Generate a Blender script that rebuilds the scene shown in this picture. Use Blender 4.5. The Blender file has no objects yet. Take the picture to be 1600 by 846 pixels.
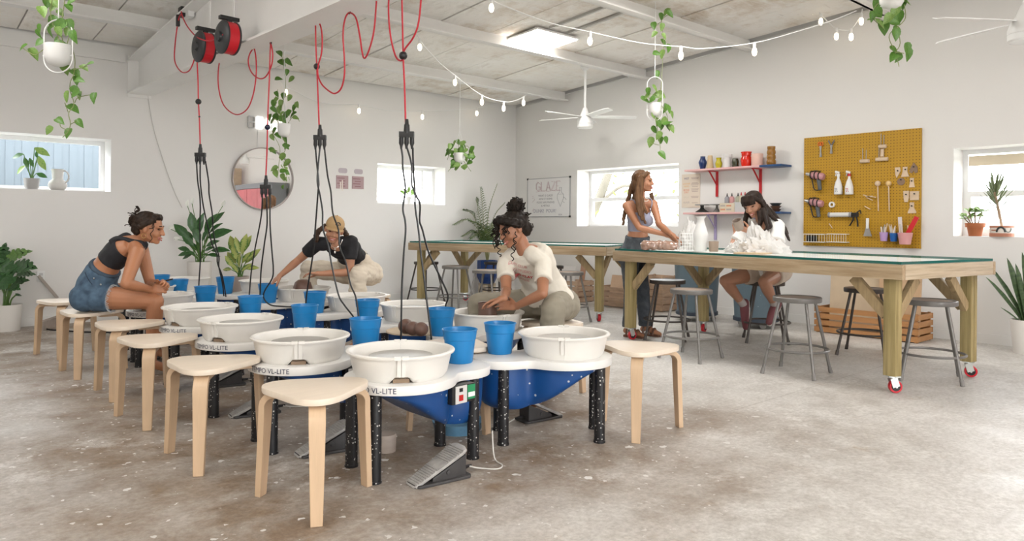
import bpy, bmesh, math, random
from mathutils import Vector, Matrix, Quaternion
from math import sin, cos, pi, radians, sqrt, atan2, hypot
random.seed(7)
SC = bpy.context.scene
COL = SC.collection

# ------------------------------------------------------------------ camera
FPX, CY = 1122.86, 353.57
YAW, ROLL = 0.849030893, 0.00804
CAM = Vector((-8.6427, -9.7329, 1.18))
FW = Vector((cos(YAW), sin(YAW), 0))
_r0 = Vector((sin(YAW), -cos(YAW), 0)); _u0 = Vector((0, 0, 1))
RT = _r0 * cos(ROLL) + _u0 * sin(ROLL)
UP = _u0 * cos(ROLL) - _r0 * sin(ROLL)
cd = bpy.data.cameras.new('camera')
cd.sensor_width = 36.0
cd.lens = FPX / 1600 * 36.0
cd.shift_y = -(423 - CY) / 1600
cd.clip_start = 0.05; cd.clip_end = 300
cam = bpy.data.objects.new('camera', cd)
COL.objects.link(cam)
m = Matrix.Identity(4)
for i in range(3):
    m[i][0] = RT[i]; m[i][1] = UP[i]; m[i][2] = -FW[i]; m[i][3] = CAM[i]
cam.matrix_world = m
SC.camera = cam

# ------------------------------------------------------------------ world, lights, exposure
SC.view_settings.view_transform = 'Standard'
SC.view_settings.look = 'None'
SC.view_settings.gamma = 1.0
SC.view_settings.use_curve_mapping = False
SC.view_settings.exposure = 0.46
W = bpy.data.worlds.new('sky'); SC.world = W
W.use_nodes = True
bg = W.node_tree.nodes['Background']
bg.inputs[0].default_value = (0.95, 0.98, 1.0, 1); bg.inputs[1].default_value = 9.0

def area(name, loc, sx, sy, power, rot=(0, 0, 0), color=(1, 0.97, 0.93)):
    l = bpy.data.lights.new(name, 'AREA'); l.shape = 'RECTANGLE'; l.size = sx; l.size_y = sy
    l.energy = power; l.color = color
    o = bpy.data.objects.new(name, l); COL.objects.link(o)
    o.location = loc; o.rotation_euler = rot
    return o
# light of the ceiling panel, plus added unseen fill lights overhead and behind the camera
area('panel_and_fill_light', (-4.6, -12.0, 3.9), 4.0, 3.0, 80)  # added overhead fill behind the camera, no fixture there
area('ceiling_up_fill', (-10.0, -11.6, 1.9), 0.8, 0.8, 130, (radians(180), 0, 0))  # added up-facing fill that brightens the ceiling, no real source
area('panel_and_fill_light', (-10.2, -8.5, 3.7), 2.0, 3.0, 62)  # added overhead fill on the left, no fixture there
area('panel_and_fill_light', (-3.1, -6.0, 3.62), 1.2, 1.2, 48)  # added fill over the near table, no fixture there
area('panel_and_fill_light', (-8.6, -3.6, 3.45), 1.2, 1.2, 26)  # added fill over the left side, no fixture there
area('panel_and_fill_light', (-2.42, -3.17, 3.42), 0.7, 0.7, 40)
area('rear_fill_light', (-6.5, -14.7, 1.8), 7.0, 3.0, 90, (radians(90), 0, 0), (0.97, 0.98, 1.0))  # added rear light, stands in for daylight from the unseen opening

# ------------------------------------------------------------------ helpers
def P(x, y, z=None, X=None, Y=None, D=None):
    """point of the room seen at photo pixel (x, y) on a given plane"""
    d = RT * ((x - 800) / FPX) + UP * ((CY - y) / FPX) + FW
    if z is not None: t = (z - CAM.z) / d.z
    elif X is not None: t = (X - CAM.x) / d.x
    elif Y is not None: t = (Y - CAM.y) / d.y
    else: t = D
    return CAM + d * t
def depth(p): return (Vector(p) - CAM).dot(FW)
def V(*a): return Vector(a)

MATS = {}
def M(name, col=None, rough=0.5, metal=0.0, noise=None, bump=None, stretch=None, spec=0.5, emit=None, trans=0.0, col2=None, alpha=None, sss=0, coat=0):
    if name in MATS: return MATS[name]
    mt = bpy.data.materials.new(name); mt.use_nodes = True
    nt = mt.node_tree; b = nt.nodes['Principled BSDF']
    c = tuple(col) + (1,)
    b.inputs['Base Color'].default_value = c
    b.inputs['Roughness'].default_value = rough
    b.inputs['Metallic'].default_value = metal
    b.inputs['Specular IOR Level'].default_value = spec
    if coat: b.inputs['Coat Weight'].default_value = coat
    if sss:
        b.inputs['Subsurface Weight'].default_value = sss
        b.inputs['Subsurface Radius'].default_value = (0.02, 0.008, 0.004)
    if trans: b.inputs['Transmission Weight'].default_value = trans
    if emit:
        b.inputs['Emission Color'].default_value = c; b.inputs['Emission Strength'].default_value = emit
    if noise or bump:
        tc = nt.nodes.new('ShaderNodeTexCoord'); mp = nt.nodes.new('ShaderNodeMapping')
        nt.links.new(tc.outputs['Object'], mp.inputs[0])
        if stretch: mp.inputs['Scale'].default_value = stretch
        if noise:
            sc_, amt = noise
            n = nt.nodes.new('ShaderNodeTexNoise'); n.inputs['Scale'].default_value = sc_; n.inputs['Detail'].default_value = 6
            n.inputs['Roughness'].default_value = 0.6
            nt.links.new(mp.outputs[0], n.inputs['Vector'])
            cr = nt.nodes.new('ShaderNodeValToRGB')
            cr.color_ramp.elements[0].position = 0.3; cr.color_ramp.elements[1].position = 0.7
            c2 = tuple(col2) if col2 else tuple(x * (1 - amt) for x in col)
            cr.color_ramp.elements[0].color = c2 + (1,); cr.color_ramp.elements[1].color = c
            nt.links.new(n.outputs['Fac'], cr.inputs[0]); nt.links.new(cr.outputs[0], b.inputs['Base Color'])
        if bump:
            sc_, st = bump
            n2 = nt.nodes.new('ShaderNodeTexNoise'); n2.inputs['Scale'].default_value = sc_; n2.inputs['Detail'].default_value = 5
            nt.links.new(mp.outputs[0], n2.inputs['Vector'])
            bp = nt.nodes.new('ShaderNodeBump'); bp.inputs['Strength'].default_value = st; bp.inputs['Distance'].default_value = 0.02
            nt.links.new(n2.outputs['Fac'], bp.inputs['Height']); nt.links.new(bp.outputs[0], b.inputs['Normal'])
    MATS[name] = mt
    return mt
def add_specks(mt, col, scale, thr, soft=0.02, vec='Object', mx=None):
    """sparse round splashes of another colour over a material"""
    nt = mt.node_tree; b = nt.nodes['Principled BSDF']
    tc = nt.nodes.new('ShaderNodeTexCoord'); v = nt.nodes.new('ShaderNodeTexVoronoi'); v.inputs['Scale'].default_value = scale
    nt.links.new(tc.outputs[vec], v.inputs['Vector'])
    ns = nt.nodes.new('ShaderNodeMath'); ns.operation = 'MULTIPLY'
    nt.links.new(v.outputs['Color'], ns.inputs[0]); ns.inputs[1].default_value = thr
    ml = nt.nodes.new('ShaderNodeMath'); ml.operation = 'LESS_THAN'
    nt.links.new(v.outputs['Distance'], ml.inputs[0]); nt.links.new(ns.outputs[0], ml.inputs[1])
    mix = nt.nodes.new('ShaderNodeMix'); mix.data_type = 'RGBA'
    lk = b.inputs['Base Color'].links
    if lk: nt.links.new(lk[0].from_socket, mix.inputs[6])
    else: mix.inputs[6].default_value = b.inputs['Base Color'].default_value
    mix.inputs[7].default_value = tuple(col) + (1,)
    if mx:
        mm = nt.nodes.new('ShaderNodeMath'); mm.operation = 'MULTIPLY'; mm.inputs[1].default_value = mx
        nt.links.new(ml.outputs[0], mm.inputs[0]); nt.links.new(mm.outputs[0], mix.inputs[0])
    else: nt.links.new(ml.outputs[0], mix.inputs[0])
    nt.links.new(mix.outputs[2], b.inputs['Base Color'])

class MB:
    """collects simple shapes into one mesh"""
    def __init__(s): s.v = []; s.f = []
    def add(s, vs, fs):
        o = len(s.v); s.v += [Vector(p) for p in vs]; s.f += [tuple(i + o for i in f) for f in fs]; return s
    def box(s, c, d, rz=0.0, M3=None, taper=1.0):
        x, y, z = d[0] / 2, d[1] / 2, d[2] / 2
        R = M3 if M3 is not None else Matrix.Rotation(rz, 3, 'Z')
        vs = []
        for k in (-1, 1):
            t = taper if k < 0 else 1.0
            for i, j in ((-1, -1), (1, -1), (1, 1), (-1, 1)): vs.append(Vector(c) + R @ Vector((i * x * t, j * y * t, k * z)))
        return s.add(vs, [(3, 2, 1, 0), (4, 5, 6, 7), (0, 1, 5, 4), (1, 2, 6, 5), (2, 3, 7, 6), (3, 0, 4, 7)])
    def bar(s, a, b, w, h, up=(0, 0, 1)):
        a = Vector(a); b = Vector(b); d = b - a; L = d.length; d.normalize(); u = Vector(up)
        sd = d.cross(u)
        if sd.length < 1e-5: sd = d.cross(Vector((1, 0, 0)))
        sd.normalize(); u = sd.cross(d)
        R = Matrix((sd, d, u)).transposed()
        return s.box((a + b) / 2, (w, L, h), M3=R)
    def tube(s, pts, r, n=8, caps=True, closed=False):
        pts = [Vector(p) for p in pts]; N = len(pts)
        if not hasattr(r, '__len__'): r = [r] * N
        t = []
        for i in range(N):
            a = pts[(i - 1) % N] if (closed or i > 0) else pts[0]
            b = pts[(i + 1) % N] if (closed or i < N - 1) else pts[-1]
            q = b - a
            t.append(q.normalized() if q.length > 1e-9 else Vector((0, 0, 1)))
        u = t[0].orthogonal().normalized(); vs = []
        for i in range(N):
            u = (u - t[i] * u.dot(t[i]))
            u = u.normalized() if u.length > 1e-6 else t[i].orthogonal().normalized()
            w = t[i].cross(u)
            for k in range(n):
                a = 2 * pi * k / n; vs.append(pts[i] + (u * cos(a) + w * sin(a)) * r[i])
        fs = []
        for i in range(N if closed else N - 1):
            for k in range(n):
                j = (i + 1) % N
                fs.append((i * n + k, i * n + (k + 1) % n, j * n + (k + 1) % n, j * n + k))
        if caps and not closed:
            fs.append(tuple(range(n - 1, -1, -1))); fs.append(tuple((N - 1) * n + k for k in range(n)))
        return s.add(vs, fs)
    def lathe(s, prof, c=(0, 0, 0), n=24, a0=0.0, a1=2 * pi, R=None):
        c = Vector(c); full = abs(a1 - a0 - 2 * pi) < 1e-6; m_ = n if full else n + 1; vs = []
        for r, z in prof:
            for k in range(m_):
                a = a0 + (a1 - a0) * k / n
                q = Vector((max(r, 1e-4) * cos(a), max(r, 1e-4) * sin(a), z))
                vs.append(c + (R @ q if R is not None else q))
        fs = []
        for i in range(len(prof) - 1):
            for k in range(n):
                j = (k + 1) % m_ if full else k + 1
                fs.append((i * m_ + k, i * m_ + j, (i + 1) * m_ + j, (i + 1) * m_ + k))
        return s.add(vs, fs)
    def prism(s, out, z0, z1, M4=None):
        n = len(out); vs = [Vector((x, y, z0)) for x, y in out] + [Vector((x, y, z1)) for x, y in out]
        if M4 is not None: vs = [M4 @ v for v in vs]
        fs = [tuple(range(n - 1, -1, -1)), tuple(range(n, 2 * n))]
        for i in range(n): fs.append((i, (i + 1) % n, n + (i + 1) % n, n + i))
        return s.add(vs, fs)
    def ball(s, c, r, n=12, m_=8, sc=(1, 1, 1), R=None):
        vs = []; c = Vector(c)
        for i in range(m_ + 1):
            ph = pi * i / m_
            for k in range(n):
                a = 2 * pi * k / n
                q = Vector((sin(ph) * cos(a) * r * sc[0], sin(ph) * sin(a) * r * sc[1], cos(ph) * r * sc[2]))
                vs.append(c + (R @ q if R is not None else q))
        fs = [(i * n + k, (i + 1) * n + k, (i + 1) * n + (k + 1) % n, i * n + (k + 1) % n) for i in range(m_) for k in range(n)]
        return s.add(vs, fs)

def meshify(name, mb, mat, smooth=40, bevel=0.0, seg=2, weld=1e-5):
    me = bpy.data.meshes.new(name)
    me.from_pydata([tuple(v) for v in mb.v], [], mb.f)
    bm = bmesh.new(); bm.from_mesh(me)
    bmesh.ops.remove_doubles(bm, verts=bm.verts, dist=weld)
    bmesh.ops.recalc_face_normals(bm, faces=bm.faces)
    if bevel:
        es = [e for e in bm.edges if len(e.link_faces) == 2 and e.calc_face_angle(0) > radians(30)]
        bmesh.ops.bevel(bm, geom=es, offset=bevel, segments=seg, affect='EDGES', profile=0.6)
    bm.to_mesh(me); bm.free()
    if smooth:
        for p in me.polygons: p.use_smooth = True
        me.set_sharp_from_angle(angle=radians(smooth))
    if mat: me.materials.append(mat)
    return me
def link(name, me, parent=None):
    o = bpy.data.objects.new(name, me); COL.objects.link(o)
    if parent is not None: o.parent = parent
    return o
def mk(name, mb, mat, parent=None, off=None, **kw):
    """off: subtract this point, for parts written in room coordinates"""
    if off is not None: mb.v = [v - Vector(off) for v in mb.v]
    return link(name, meshify(name, mb, mat, **kw), parent)
def tag(o, label, cat, group=None, kind=None):
    o['label'] = label
    if cat: o['category'] = cat
    if group: o['group'] = group
    if kind: o['kind'] = kind
    return o
def thing(name, loc, label, cat, group=None, rz=0.0):
    o = bpy.data.objects.new(name, None); COL.objects.link(o)
    o.empty_display_size = 0.1
    o.location = loc; o.rotation_euler = (0, 0, rz)
    return tag(o, label, cat, group)
def struct(name, mb, mat, **kw):
    o = mk(name, mb, mat, **kw); o['kind'] = 'structure'; return o
def single(name, mb, mat, loc, label, cat, group=None, **kw):
    """a thing that is one mesh, its origin at its base"""
    o = mk(name, mb, mat, off=loc, **kw); o.location = loc
    return tag(o, label, cat, group)
def copy_tree(o, parent=None):
    c = o.copy(); COL.objects.link(c)
    if parent is not None: c.parent = parent
    for ch in list(o.children): copy_tree(ch, c)
    return c
def text_mesh(body, size, mat, name='lettering', bend=None, align='CENTER', thick=0.0, bold=0.0):
    cu = bpy.data.curves.new(name, 'FONT'); cu.body = body; cu.size = size; cu.align_x = align; cu.align_y = 'CENTER'; cu.extrude = thick
    cu.resolution_u = 3; cu.offset = bold
    ob = bpy.data.objects.new(name, cu); COL.objects.link(ob)
    dg = bpy.context.evaluated_depsgraph_get()
    me = bpy.data.meshes.new_from_object(ob.evaluated_get(dg))
    bpy.data.objects.remove(ob); bpy.data.curves.remove(cu)
    me.name = name; me.materials.clear(); me.materials.append(mat)
    return me
def catmull(pts, k=6):
    pts = [Vector(p) for p in pts]; out = []
    for i in range(len(pts) - 1):
        p0 = pts[max(i - 1, 0)]; p1 = pts[i]; p2 = pts[i + 1]; p3 = pts[min(i + 2, len(pts) - 1)]
        for j in range(k):
            t = j / k
            out.append(0.5 * ((2 * p1) + (p2 - p0) * t + (2 * p0 - 5 * p1 + 4 * p2 - p3) * t * t + (3 * p1 - p0 - 3 * p2 + p3) * t ** 3))
    out.append(pts[-1]); return out
def arc_outline(w, h, r, n=5):
    o = []
    for cx, cy, a in ((w / 2 - r, h / 2 - r, 0), (-w / 2 + r, h / 2 - r, 90), (-w / 2 + r, -h / 2 + r, 180), (w / 2 - r, -h / 2 + r, 270)):
        for k in range(n + 1):
            t = radians(a + 90 * k / n); o.append((cx + r * cos(t), cy + r * sin(t)))
    return o
# ------------------------------------------------------------------ materials of the room
def floor_material():
    mt = bpy.data.materials.new('stained_concrete'); mt.use_nodes = True
    nt = mt.node_tree; b = nt.nodes['Principled BSDF']; L = nt.links.new
    geo = nt.nodes.new('ShaderNodeNewGeometry'); pos = geo.outputs['Position']
    def noise(scale, detail=6, rough=0.6, dist=0.0):
        n = nt.nodes.new('ShaderNodeTexNoise'); n.inputs['Scale'].default_value = scale; n.inputs['Detail'].default_value = detail
        n.inputs['Roughness'].default_value = rough; n.inputs['Distortion'].default_value = dist; L(pos, n.inputs['Vector']); return n.outputs['Fac']
    def ramp(f, p0, p1, c0=0, c1=1):
        r = nt.nodes.new('ShaderNodeMapRange'); r.inputs[1].default_value = p0; r.inputs[2].default_value = p1
        r.inputs[3].default_value = c0; r.inputs[4].default_value = c1; L(f, r.inputs[0]); return r.outputs[0]
    def math_(op, a, c):
        m_ = nt.nodes.new('ShaderNodeMath'); m_.operation = op
        for i, q in enumerate((a, c)):
            if isinstance(q, (int, float)): m_.inputs[i].default_value = q
            else: L(q, m_.inputs[i])
        return m_.outputs[0]
    def mix(f, a, c, op='MIX'):
        m_ = nt.nodes.new('ShaderNodeMix'); m_.data_type = 'RGBA'; m_.blend_type = op
        L(f, m_.inputs[0]) if not isinstance(f, (int, float)) else setattr(m_.inputs[0], 'default_value', f)
        for i, q in ((6, a), (7, c)):
            if isinstance(q, tuple): m_.inputs[i].default_value = q + (1,)
            else: L(q, m_.inputs[i])
        return m_.outputs[2]
    base = mix(ramp(noise(0.9, 8, 0.65), 0.35, 0.65), (0.46, 0.435, 0.405), (0.63, 0.612, 0.59))
    base = mix(ramp(noise(5.5, 8, 0.7), 0.42, 0.7), base, (0.68, 0.665, 0.64))
    # clay trodden into the floor around the wheels (a strip about x = -6.6)
    sx = nt.nodes.new('ShaderNodeSeparateXYZ'); L(pos, sx.inputs[0])
    dx = math_('SUBTRACT', math_('ABSOLUTE', math_('ADD', sx.outputs['X'], 6.5), 0), 1.45)
    dy = math_('MULTIPLY', math_('ADD', sx.outputs['Y'], 7.35), -1)
    edge = math_('ADD', math_('MAXIMUM', dx, dy), math_('MULTIPLY', math_('SUBTRACT', noise(1.3, 5, 0.65), 0.5), 2.2))
    near = ramp(edge, -0.15, 0.85, 1, 0)
    blot = ramp(noise(1.7, 7, 0.7, 0.2), 0.36, 0.6)
    brown = math_('MULTIPLY', near, math_('ADD', math_('MULTIPLY', blot, 0.62), 0.38))
    base = mix(math_('MULTIPLY', brown, 0.92), base, (0.215, 0.145, 0.09))
    small = math_('MULTIPLY', ramp(noise(1.4, 9, 0.78, 0.3), 0.60, 0.68), 0.55)
    base = mix(small, base, (0.36, 0.27, 0.18))
    tan = math_('MULTIPLY', ramp(noise(3.4, 8, 0.75, 0.2), 0.6, 0.72), 0.45)
    base = mix(tan, base, (0.40, 0.30, 0.20))
    pale = math_('MULTIPLY', ramp(noise(1.5, 9, 0.75, 0.3), 0.56, 0.66), 0.5)
    base = mix(pale, base, (0.80, 0.79, 0.77))
    base = mix(1.0, base, mix(ramp(noise(38, 6, 0.75), 0.38, 0.62), (0.80, 0.79, 0.77), (1.08, 1.08, 1.08)), 'MULTIPLY')
    base = mix(math_('MULTIPLY', ramp(noise(7, 9, 0.8, 0.2), 0.60, 0.68), 0.35), base, (0.30, 0.25, 0.20))
    # white drips and plaster spots
    for sc_, th, am in ((9.0, 0.20, 0.85), (3.6, 0.12, 0.9), (24.0, 0.26, 0.7)):
        nz = nt.nodes.new('ShaderNodeTexNoise'); nz.inputs['Scale'].default_value = 30; L(pos, nz.inputs['Vector'])
        va = nt.nodes.new('ShaderNodeVectorMath'); va.operation = 'MULTIPLY_ADD'
        L(nz.outputs['Color'], va.inputs[0]); va.inputs[1].default_value = (0.05, 0.05, 0.0); L(pos, va.inputs[2])
        vo = nt.nodes.new('ShaderNodeTexVoronoi'); vo.inputs['Scale'].default_value = sc_; L(va.outputs[0], vo.inputs['Vector'])
        sep = nt.nodes.new('ShaderNodeSeparateColor'); L(vo.outputs['Color'], sep.inputs[0])
        lim = math_('MULTIPLY', math_('POWER', sep.outputs[0], 2.5), th)
        spot = math_('MULTIPLY', math_('MULTIPLY', math_('LESS_THAN', vo.outputs['Distance'], lim), am), math_('ADD', math_('MULTIPLY', near, 0.75), 0.25))
        base = mix(spot, base, (0.82, 0.81, 0.79))
    # a saw-cut joint across the floor, and fine cracks
    jn = math_('ABSOLUTE', math_('ADD', math_('ADD', sx.outputs['Y'], 7.2), math_('MULTIPLY', noise(0.6, 3), 0.0)), 0)
    base = mix(math_('MULTIPLY', ramp(jn, 0.003, 0.006, 1, 0), 0.45), base, (0.30, 0.27, 0.24))
    L(base, b.inputs['Base Color'])
    L(ramp(noise(2.2, 5), 0.3, 0.7, 0.34, 0.62), b.inputs['Roughness'])
    b.inputs['Specular IOR Level'].default_value = 0.35
    bp = nt.nodes.new('ShaderNodeBump'); bp.inputs['Strength'].default_value = 0.12; bp.inputs['Distance'].default_value = 0.01
    L(noise(28, 5), bp.inputs['Height']); L(bp.outputs[0], b.inputs['Normal'])
    return mt

mWALL = M('white_wall_paint', (0.80, 0.785, 0.765), 0.6, noise=(0.8, 0.02), bump=(9, 0.05))
mTRIM = M('white_trim_paint', (0.80, 0.79, 0.77), 0.45)
mFRAME = M('window_frame_white', (0.80, 0.80, 0.80), 0.4)
mBEAM = M('painted_steel_beam', (0.90, 0.89, 0.87), 0.45, noise=(3, 0.04))
def ceiling_material():
    mt = M('stained_ceiling_board', (0.93, 0.915, 0.885), 0.75, noise=(1.3, 0.1), col2=(0.83, 0.79, 0.73), bump=(11, 0.8), stretch=(1, 0.55, 1))
    nt = mt.node_tree; b = nt.nodes['Principled BSDF']; L = nt.links.new
    geo = nt.nodes.new('ShaderNodeNewGeometry')
    def layer(scale, p0, p1, amt, col, vec):
        n = nt.nodes.new('ShaderNodeTexNoise'); n.inputs['Scale'].default_value = scale; n.inputs['Detail'].default_value = 8; n.inputs['Roughness'].default_value = 0.7
        mp = nt.nodes.new('ShaderNodeMapping'); mp.inputs['Scale'].default_value = vec
        L(geo.outputs['Position'], mp.inputs[0]); L(mp.outputs[0], n.inputs['Vector'])
        r = nt.nodes.new('ShaderNodeMapRange'); r.inputs[1].default_value = p0; r.inputs[2].default_value = p1; r.inputs[4].default_value = amt
        L(n.outputs['Fac'], r.inputs[0])
        mx = nt.nodes.new('ShaderNodeMix'); mx.data_type = 'RGBA'
        L(r.outputs[0], mx.inputs[0]); L(b.inputs['Base Color'].links[0].from_socket, mx.inputs[6]); mx.inputs[7].default_value = col + (1,)
        L(mx.outputs[2], b.inputs['Base Color'])
    layer(0.9, 0.52, 0.68, 0.75, (0.50, 0.385, 0.26), (1, 0.8, 1))
    layer(2.6, 0.55, 0.72, 0.5, (0.40, 0.31, 0.22), (1, 0.6, 1))
    layer(5.0, 0.5, 0.64, 0.7, (0.88, 0.87, 0.84), (0.6, 3.0, 1))
    layer(9.0, 0.6, 0.72, 0.35, (0.33, 0.28, 0.22), (0.3, 1.5, 1))
    return mt
mCEIL = ceiling_material()
mDARK = M('dark_gap', (0.03, 0.028, 0.025), 0.9)
mBLACK = M('black_plastic', (0.012, 0.012, 0.013), 0.4)
mWHITEP = M('white_plastic', (0.82, 0.82, 0.81), 0.35)
mSTEEL = M('bare_steel', (0.55, 0.55, 0.55), 0.3, 0.9)
def glass_material(name, tint=(1, 1, 1), gloss=1.0):
    mt = bpy.data.materials.new(name); mt.use_nodes = True
    nt = mt.node_tree; nt.nodes.clear()
    o = nt.nodes.new('ShaderNodeOutputMaterial'); t = nt.nodes.new('ShaderNodeBsdfTransparent'); g = nt.nodes.new('ShaderNodeBsdfGlossy')
    t.inputs[0].default_value = tint + (1,); g.inputs['Roughness'].default_value = 0.03
    lw = nt.nodes.new('ShaderNodeLayerWeight'); fr = nt.nodes.new('ShaderNodeMath'); fr.operation = 'POWER'; fr.inputs[1].default_value = 4.0; nt.links.new(lw.outputs['Facing'], fr.inputs[0])
    mx = nt.nodes.new('ShaderNodeMixShader')
    ml = nt.nodes.new('ShaderNodeMath'); ml.operation = 'MULTIPLY'; ml.inputs[1].default_value = gloss * 0.8
    nt.links.new(fr.outputs[0], ml.inputs[0]); nt.links.new(ml.outputs[0], mx.inputs[0]); nt.links.new(t.outputs[0], mx.inputs[1]); nt.links.new(g.outputs[0], mx.inputs[2]); nt.links.new(mx.outputs[0], o.inputs[0])
    return mt
mGLASS = glass_material('window_glass')

# ------------------------------------------------------------------ the shell of the room
def ceil_z(y): return 3.344 - 0.067 * y
XL, YF = -13.0, -15.0
struct('floor', MB().box(((XL) / 2, YF / 2, -0.1), (-XL + 0.4, -YF + 0.4, 0.2)), floor_material(), smooth=0)

def wall_cells(us, zs, holes, put):
    for i in range(len(us) - 1):
        for j in range(len(zs) - 1):
            u0, u1, z0, z1 = us[i], us[i + 1], zs[j], zs[j + 1]
            cu, cz = (u0 + u1) / 2, (z0 + z1) / 2
            if any(h[0] < cu < h[1] and h[2] < cz < h[3] for h in holes): continue
            put(u0, u1, z0, z1)
T = 0.42
HB = [(-9.4, -6.546, 1.556, 2.187), (-2.861, -1.567, 1.52, 2.142)]
mb = MB()
wall_cells([XL, -9.4, -6.546, -2.861, -1.567, 0.0], [0, 1.52, 1.556, 2.142, 2.187, 3.40], HB,
           lambda a, b, c, d: mb.box(((a + b) / 2, T / 2, (c + d) / 2), (b - a, T, d - c)))
struct('wall_back', mb, mWALL, smooth=0)
HR = [(-3.54, -1.534, 1.19, 2.11), (-9.0, -7.073, 1.112, 2.053)]
mb = MB()
def put_right(a, b, c, d):
    if d < 2.2: mb.box((T / 2, (a + b) / 2, (c + d) / 2), (T, b - a, d - c))
    else:
        vs = [(x, y, z) for x in (0, T) for (y, z) in ((a, c), (b, c), (b, ceil_z(b) + 0.05), (a, ceil_z(a) + 0.05))]
        mb.add(vs, [(0, 1, 2, 3), (7, 6, 5, 4), (0, 4, 5, 1), (1, 5, 6, 2), (2, 6, 7, 3), (3, 7, 4, 0)])
wall_cells([YF, -9.0, -7.073, -3.54, -1.534, 0.0], [0, 1.112, 1.19, 2.053, 2.11, 9], HR, put_right)
mb.box((T / 2, T / 2, 1.72), (T, T, 3.44))
struct('wall_right', mb, mWALL, smooth=0)
mb = MB()
vs = [(x, y, z) for x in (XL - T, XL) for (y, z) in ((YF, 0), (0, 0), (0, ceil_z(0)), (YF, ceil_z(YF)))]
mb.add(vs, [(0, 1, 2, 3), (7, 6, 5, 4), (0, 4, 5, 1), (1, 5, 6, 2), (2, 6, 7, 3), (3, 7, 4, 0)])
struct('wall_left', mb, mWALL, smooth=0)
mb = MB()
wall_cells([XL, -8.6, -5.6, 0.0], [0, 2.6, ceil_z(YF)], [(-8.6, -5.6, 0, 2.6)],  # unseen opening, put in to let sky light into the room
           lambda a, b, c, d: mb.box(((a + b) / 2, YF - T / 2, (c + d) / 2), (b - a, T, d - c)))
struct('wall_front', mb, mWALL, smooth=0)

# ceiling: a dark deck with boards below it, joints left open
mb = MB()
vs = [(x, y, ceil_z(y) + dz) for dz in (0.04, 0.12) for (x, y) in ((XL, YF), (T, YF), (T, T), (XL, T))]
mb.add(vs, [(3, 2, 1, 0), (4, 5, 6, 7), (0, 1, 5, 4), (1, 2, 6, 5), (2, 3, 7, 6), (3, 0, 4, 7)])
ceiling = struct('ceiling', mb, mDARK, smooth=0)
xs = [-0.03, -0.10] + [-0.84 - 0.74 * k for k in range(17)]
for i in range(len(xs) - 1):
    a, b = xs[i] - 0.008, xs[i + 1] + 0.008
    if a - b < 0.12: continue
    mb = MB(); dzz = 0.004 * (i % 3)
    ys = [-0.05, -1.2, -2.9, -4.62, -6.32, -8.0, -10.5, YF]
    for k in range(len(ys) - 1):
        y0, y1 = ys[k], ys[k + 1]
        vs = [(x, y, ceil_z(y) - dzz + dz) for dz in (0.0, 0.035) for (x, y) in ((b, y1), (a, y1), (a, y0), (b, y0))]
        mb.add(vs, [(3, 2, 1, 0), (4, 5, 6, 7), (0, 1, 5, 4), (2, 3, 7, 6), (1, 2, 6, 5), (3, 0, 4, 7)])
    mk('ceiling_panel', mb, mCEIL, ceiling, smooth=0)
mb = MB().box((-0.045, -7.5, 0), (0.09, 15, 0.03))
# purlins
mPUR = M('painted_purlin', (0.90, 0.885, 0.86), 0.6, noise=(2.5, 0.12), stretch=(0.4, 2, 2))
for k, y in enumerate((-1.26, -2.95, -4.66, -6.36, -8.06, -9.76, -11.5)):
    mb = MB(); z = ceil_z(y)
    mb.box(((XL - 0.02) / 2, y, z - 0.075), (-XL - 0.06, 0.035, 0.15))
    mb.box(((XL - 0.02) / 2, y - 0.045, z - 0.142), (-XL - 0.06, 0.12, 0.016))
    o = struct('beam', mb, mPUR, smooth=0)
for x in (-2.30, -2.62):
    a = V(x, -3.55, ceil_z(-3.55) - 0.02); b = V(x, -4.55, ceil_z(-4.55) - 0.02)
    struct('trim_%d' % (8 if x > -2.5 else 9), MB().bar(a, b, 0.03, 0.03), M('galvanised', (0.5, 0.49, 0.47), 0.5, 0.4), smooth=0)
# the big tapered steel rafter
BX = -6.24
def beam_bot(y): return 2.77 + 0.021 * y
mb = MB()
for (y0, y1) in ((0.0, -15.0),):
    def slab(x0, x1, f0, f1):
        vs = [(x, y, f(y)) for x in (x0, x1) for (y, f) in ((y0, f0), (y1, f0), (y1, f1), (y0, f1))]
        mb.add(vs, [(0, 1, 2, 3), (7, 6, 5, 4), (0, 4, 5, 1), (1, 5, 6, 2), (2, 6, 7, 3), (3, 7, 4, 0)])
    slab(BX - 0.012, BX + 0.012, lambda y: beam_bot(y) + 0.01, lambda y: ceil_z(y) - 0.155)
    slab(BX - 0.135, BX + 0.135, lambda y: beam_bot(y), lambda y: beam_bot(y) + 0.018)
    slab(BX - 0.135, BX + 0.135, lambda y: ceil_z(y) - 0.17, lambda y: ceil_z(y) - 0.152)
mb.box((BX, -0.008, 2.98), (0.27, 0.016, 0.5))
struct('beam', mb, mBEAM, smooth=0)
# wall band under the eaves, left of the rafter; base boards
mb = MB(); mb.box((-8.2, -0.012, 3.235), (3.6, 0.024, 0.19)); mb.box((-11.5, -0.012, 3.235), (2.96, 0.024, 0.19))
struct('trim_1', mb, mTRIM, smooth=0)
mb = MB().box((XL / 2, -0.008, 0.05), (-XL, 0.016, 0.10)); struct('baseboard_back', mb, mTRIM, smooth=0)
mb = MB().box((-0.008, YF / 2, 0.05), (0.016, -YF, 0.10)); struct('baseboard_right', mb, mTRIM, smooth=0)
# sloping flashing along the top of the right wall
a = V(-0.02, -0.02, ceil_z(0) - 0.03); b = V(-0.02, YF, ceil_z(YF) - 0.03)
struct('trim_2', MB().bar(a, b, 0.02, 0.012), mTRIM, smooth=0)

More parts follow.
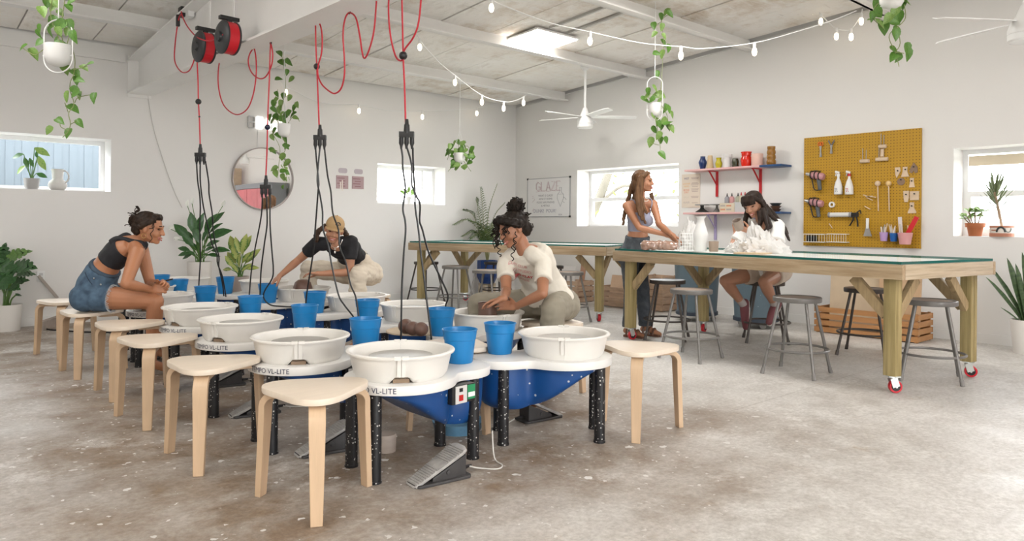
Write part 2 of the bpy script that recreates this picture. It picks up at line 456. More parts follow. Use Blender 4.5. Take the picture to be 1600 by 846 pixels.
# ------------------------------------------------------------------ windows
def window(n, axis, u0, u1, z0, z1, rail=None, mull=None, depth_=0.12):
    """frame, glass and rails set back in the wall"""
    def pt(u, d, z): return (u, d, z) if axis == 'x' else (d, u, z)
    def bx(mb, ua, ub, za, zb, d, th):
        c = pt((ua + ub) / 2, d, (za + zb) / 2); s = (ub - ua, th, zb - za) if axis == 'x' else (th, ub - ua, zb - za)
        mb.box(c, s)
    w = 0.05; mb = MB()
    bx(mb, u0, u1, z1 - w, z1, depth_, 0.07); bx(mb, u0, u1, z0, z0 + w, depth_, 0.07)
    bx(mb, u0, u0 + w, z0 + w, z1 - w, depth_, 0.07); bx(mb, u1 - w, u1, z0 + w, z1 - w, depth_, 0.07)
    root = struct('window_%d' % n, mb, mFRAME, smooth=0)
    if rail:
        m2 = MB(); bx(m2, u0 + w, u1 - w, rail - 0.03, rail + 0.03, depth_ - 0.01, 0.05); mk('sash_rail', m2, mFRAME, root, smooth=0)
        m2 = MB()
        for (a, b) in ((u0 + w, u0 + w + 0.03), (u1 - w - 0.03, u1 - w)): bx(m2, a, b, z0 + w, rail - 0.03, depth_ - 0.015, 0.04)
        bx(m2, u0 + w + 0.03, u1 - w - 0.03, z0 + w, z0 + w + 0.03, depth_ - 0.015, 0.04)
        mk('lower_sash', m2, mFRAME, root, smooth=0)
    if mull:
        m2 = MB(); bx(m2, mull - 0.02, mull + 0.02, z0 + w, z1 - w, depth_, 0.05); mk('mullion', m2, mFRAME, root, smooth=0)
    m2 = MB(); bx(m2, u0 + w, u1 - w, z0 + w, z1 - w, depth_ + 0.02, 0.005); mk('pane', m2, mGLASS, root, smooth=0)
    return root
window(1, 'x', -9.4, -6.546, 1.556, 2.187, depth_=0.36)
window(2, 'x', -2.861, -1.567, 1.52, 2.142, mull=-1.80, depth_=0.36)
window(3, 'y', -3.54, -1.534, 1.19, 2.11, rail=1.63, depth_=0.34)
w4 = window(4, 'y', -9.0, -7.073, 1.112, 2.053, rail=1.57, depth_=0.34)
mb = MB().box((0.30, -8.03, 1.93), (0.02, 1.8, 0.11)); mk('roller_shade', mb, M('cream_shade', (0.72, 0.62, 0.47), 0.8), w4, smooth=0)

# ------------------------------------------------------------------ outside
struct('ground', MB().box((-5, -5, -0.35), (80, 80, 0.2)), M('yard_gravel', (0.40, 0.40, 0.33), 0.9, noise=(2, 0.3)), smooth=0)
mb = MB()
for k in range(46):
    x = -13 + k * 0.19
    mb.box((x, 2.3, 1.15), (0.10, 0.03, 2.8)); mb.box((x + 0.095, 2.308, 1.15), (0.10, 0.03, 2.8))
struct('wall_outside', mb, M('corrugated_blue_grey', (0.095, 0.118, 0.138), 0.5, noise=(1.2, 0.08), stretch=(6, 1, 0.3)), smooth=0)
yr = thing('slat_fence', (1.6, -8.0, -0.25), 'white slat fence outside the window with the potted succulents', 'fence')
mSL = M('white_slat', (0.42, 0.42, 0.415), 0.6)
for k in range(9): mk('slat', MB().box((0, 0, 0.35 + k * 0.16), (0.03, 3.4, 0.12)), mSL, yr, smooth=0)
for y in (-1.6, 0, 1.6): mk('post', MB().box((0.06, y, 0.85), (0.08, 0.08, 1.7)), mSL, yr, smooth=0)
mBARK = M('pale_bark', (0.16, 0.145, 0.12), 0.9, noise=(6, 0.3), stretch=(1, 1, 0.2))
mLEAFO = M('sunlit_leaf', (0.22, 0.28, 0.09), 0.6)
rng = random.Random(3)
for (lx, ly, lab) in ((2.7, -2.3, 'leaning tree outside the window behind the standing woman'), (3.3, 1.2, 'tree outside the small window of the far wall')):
    t = thing('garden_tree', (lx, ly, -0.25), lab, 'tree')
    mb = MB(); mb.tube(catmull([(0, 0.5, 0), (0, 0.2, 1.2), (0, -0.35, 2.2), (0.1, -0.7, 3.2)]), [0.14 - 0.003 * i for i in range(19)], 10)
    mk('trunk', mb, mBARK, t)
    mb = MB(); mb.tube(catmull([(0, 0.12, 1.4), (0.1, 0.55, 2.0), (0.1, 0.7, 2.9)]), 0.05, 8); mb.tube(catmull([(0, -0.2, 1.9), (0.1, -0.8, 2.3), (0.2, -1.2, 2.3)]), 0.04, 8)
    mk('branch', mb, mBARK, t)
    mb = MB()
    for k in range(260):
        c = V(rng.gauss(0.1, 0.5), rng.gauss(0, 0.8), rng.uniform(1.6, 3.4)); a = rng.uniform(0, 6.28)
        d = V(cos(a), sin(a), rng.uniform(-0.8, 0.2)) * 0.09; s_ = V(-sin(a), cos(a), rng.uniform(-.4, .4)) * 0.035
        mb.add([c - d, c + s_, c + d, c - s_], [(0, 1, 2, 3)])
    o = mk('foliage', mb, mLEAFO, t, smooth=0); o['kind'] = 'stuff'
# ------------------------------------------------------------------ bent-birch stools
mBIRCH = M('birch_veneer', (0.62, 0.44, 0.285), 0.42, noise=(5, 0.12), stretch=(1, 12, 1))
mBIRCHT = M('birch_seat', (0.78, 0.67, 0.55), 0.38, noise=(4, 0.07), stretch=(1, 9, 1))
mPLY = M('birch_edge', (0.72, 0.55, 0.38), 0.5)
def tri_outline(R, rr, n=9):
    o = []
    for k in range(3):
        a = 2 * pi * k / 3; c = ((R - rr) * cos(a), (R - rr) * sin(a))
        for j in range(n):
            t = a - pi / 3 + 2 * pi / 3 * j / (n - 1); o.append((c[0] + rr * cos(t), c[1] + rr * sin(t)))
    # soften the straight sides
    out = []
    for i, (x, y) in enumerate(o): out.append((x, y))
    return out
def seat_outline():
    pts = []
    for k in range(60):
        a = 2 * pi * k / 60
        pts.append((( 0.207 + 0.034 * cos(3 * a) + 0.003 * cos(6 * a)) * cos(a), (0.207 + 0.034 * cos(3 * a) + 0.003 * cos(6 * a)) * sin(a)))
    return pts
STOOL_H = 0.49
def make_stool():
    root = thing('wooden_stool', (0, 0, 0), 'x', 'stool', 'birch stools around the wheels')
    mk('seat', MB().prism(seat_outline(), STOOL_H - 0.027, STOOL_H), mBIRCHT, root, bevel=0.005)
    prof = [V(0.262, 0), V(0.250, 0.22), V(0.243, 0.35)]
    for k in range(8):
        a = radians(90 * (k + 1) / 8); prof.append(V(0.18 + 0.063 * cos(a), 0.385 + 0.063 * sin(a)))
    prof.append(V(0.07, 0.448))
    n = len(prof); mb = MB()
    # strip of constant thickness along the profile, wider towards the top
    vs = []
    for i, p in enumerate(prof):
        q = prof[min(i + 1, n - 1)] - prof[max(i - 1, 0)]; q.normalize(); nr = Vector((q.y, -q.x))
        w = 0.024 + 0.009 * min(1, p.y / 0.4)
        for sgn in (1, -1):
            c = p + nr * 0.0145 * sgn
            for sd in (-1, 1): vs.append((c.x, sd * w, c.y))
    fs = []
    for i in range(n - 1):
        a, b = i * 4, (i + 1) * 4
        fs += [(a, a + 1, b + 1, b), (a + 3, a + 2, b + 2, b + 3), (a + 1, a + 3, b + 3, b + 1), (a + 2, a, b, b + 2)]
    fs += [(2, 3, 1, 0), ((n - 1) * 4, (n - 1) * 4 + 1, (n - 1) * 4 + 3, (n - 1) * 4 + 2)]
    mb.add(vs, fs)
    leg = mk('leg', mb, mBIRCH, root, smooth=35, bevel=0.002, seg=1)
    for k in (1, 2):
        l2 = link('leg', leg.data, root); l2.rotation_euler = (0, 0, 2 * pi * k / 3)
    return root
stool0 = make_stool()
STOOLS = [((-7.242, -6.887), 5, 'empty three-legged birch stool nearest the camera, in front of the lettered wheel'),
          ((-7.385, -6.025), 0, 'empty three-legged birch stool, second from the front in the left row'),
          ((-7.385, -5.06), 6, 'empty three-legged birch stool, third from the front in the left row'),
          ((-7.35, -4.235), 0, 'empty three-legged birch stool just in front of the woman in denim shorts'),
          ((-7.40, -3.30), 3, 'three-legged birch stool the woman in denim shorts sits on'),
          ((-7.40, -2.30), 14, 'three-legged birch stool farthest back, behind the woman in denim shorts'),
          ((-5.32, -7.09), 95, 'empty birch stool alone on the right side of the front wheels'),
          ((-4.93, -5.98), 40, 'birch stool under the curly-haired woman in the printed tee'),
          ((-6.10, -6.33), -80, 'birch stool whose feet show under the front wheel beside a blue tub'),
          ((-4.98, -3.40), 60, 'birch stool under the woman in the tan cap')]
for i, ((x, y), a, lab) in enumerate(STOOLS):
    o = stool0 if i == 0 else copy_tree(stool0)
    o.location = (x, y, 0); o.rotation_euler = (0, 0, radians(a)); o['label'] = lab
# ------------------------------------------------------------------ pottery wheels
mPAN = M('cream_plastic_pan', (0.80, 0.775, 0.73), 0.38, noise=(6, 0.05))
mTOP = M('white_wheel_table', (0.80, 0.785, 0.76), 0.4, noise=(4, 0.06))
mBLUE = M('blue_wheel_body', (0.006, 0.060, 0.225), 0.35)
add_specks(mBLUE, (0.50, 0.51, 0.53), 26, 0.22)
mLEG = M('black_steel_leg', (0.012, 0.012, 0.014), 0.38)
add_specks(mLEG, (0.55, 0.53, 0.50), 70, 0.34)
mHEAD = M('wet_aluminium_wheel_head', (0.47, 0.45, 0.42), 0.35, 0.3, noise=(5, 0.3), stretch=(1, 1, 1))
mSLIP = M('clay_slip', (0.36, 0.30, 0.25), 0.3, noise=(7, 0.3))
mGREYP = M('grey_control_plate', (0.62, 0.61, 0.59), 0.5)
mRED = M('red_switch', (0.5, 0.012, 0.012), 0.3)
mGREEN = M('green_label', (0.02, 0.26, 0.10), 0.4)
mINK = M('navy_lettering', (0.015, 0.02, 0.06), 0.5)
def smin(a, b, k):
    h = max(k - abs(a - b), 0) / k; return min(a, b) - h * h * k / 4
def wheel_sdf(x, y): return smin(hypot(x, y) - 0.272, hypot(x - 0.345, y - 0.03) - 0.187, 0.07)
def wheel_outline(off=0.0, n=72):
    o = []
    for k in range(n):
        a = 2 * pi * k / n; lo, hi = 0.0, 1.0
        for _ in range(30):
            md = (lo + hi) / 2
            if wheel_sdf(0.19 + md * cos(a), 0.01 + md * sin(a)) < off: lo = md
            else: hi = md
        o.append((0.19 + lo * cos(a), 0.01 + lo * sin(a)))
    return o
TZ = 0.455
pan_prof = [(0.205, 0.003), (0.212, 0.0), (0.226, 0.02), (0.243, 0.10), (0.247, 0.112), (0.260, 0.114), (0.262, 0.122), (0.258, 0.126), (0.242, 0.125), (0.236, 0.118), (0.222, 0.03), (0.205, 0.012)]
def make_wheel(panrot):
    root = thing('pottery_wheel', (0, 0, 0), 'x', 'pottery wheel', 'electric pottery wheels in two facing rows')
    out = wheel_outline()
    mk('table_top', MB().prism(out, TZ - 0.045, TZ), mTOP, root, bevel=0.006, smooth=50)
    # lettering on the rim, bent around the big lobe
    me = text_mesh('TEMPO VL-LITE', 0.036, mINK)
    a0 = radians(-152)
    for v in me.vertices:
        a = a0 + v.co.x / 0.272; h = v.co.y
        v.co = (0.2735 * cos(a), 0.2735 * sin(a), TZ - 0.0225 + h)
    link('lettering', me, root)
    # blue belly: shallow at the potter's end, deep under the bucket
    ring = wheel_outline(-0.035, 56); mb = MB(); vs = []; nv = 7
    def dep(x): t = min(1, max(0, (x + 0.22) / 0.5)); return 0.012 + 0.215 * (t * t * (3 - 2 * t))
    for j in range(nv + 1):
        t = j / nv; s_ = 1.0 - 0.05 * t - 0.30 * max(0, t - 0.55) ** 2 / 0.2025 * 0.55
        for (x, y) in ring:
            xx, yy = 0.19 + (x - 0.19) * s_, 0.01 + (y - 0.01) * s_
            vs.append((xx, yy, TZ - 0.046 - dep(xx) * (1 - (1 - t) ** 1.35)))
    nr = len(ring); fs = []
    for j in range(nv):
        for k in range(nr): fs.append((j * nr + k, j * nr + (k + 1) % nr, (j + 1) * nr + (k + 1) % nr, (j + 1) * nr + k))
    fs.append(tuple(nv * nr + k for k in range(nr)))
    mb.add(vs, fs); mk('motor_cover', mb, mBLUE, root, smooth=45)
    for (x, y) in ((-0.20, -0.10), (0.36, -0.115), (0.36, 0.17), (-0.17, 0.17)):
        mk('leg', MB().tube([(x, y, 0), (x, y, TZ - 0.045)], 0.03, 14).tube([(x, y, 0.0), (x, y, 0.012)], 0.033, 14), mLEG, root, bevel=0)
    # control box with plate, switch, socket and label
    ca, cb = V(0.15, -0.205, 0.362), V(0.305, -0.188, 0.362)
    d = (cb - ca).normalized(); nrm = V(d.y, -d.x, 0)
    box = mk('control_box', MB().bar(ca + V(0, 0.03, 0), cb + V(0, 0.03, 0), 0.075, 0.088), mBLACK, root, bevel=0.003)
    def plate(t, w, zc, h, mat, nm, lift): 
        c = ca + d * t + V(0, 0.03, 0) + nrm * (0.0375 + lift); mk(nm, MB().bar(V(c.x, c.y, zc) - d * w / 2, V(c.x, c.y, zc) + d * w / 2, 0.004, h), mat, box, bevel=0)
    plate(0.058, 0.075, 0.362, 0.084, mGREYP, 'plate', 0.001); plate(0.055, 0.026, 0.347, 0.028, mRED, 'switch', 0.004)
    plate(0.055, 0.022, 0.385, 0.018, mBLACK, 'socket', 0.003); plate(0.125, 0.05, 0.366, 0.07, mGREEN, 'label_plate', 0.001)
    plate(0.125, 0.044, 0.354, 0.022, mWHITEP, 'label_text_strip', 0.003)
    # wheel head and slip inside the splash pan
    mk('wheel_head', MB().lathe([(0.0, TZ + 0.095), (0.153, TZ + 0.095), (0.155, TZ + 0.091), (0.155, TZ + 0.078), (0.03, TZ + 0.076), (0.03, TZ)], n=32), mHEAD, root)
    mk('slip', MB().lathe([(0.0, TZ + 0.022), (0.218, TZ + 0.022)], n=32), mSLIP, root)
    # splash pan in two halves with seam lugs, drain notch at the seam
    for k in range(2):
        a = panrot + pi * k; g = 0.0008
        mb = MB(); mb.lathe([(r, z + TZ) for r, z in pan_prof], n=24, a0=a + g, a1=a + pi - g)
        for sgn in (1, -1):
            aa = a + g if sgn > 0 else a + pi - g
            u = V(cos(aa), sin(aa), 0); s_ = V(-sin(aa), cos(aa), 0) * sgn
            mb.bar(u * 0.232 + s_ * 0.010 + V(0, 0, TZ + 0.035), u * 0.2475 + s_ * 0.010 + V(0, 0, TZ + 0.115), 0.018, 0.010, up=u)
            mb.bar(u * 0.250 + s_ * 0.003 + V(0, 0, TZ + 0.122), u * 0.250 + s_ * 0.032 + V(0, 0, TZ + 0.122), 0.030, 0.013)
        mb.lathe([(0.0, TZ + 0.012), (0.215, TZ + 0.012)], n=12, a0=a + g, a1=a + pi - g)
        u0 = V(cos(panrot), sin(panrot), 0)
        for v in mb.v:
            h = V(v.x, v.y, 0)
            if v.z < TZ + 0.03 and h.length > 0.19 and h.normalized().dot(u0) > cos(0.155): v.z = TZ + 0.03 + 0.002 * (h.length > 0.22); 
        pn = mk('splash_pan_half', mb, mPAN, root, smooth=50)
    u = V(cos(panrot), sin(panrot), 0); s_ = V(-sin(panrot), cos(panrot), 0)
    mk('drain_notch', MB().bar(u * 0.15 + V(0, 0, TZ + 0.015), u * 0.205 + V(0, 0, TZ + 0.015), 0.075, 0.027), M('drain_opening_tan', (0.30, 0.21, 0.14), 0.7), root)
    return root
WHEELS = [((-6.736, -6.757), 0, -122, 'front pottery wheel of the left row, lettering and red switch in view'),
          ((-6.921, -6.048), 0, -118, 'pottery wheel second from the front in the left row'),
          ((-6.905, -5.148), 0, -150, 'pottery wheel third from the front in the left row'),
          ((-6.88, -4.29), 0, -160, 'pottery wheel in the left row just in front of the bare knee'),
          ((-6.84, -3.20), 0, -140, 'pottery wheel the woman in denim shorts leans over'),
          ((-6.72, -2.25), 0, -140, 'pottery wheel in the left row hidden behind the woman in denim shorts'),
          ((-5.718, -6.865), 145, 45, 'front pottery wheel of the right row with white-flecked blue body'),
          ((-5.43, -5.83), 186, 80, 'pottery wheel with a thrown clay cylinder, before the woman in the tee'),
          ((-5.55, -5.078), 180, 20, 'pottery wheel in the right row behind the three clay balls'),
          ((-5.57, -4.232), 180, 10, 'pottery wheel in the right row in front of the cream trousers'),
          ((-5.60, -3.255), 180, 40, 'pottery wheel with a clay lump, before the woman in the tan cap'),
          ((-5.545, -2.206), 180, 30, 'pottery wheel in the right row where the cap woman reaches into a bucket'),
          ((-6.10, -1.38), 200, 30, 'pottery wheel farthest back, just in front of the peace lily pot')]
protos = {}
for (x, y), rz, pr, lab in WHEELS:
    o = make_wheel(radians(pr - rz))
    o.location = (x, y, 0); o.rotation_euler = (0, 0, radians(rz)); o['label'] = lab
# ------------------------------------------------------------------ blue throwing buckets
mBUCK = M('blue_bucket_plastic', (0.010, 0.20, 0.50), 0.32)
def make_bucket():
    root = thing('bucket', (0, 0, 0), 'x', 'bucket', 'blue water buckets on the wheels')
    mk('body', MB().lathe([(0.0, 0.0), (0.066, 0.0), (0.069, 0.004), (0.081, 0.118), (0.084, 0.121), (0.090, 0.172), (0.086, 0.172), (0.078, 0.115), (0.066, 0.012), (0.0, 0.01)], n=36), mBUCK, root, smooth=35)
    mk('rim', MB().tube([(0.0905 * cos(2 * pi * k / 36), 0.0905 * sin(2 * pi * k / 36), 0.170) for k in range(36)], 0.0036, 6, closed=True), mBUCK, root)
    mk('water', MB().lathe([(0, 0.10), (0.077, 0.10)], n=28), M('murky_water', (0.18, 0.20, 0.20), 0.08), root)
    return root
b0 = make_bucket()
BUCKETS = [(718, 566, 1.02, 'blue bucket on the front wheel of the left row'), (781, 552, 1.0, 'blue bucket on the front wheel of the right row'),
           (571, 545, 1.03, 'blue bucket between the two nearest left pans'), (476, 516, 1.0, 'blue bucket right of the third left pan, where a black cable curls onto the table'),
           (391, 498, 1.0, 'blue bucket behind the fourth left pan'), (321, 479, 1.02, 'blue bucket at the end of the knee-side wheel'),
           (279, 464, 1.0, 'blue bucket beside the clasped hands, the nearer of the two'), (251, 455, 1.0, 'blue bucket partly hidden behind another beside the clasped hands'),
           (352, 459, 1.0, 'blue bucket farthest back, in front of the leafy plants'), (419, 473, 1.0, 'blue bucket the cap woman dips her hand in'),
           (492, 489, 1.0, 'blue bucket in front of the clay lump'), (574, 505, 1.0, 'blue bucket standing in front of the cream trousers'),
           (689, 524, 1.03, 'blue bucket beside the three clay balls')]
for i, (px, py, s_, lab) in enumerate(BUCKETS):
    o = b0 if i == 0 else copy_tree(b0)
    p = P(px, py, z=TZ); d = depth(p)
    o.location = (p.x, p.y, TZ + 0.0005); o.scale = (s_, s_, s_); o['label'] = lab
tub = thing('tub', (-6.13, -6.42, 0), 'flat pale blue tub on the floor under the front wheels', 'tub')
mk('body', MB().lathe([(0, 0.0), (0.13, 0.0), (0.15, 0.06), (0.145, 0.06), (0.125, 0.01), (0, 0.01)], n=24), M('pale_blue_plastic', (0.15, 0.33, 0.50), 0.4, noise=(8, .4)), tub)
# ------------------------------------------------------------------ foot pedals
mPEDAL = M('worn_cast_pedal', (0.50, 0.48, 0.46), 0.45, 0.0, noise=(14, 0.45))
mPEDB = M('dark_pedal_base', (0.055, 0.052, 0.052), 0.55, noise=(12, 0.3))
mCORDW = M('dusty_white_cord', (0.62, 0.60, 0.56), 0.6)
def make_pedal(cordpts):
    root = thing('foot_pedal', (0, 0, 0), 'x', 'foot pedal', 'speed pedals on the floor')
    mk('base_plate', MB().prism([(-0.15, -0.035), (-0.13, -0.06), (0.13, -0.068), (0.145, -0.05), (0.145, 0.05), (0.13, 0.068), (-0.13, 0.06), (-0.15, 0.035)], 0.0, 0.014), mPEDB, root, bevel=0.004)
    mb = MB(); mb.add([(-0.06, -0.045, 0.012), (0.115, -0.052, 0.012), (0.115, 0.052, 0.012), (-0.06, 0.045, 0.012), (-0.06, -0.045, 0.03), (0.115, -0.052, 0.11), (0.115, 0.052, 0.11), (-0.06, 0.045, 0.03)],
                      [(3, 2, 1, 0), (4, 5, 6, 7), (0, 1, 5, 4), (1, 2, 6, 5), (2, 3, 7, 6), (3, 0, 4, 7)])
    mb.tube([(0.02, -0.056, 0.045), (0.02, 0.056, 0.045)], 0.011, 10)
    mk('housing', mb, mPEDB, root, bevel=0.003)
    # tilted tread plate with cross ribs
    tilt = Matrix.Translation((0.0, 0, 0.078)) @ Matrix.Rotation(radians(-26), 4, 'Y')
    out = [(-0.172, -0.026), (-0.160, -0.046), (0.10, -0.066), (0.128, -0.056), (0.138, -0.03), (0.138, 0.03), (0.128, 0.056), (0.10, 0.066), (-0.160, 0.046), (-0.172, 0.026)]
    tread = mk('tread_plate', MB().prism(out, -0.008, 0.006, tilt), mPEDAL, root, bevel=0.003)
    mb = MB()
    for k in range(22):
        x = -0.152 + k * 0.0125
        if -0.03 < x < 0.012: continue
        w = 0.046 + (x + 0.16) * 0.075
        c = tilt @ V(x, 0, 0.0075); mb.box(c, (0.0055, w * 2 * 0.93, 0.004), M3=tilt.to_3x3())
    mk('tread_ribs', mb, mPEDAL, tread, smooth=0)
    mk('cord', MB().tube(catmull(cordpts), 0.0038, 6), mCORDW, root)
    mk('strain_relief', MB().tube([(0.13, 0, 0.03), (0.185, 0.01, 0.03)], [0.011, 0.006], 8), mBLACK, root)
    return root
PED = [((686, 747), -4, [(0.17, 0, .03), (0.24, 0.0, 0.006), (0.30, -0.05, 0.005), (0.35, -0.02, .006), (0.36, 0.06, .02), (.36, .08, .15)], 'dark ribbed foot pedal nearest the camera, by the front black legs'),
       ((508, 703), -6, [(0.17, 0, .03), (0.25, 0.02, 0.006), (0.32, -0.03, .006), (.42, .02, .006)], 'worn pale-topped foot pedal behind the nearest stool'),
       ((399, 645), -8, [(0.17, 0, .03), (0.24, 0.04, 0.006), (0.30, .0, .006), (.36, -.06, .006), (.43, -.02, .006)], 'foot pedal under the second wheel, cord looped beside it'),
       ((350, 601), -8, [(0.17, 0, .03), (0.26, 0.0, 0.006), (0.38, .05, .006), (.48, .0, .006)], 'foot pedal behind the second stool from the front'),
       ((843, 652), 172, [(0.17, 0, .03), (0.24, 0.0, 0.006), (0.36, .03, .006), (.55, .06, .006)], 'black foot pedal under the white-flecked front right wheel')]
for (px, rz, cp, lab) in PED:
    o = make_pedal(cp); p = P(px[0], px[1], z=0.01); o.location = (p.x, p.y, 0); o.rotation_euler = (0, 0, radians(rz)); o['label'] = lab
for (px, rz, lab) in (((222, 560), -20, 'foot pedal half hidden between the rear birch stool legs'),):
    o = make_pedal([(0.17, 0, .03), (0.26, 0.0, 0.006), (0.38, .05, .006)]); p = P(px[0], px[1], z=0.01); o.location = (p.x, p.y, 0); o.rotation_euler = (0, 0, radians(rz)); o['label'] = lab
# clay
mCLAY = M('wet_brown_clay', (0.17, 0.092, 0.068), 0.42, noise=(6, 0.25), bump=(14, 0.15))
p = P(603, 705, z=0.0)
single('bat_stack', MB().lathe([(0, 0), (0.052, 0), (0.053, 0.085), (0.05, 0.09), (0, 0.09)], c=p, n=24), M('pale_wood_block', (0.50, 0.42, 0.36), 0.7, noise=(7, .2), stretch=(1, 1, 3)), p, 'round pale wooden block on the floor beside the front black leg', 'block', bevel=0)
p = P(650, 519, z=TZ)
bat = single('bat', MB().lathe([(0, 0), (0.20, 0), (0.203, 0.006), (0.20, 0.012), (0, 0.012)], c=(p.x, p.y, TZ + 0.001), n=32), M('tan_bat', (0.60, 0.48, 0.35), 0.6, noise=(5, .1)), (p.x, p.y, TZ + 0.001), 'round tan board under the three clay balls', 'board')
for (px, py, r, lab) in ((658, 515, 0.047, 'brown clay ball at the right end of the three'), (645, 513.5, 0.047, 'brown clay ball in the middle of the three'), (634, 510, 0.050, 'brown clay ball at the left end of the three')):
    p = P(px, py, z=TZ + 0.013 + r * 0.97)
    mb = MB().ball((0, 0, r * 0.97), r, 20, 14, (1, 1, 0.97)); o = mk('clay_ball', mb, mCLAY, smooth=60)
    o.location = (p.x, p.y, TZ + 0.0135); tag(o, lab, 'clay ball', 'clay balls ready to throw')
# clay on the wheels
cw = V(-5.43, -5.83, TZ + 0.0955)
cyl = [(0.0, 0.0), (0.070, 0.0), (0.066, 0.012), (0.066, 0.03), (0.0665, 0.06), (0.068, 0.088), (0.066, 0.092), (0.060, 0.09), (0.056, 0.03), (0, 0.02)]
single('clay_pot', MB().lathe(cyl, c=cw, n=32), mCLAY, cw, 'brown clay cylinder being thrown between the hands of the curly-haired woman', 'clay pot', smooth=60)
cw = V(-5.60, -3.255, TZ + 0.0955)
single('clay_lump', MB().lathe([(0, 0), (0.085, 0), (0.088, 0.03), (0.075, 0.075), (0.045, 0.10), (0, 0.105)], c=cw, n=28), mCLAY, cw, 'brown clay lump under the cap woman hand on her wheel', 'clay lump', smooth=70)
# ------------------------------------------------------------------ timber work tables
mTIMBER = M('treated_pine', (0.50, 0.36, 0.18), 0.6, noise=(3.0, 0.42), stretch=(1, 1, 9))
mTIMB = M('weathered_pine', (0.52, 0.40, 0.25), 0.6, noise=(3.2, 0.3), stretch=(8, 8, 60))
def grain(name, c1, c2, stretch):
    mt = M(name, c1, 0.6, noise=(2.2, 0.3), col2=c2, stretch=stretch, bump=(9, 0.06))
    nt = mt.node_tree; L = nt.links.new; b = nt.nodes['Principled BSDF']
    if not nt.nodes.get('streak'):
        tc = nt.nodes.new('ShaderNodeTexCoord'); mp = nt.nodes.new('ShaderNodeMapping'); mp.inputs['Scale'].default_value = tuple(s * 3.2 if s > 4 else s * 0.6 for s in stretch)
        n = nt.nodes.new('ShaderNodeTexNoise'); n.name = 'streak'; n.inputs['Scale'].default_value = 2.6; n.inputs['Detail'].default_value = 5; n.inputs['Distortion'].default_value = 0.4
        r = nt.nodes.new('ShaderNodeMapRange'); r.inputs[1].default_value = 0.5; r.inputs[2].default_value = 0.72; r.inputs[4].default_value = 0.75
        mx = nt.nodes.new('ShaderNodeMix'); mx.data_type = 'RGBA'
        L(tc.outputs['Object'], mp.inputs[0]); L(mp.outputs[0], n.inputs['Vector']); L(n.outputs['Fac'], r.inputs[0]); L(r.outputs[0], mx.inputs[0])
        L(b.inputs['Base Color'].links[0].from_socket, mx.inputs[6]); mx.inputs[7].default_value = tuple(q * 0.62 for q in c2) + (1,); L(mx.outputs[2], b.inputs['Base Color'])
    return mt
mAPL = grain('pine_apron', (0.53, 0.41, 0.27), (0.36, 0.25, 0.14), (1.2, 10, 14))
mLEGT = grain('pine_leg', (0.45, 0.355, 0.17), (0.29, 0.225, 0.085), (9, 9, 0.9))
mBRC = grain('pine_brace', (0.48, 0.36, 0.20), (0.33, 0.235, 0.12), (5, 5, 2))
mGREENG = glass_material('thick_glass', (0.97, 0.99, 0.98), 0.28)
mGEDGE = M('green_glass_edge', (0.01, 0.13, 0.11), 0.1)
mPAPER = M('white_table_paper', (0.82, 0.81, 0.79), 0.6)
mCAST = M('zinc_caster', (0.62, 0.64, 0.62), 0.35, 0.8)
mTYRE = M('red_caster_tyre', (0.55, 0.012, 0.025), 0.35)
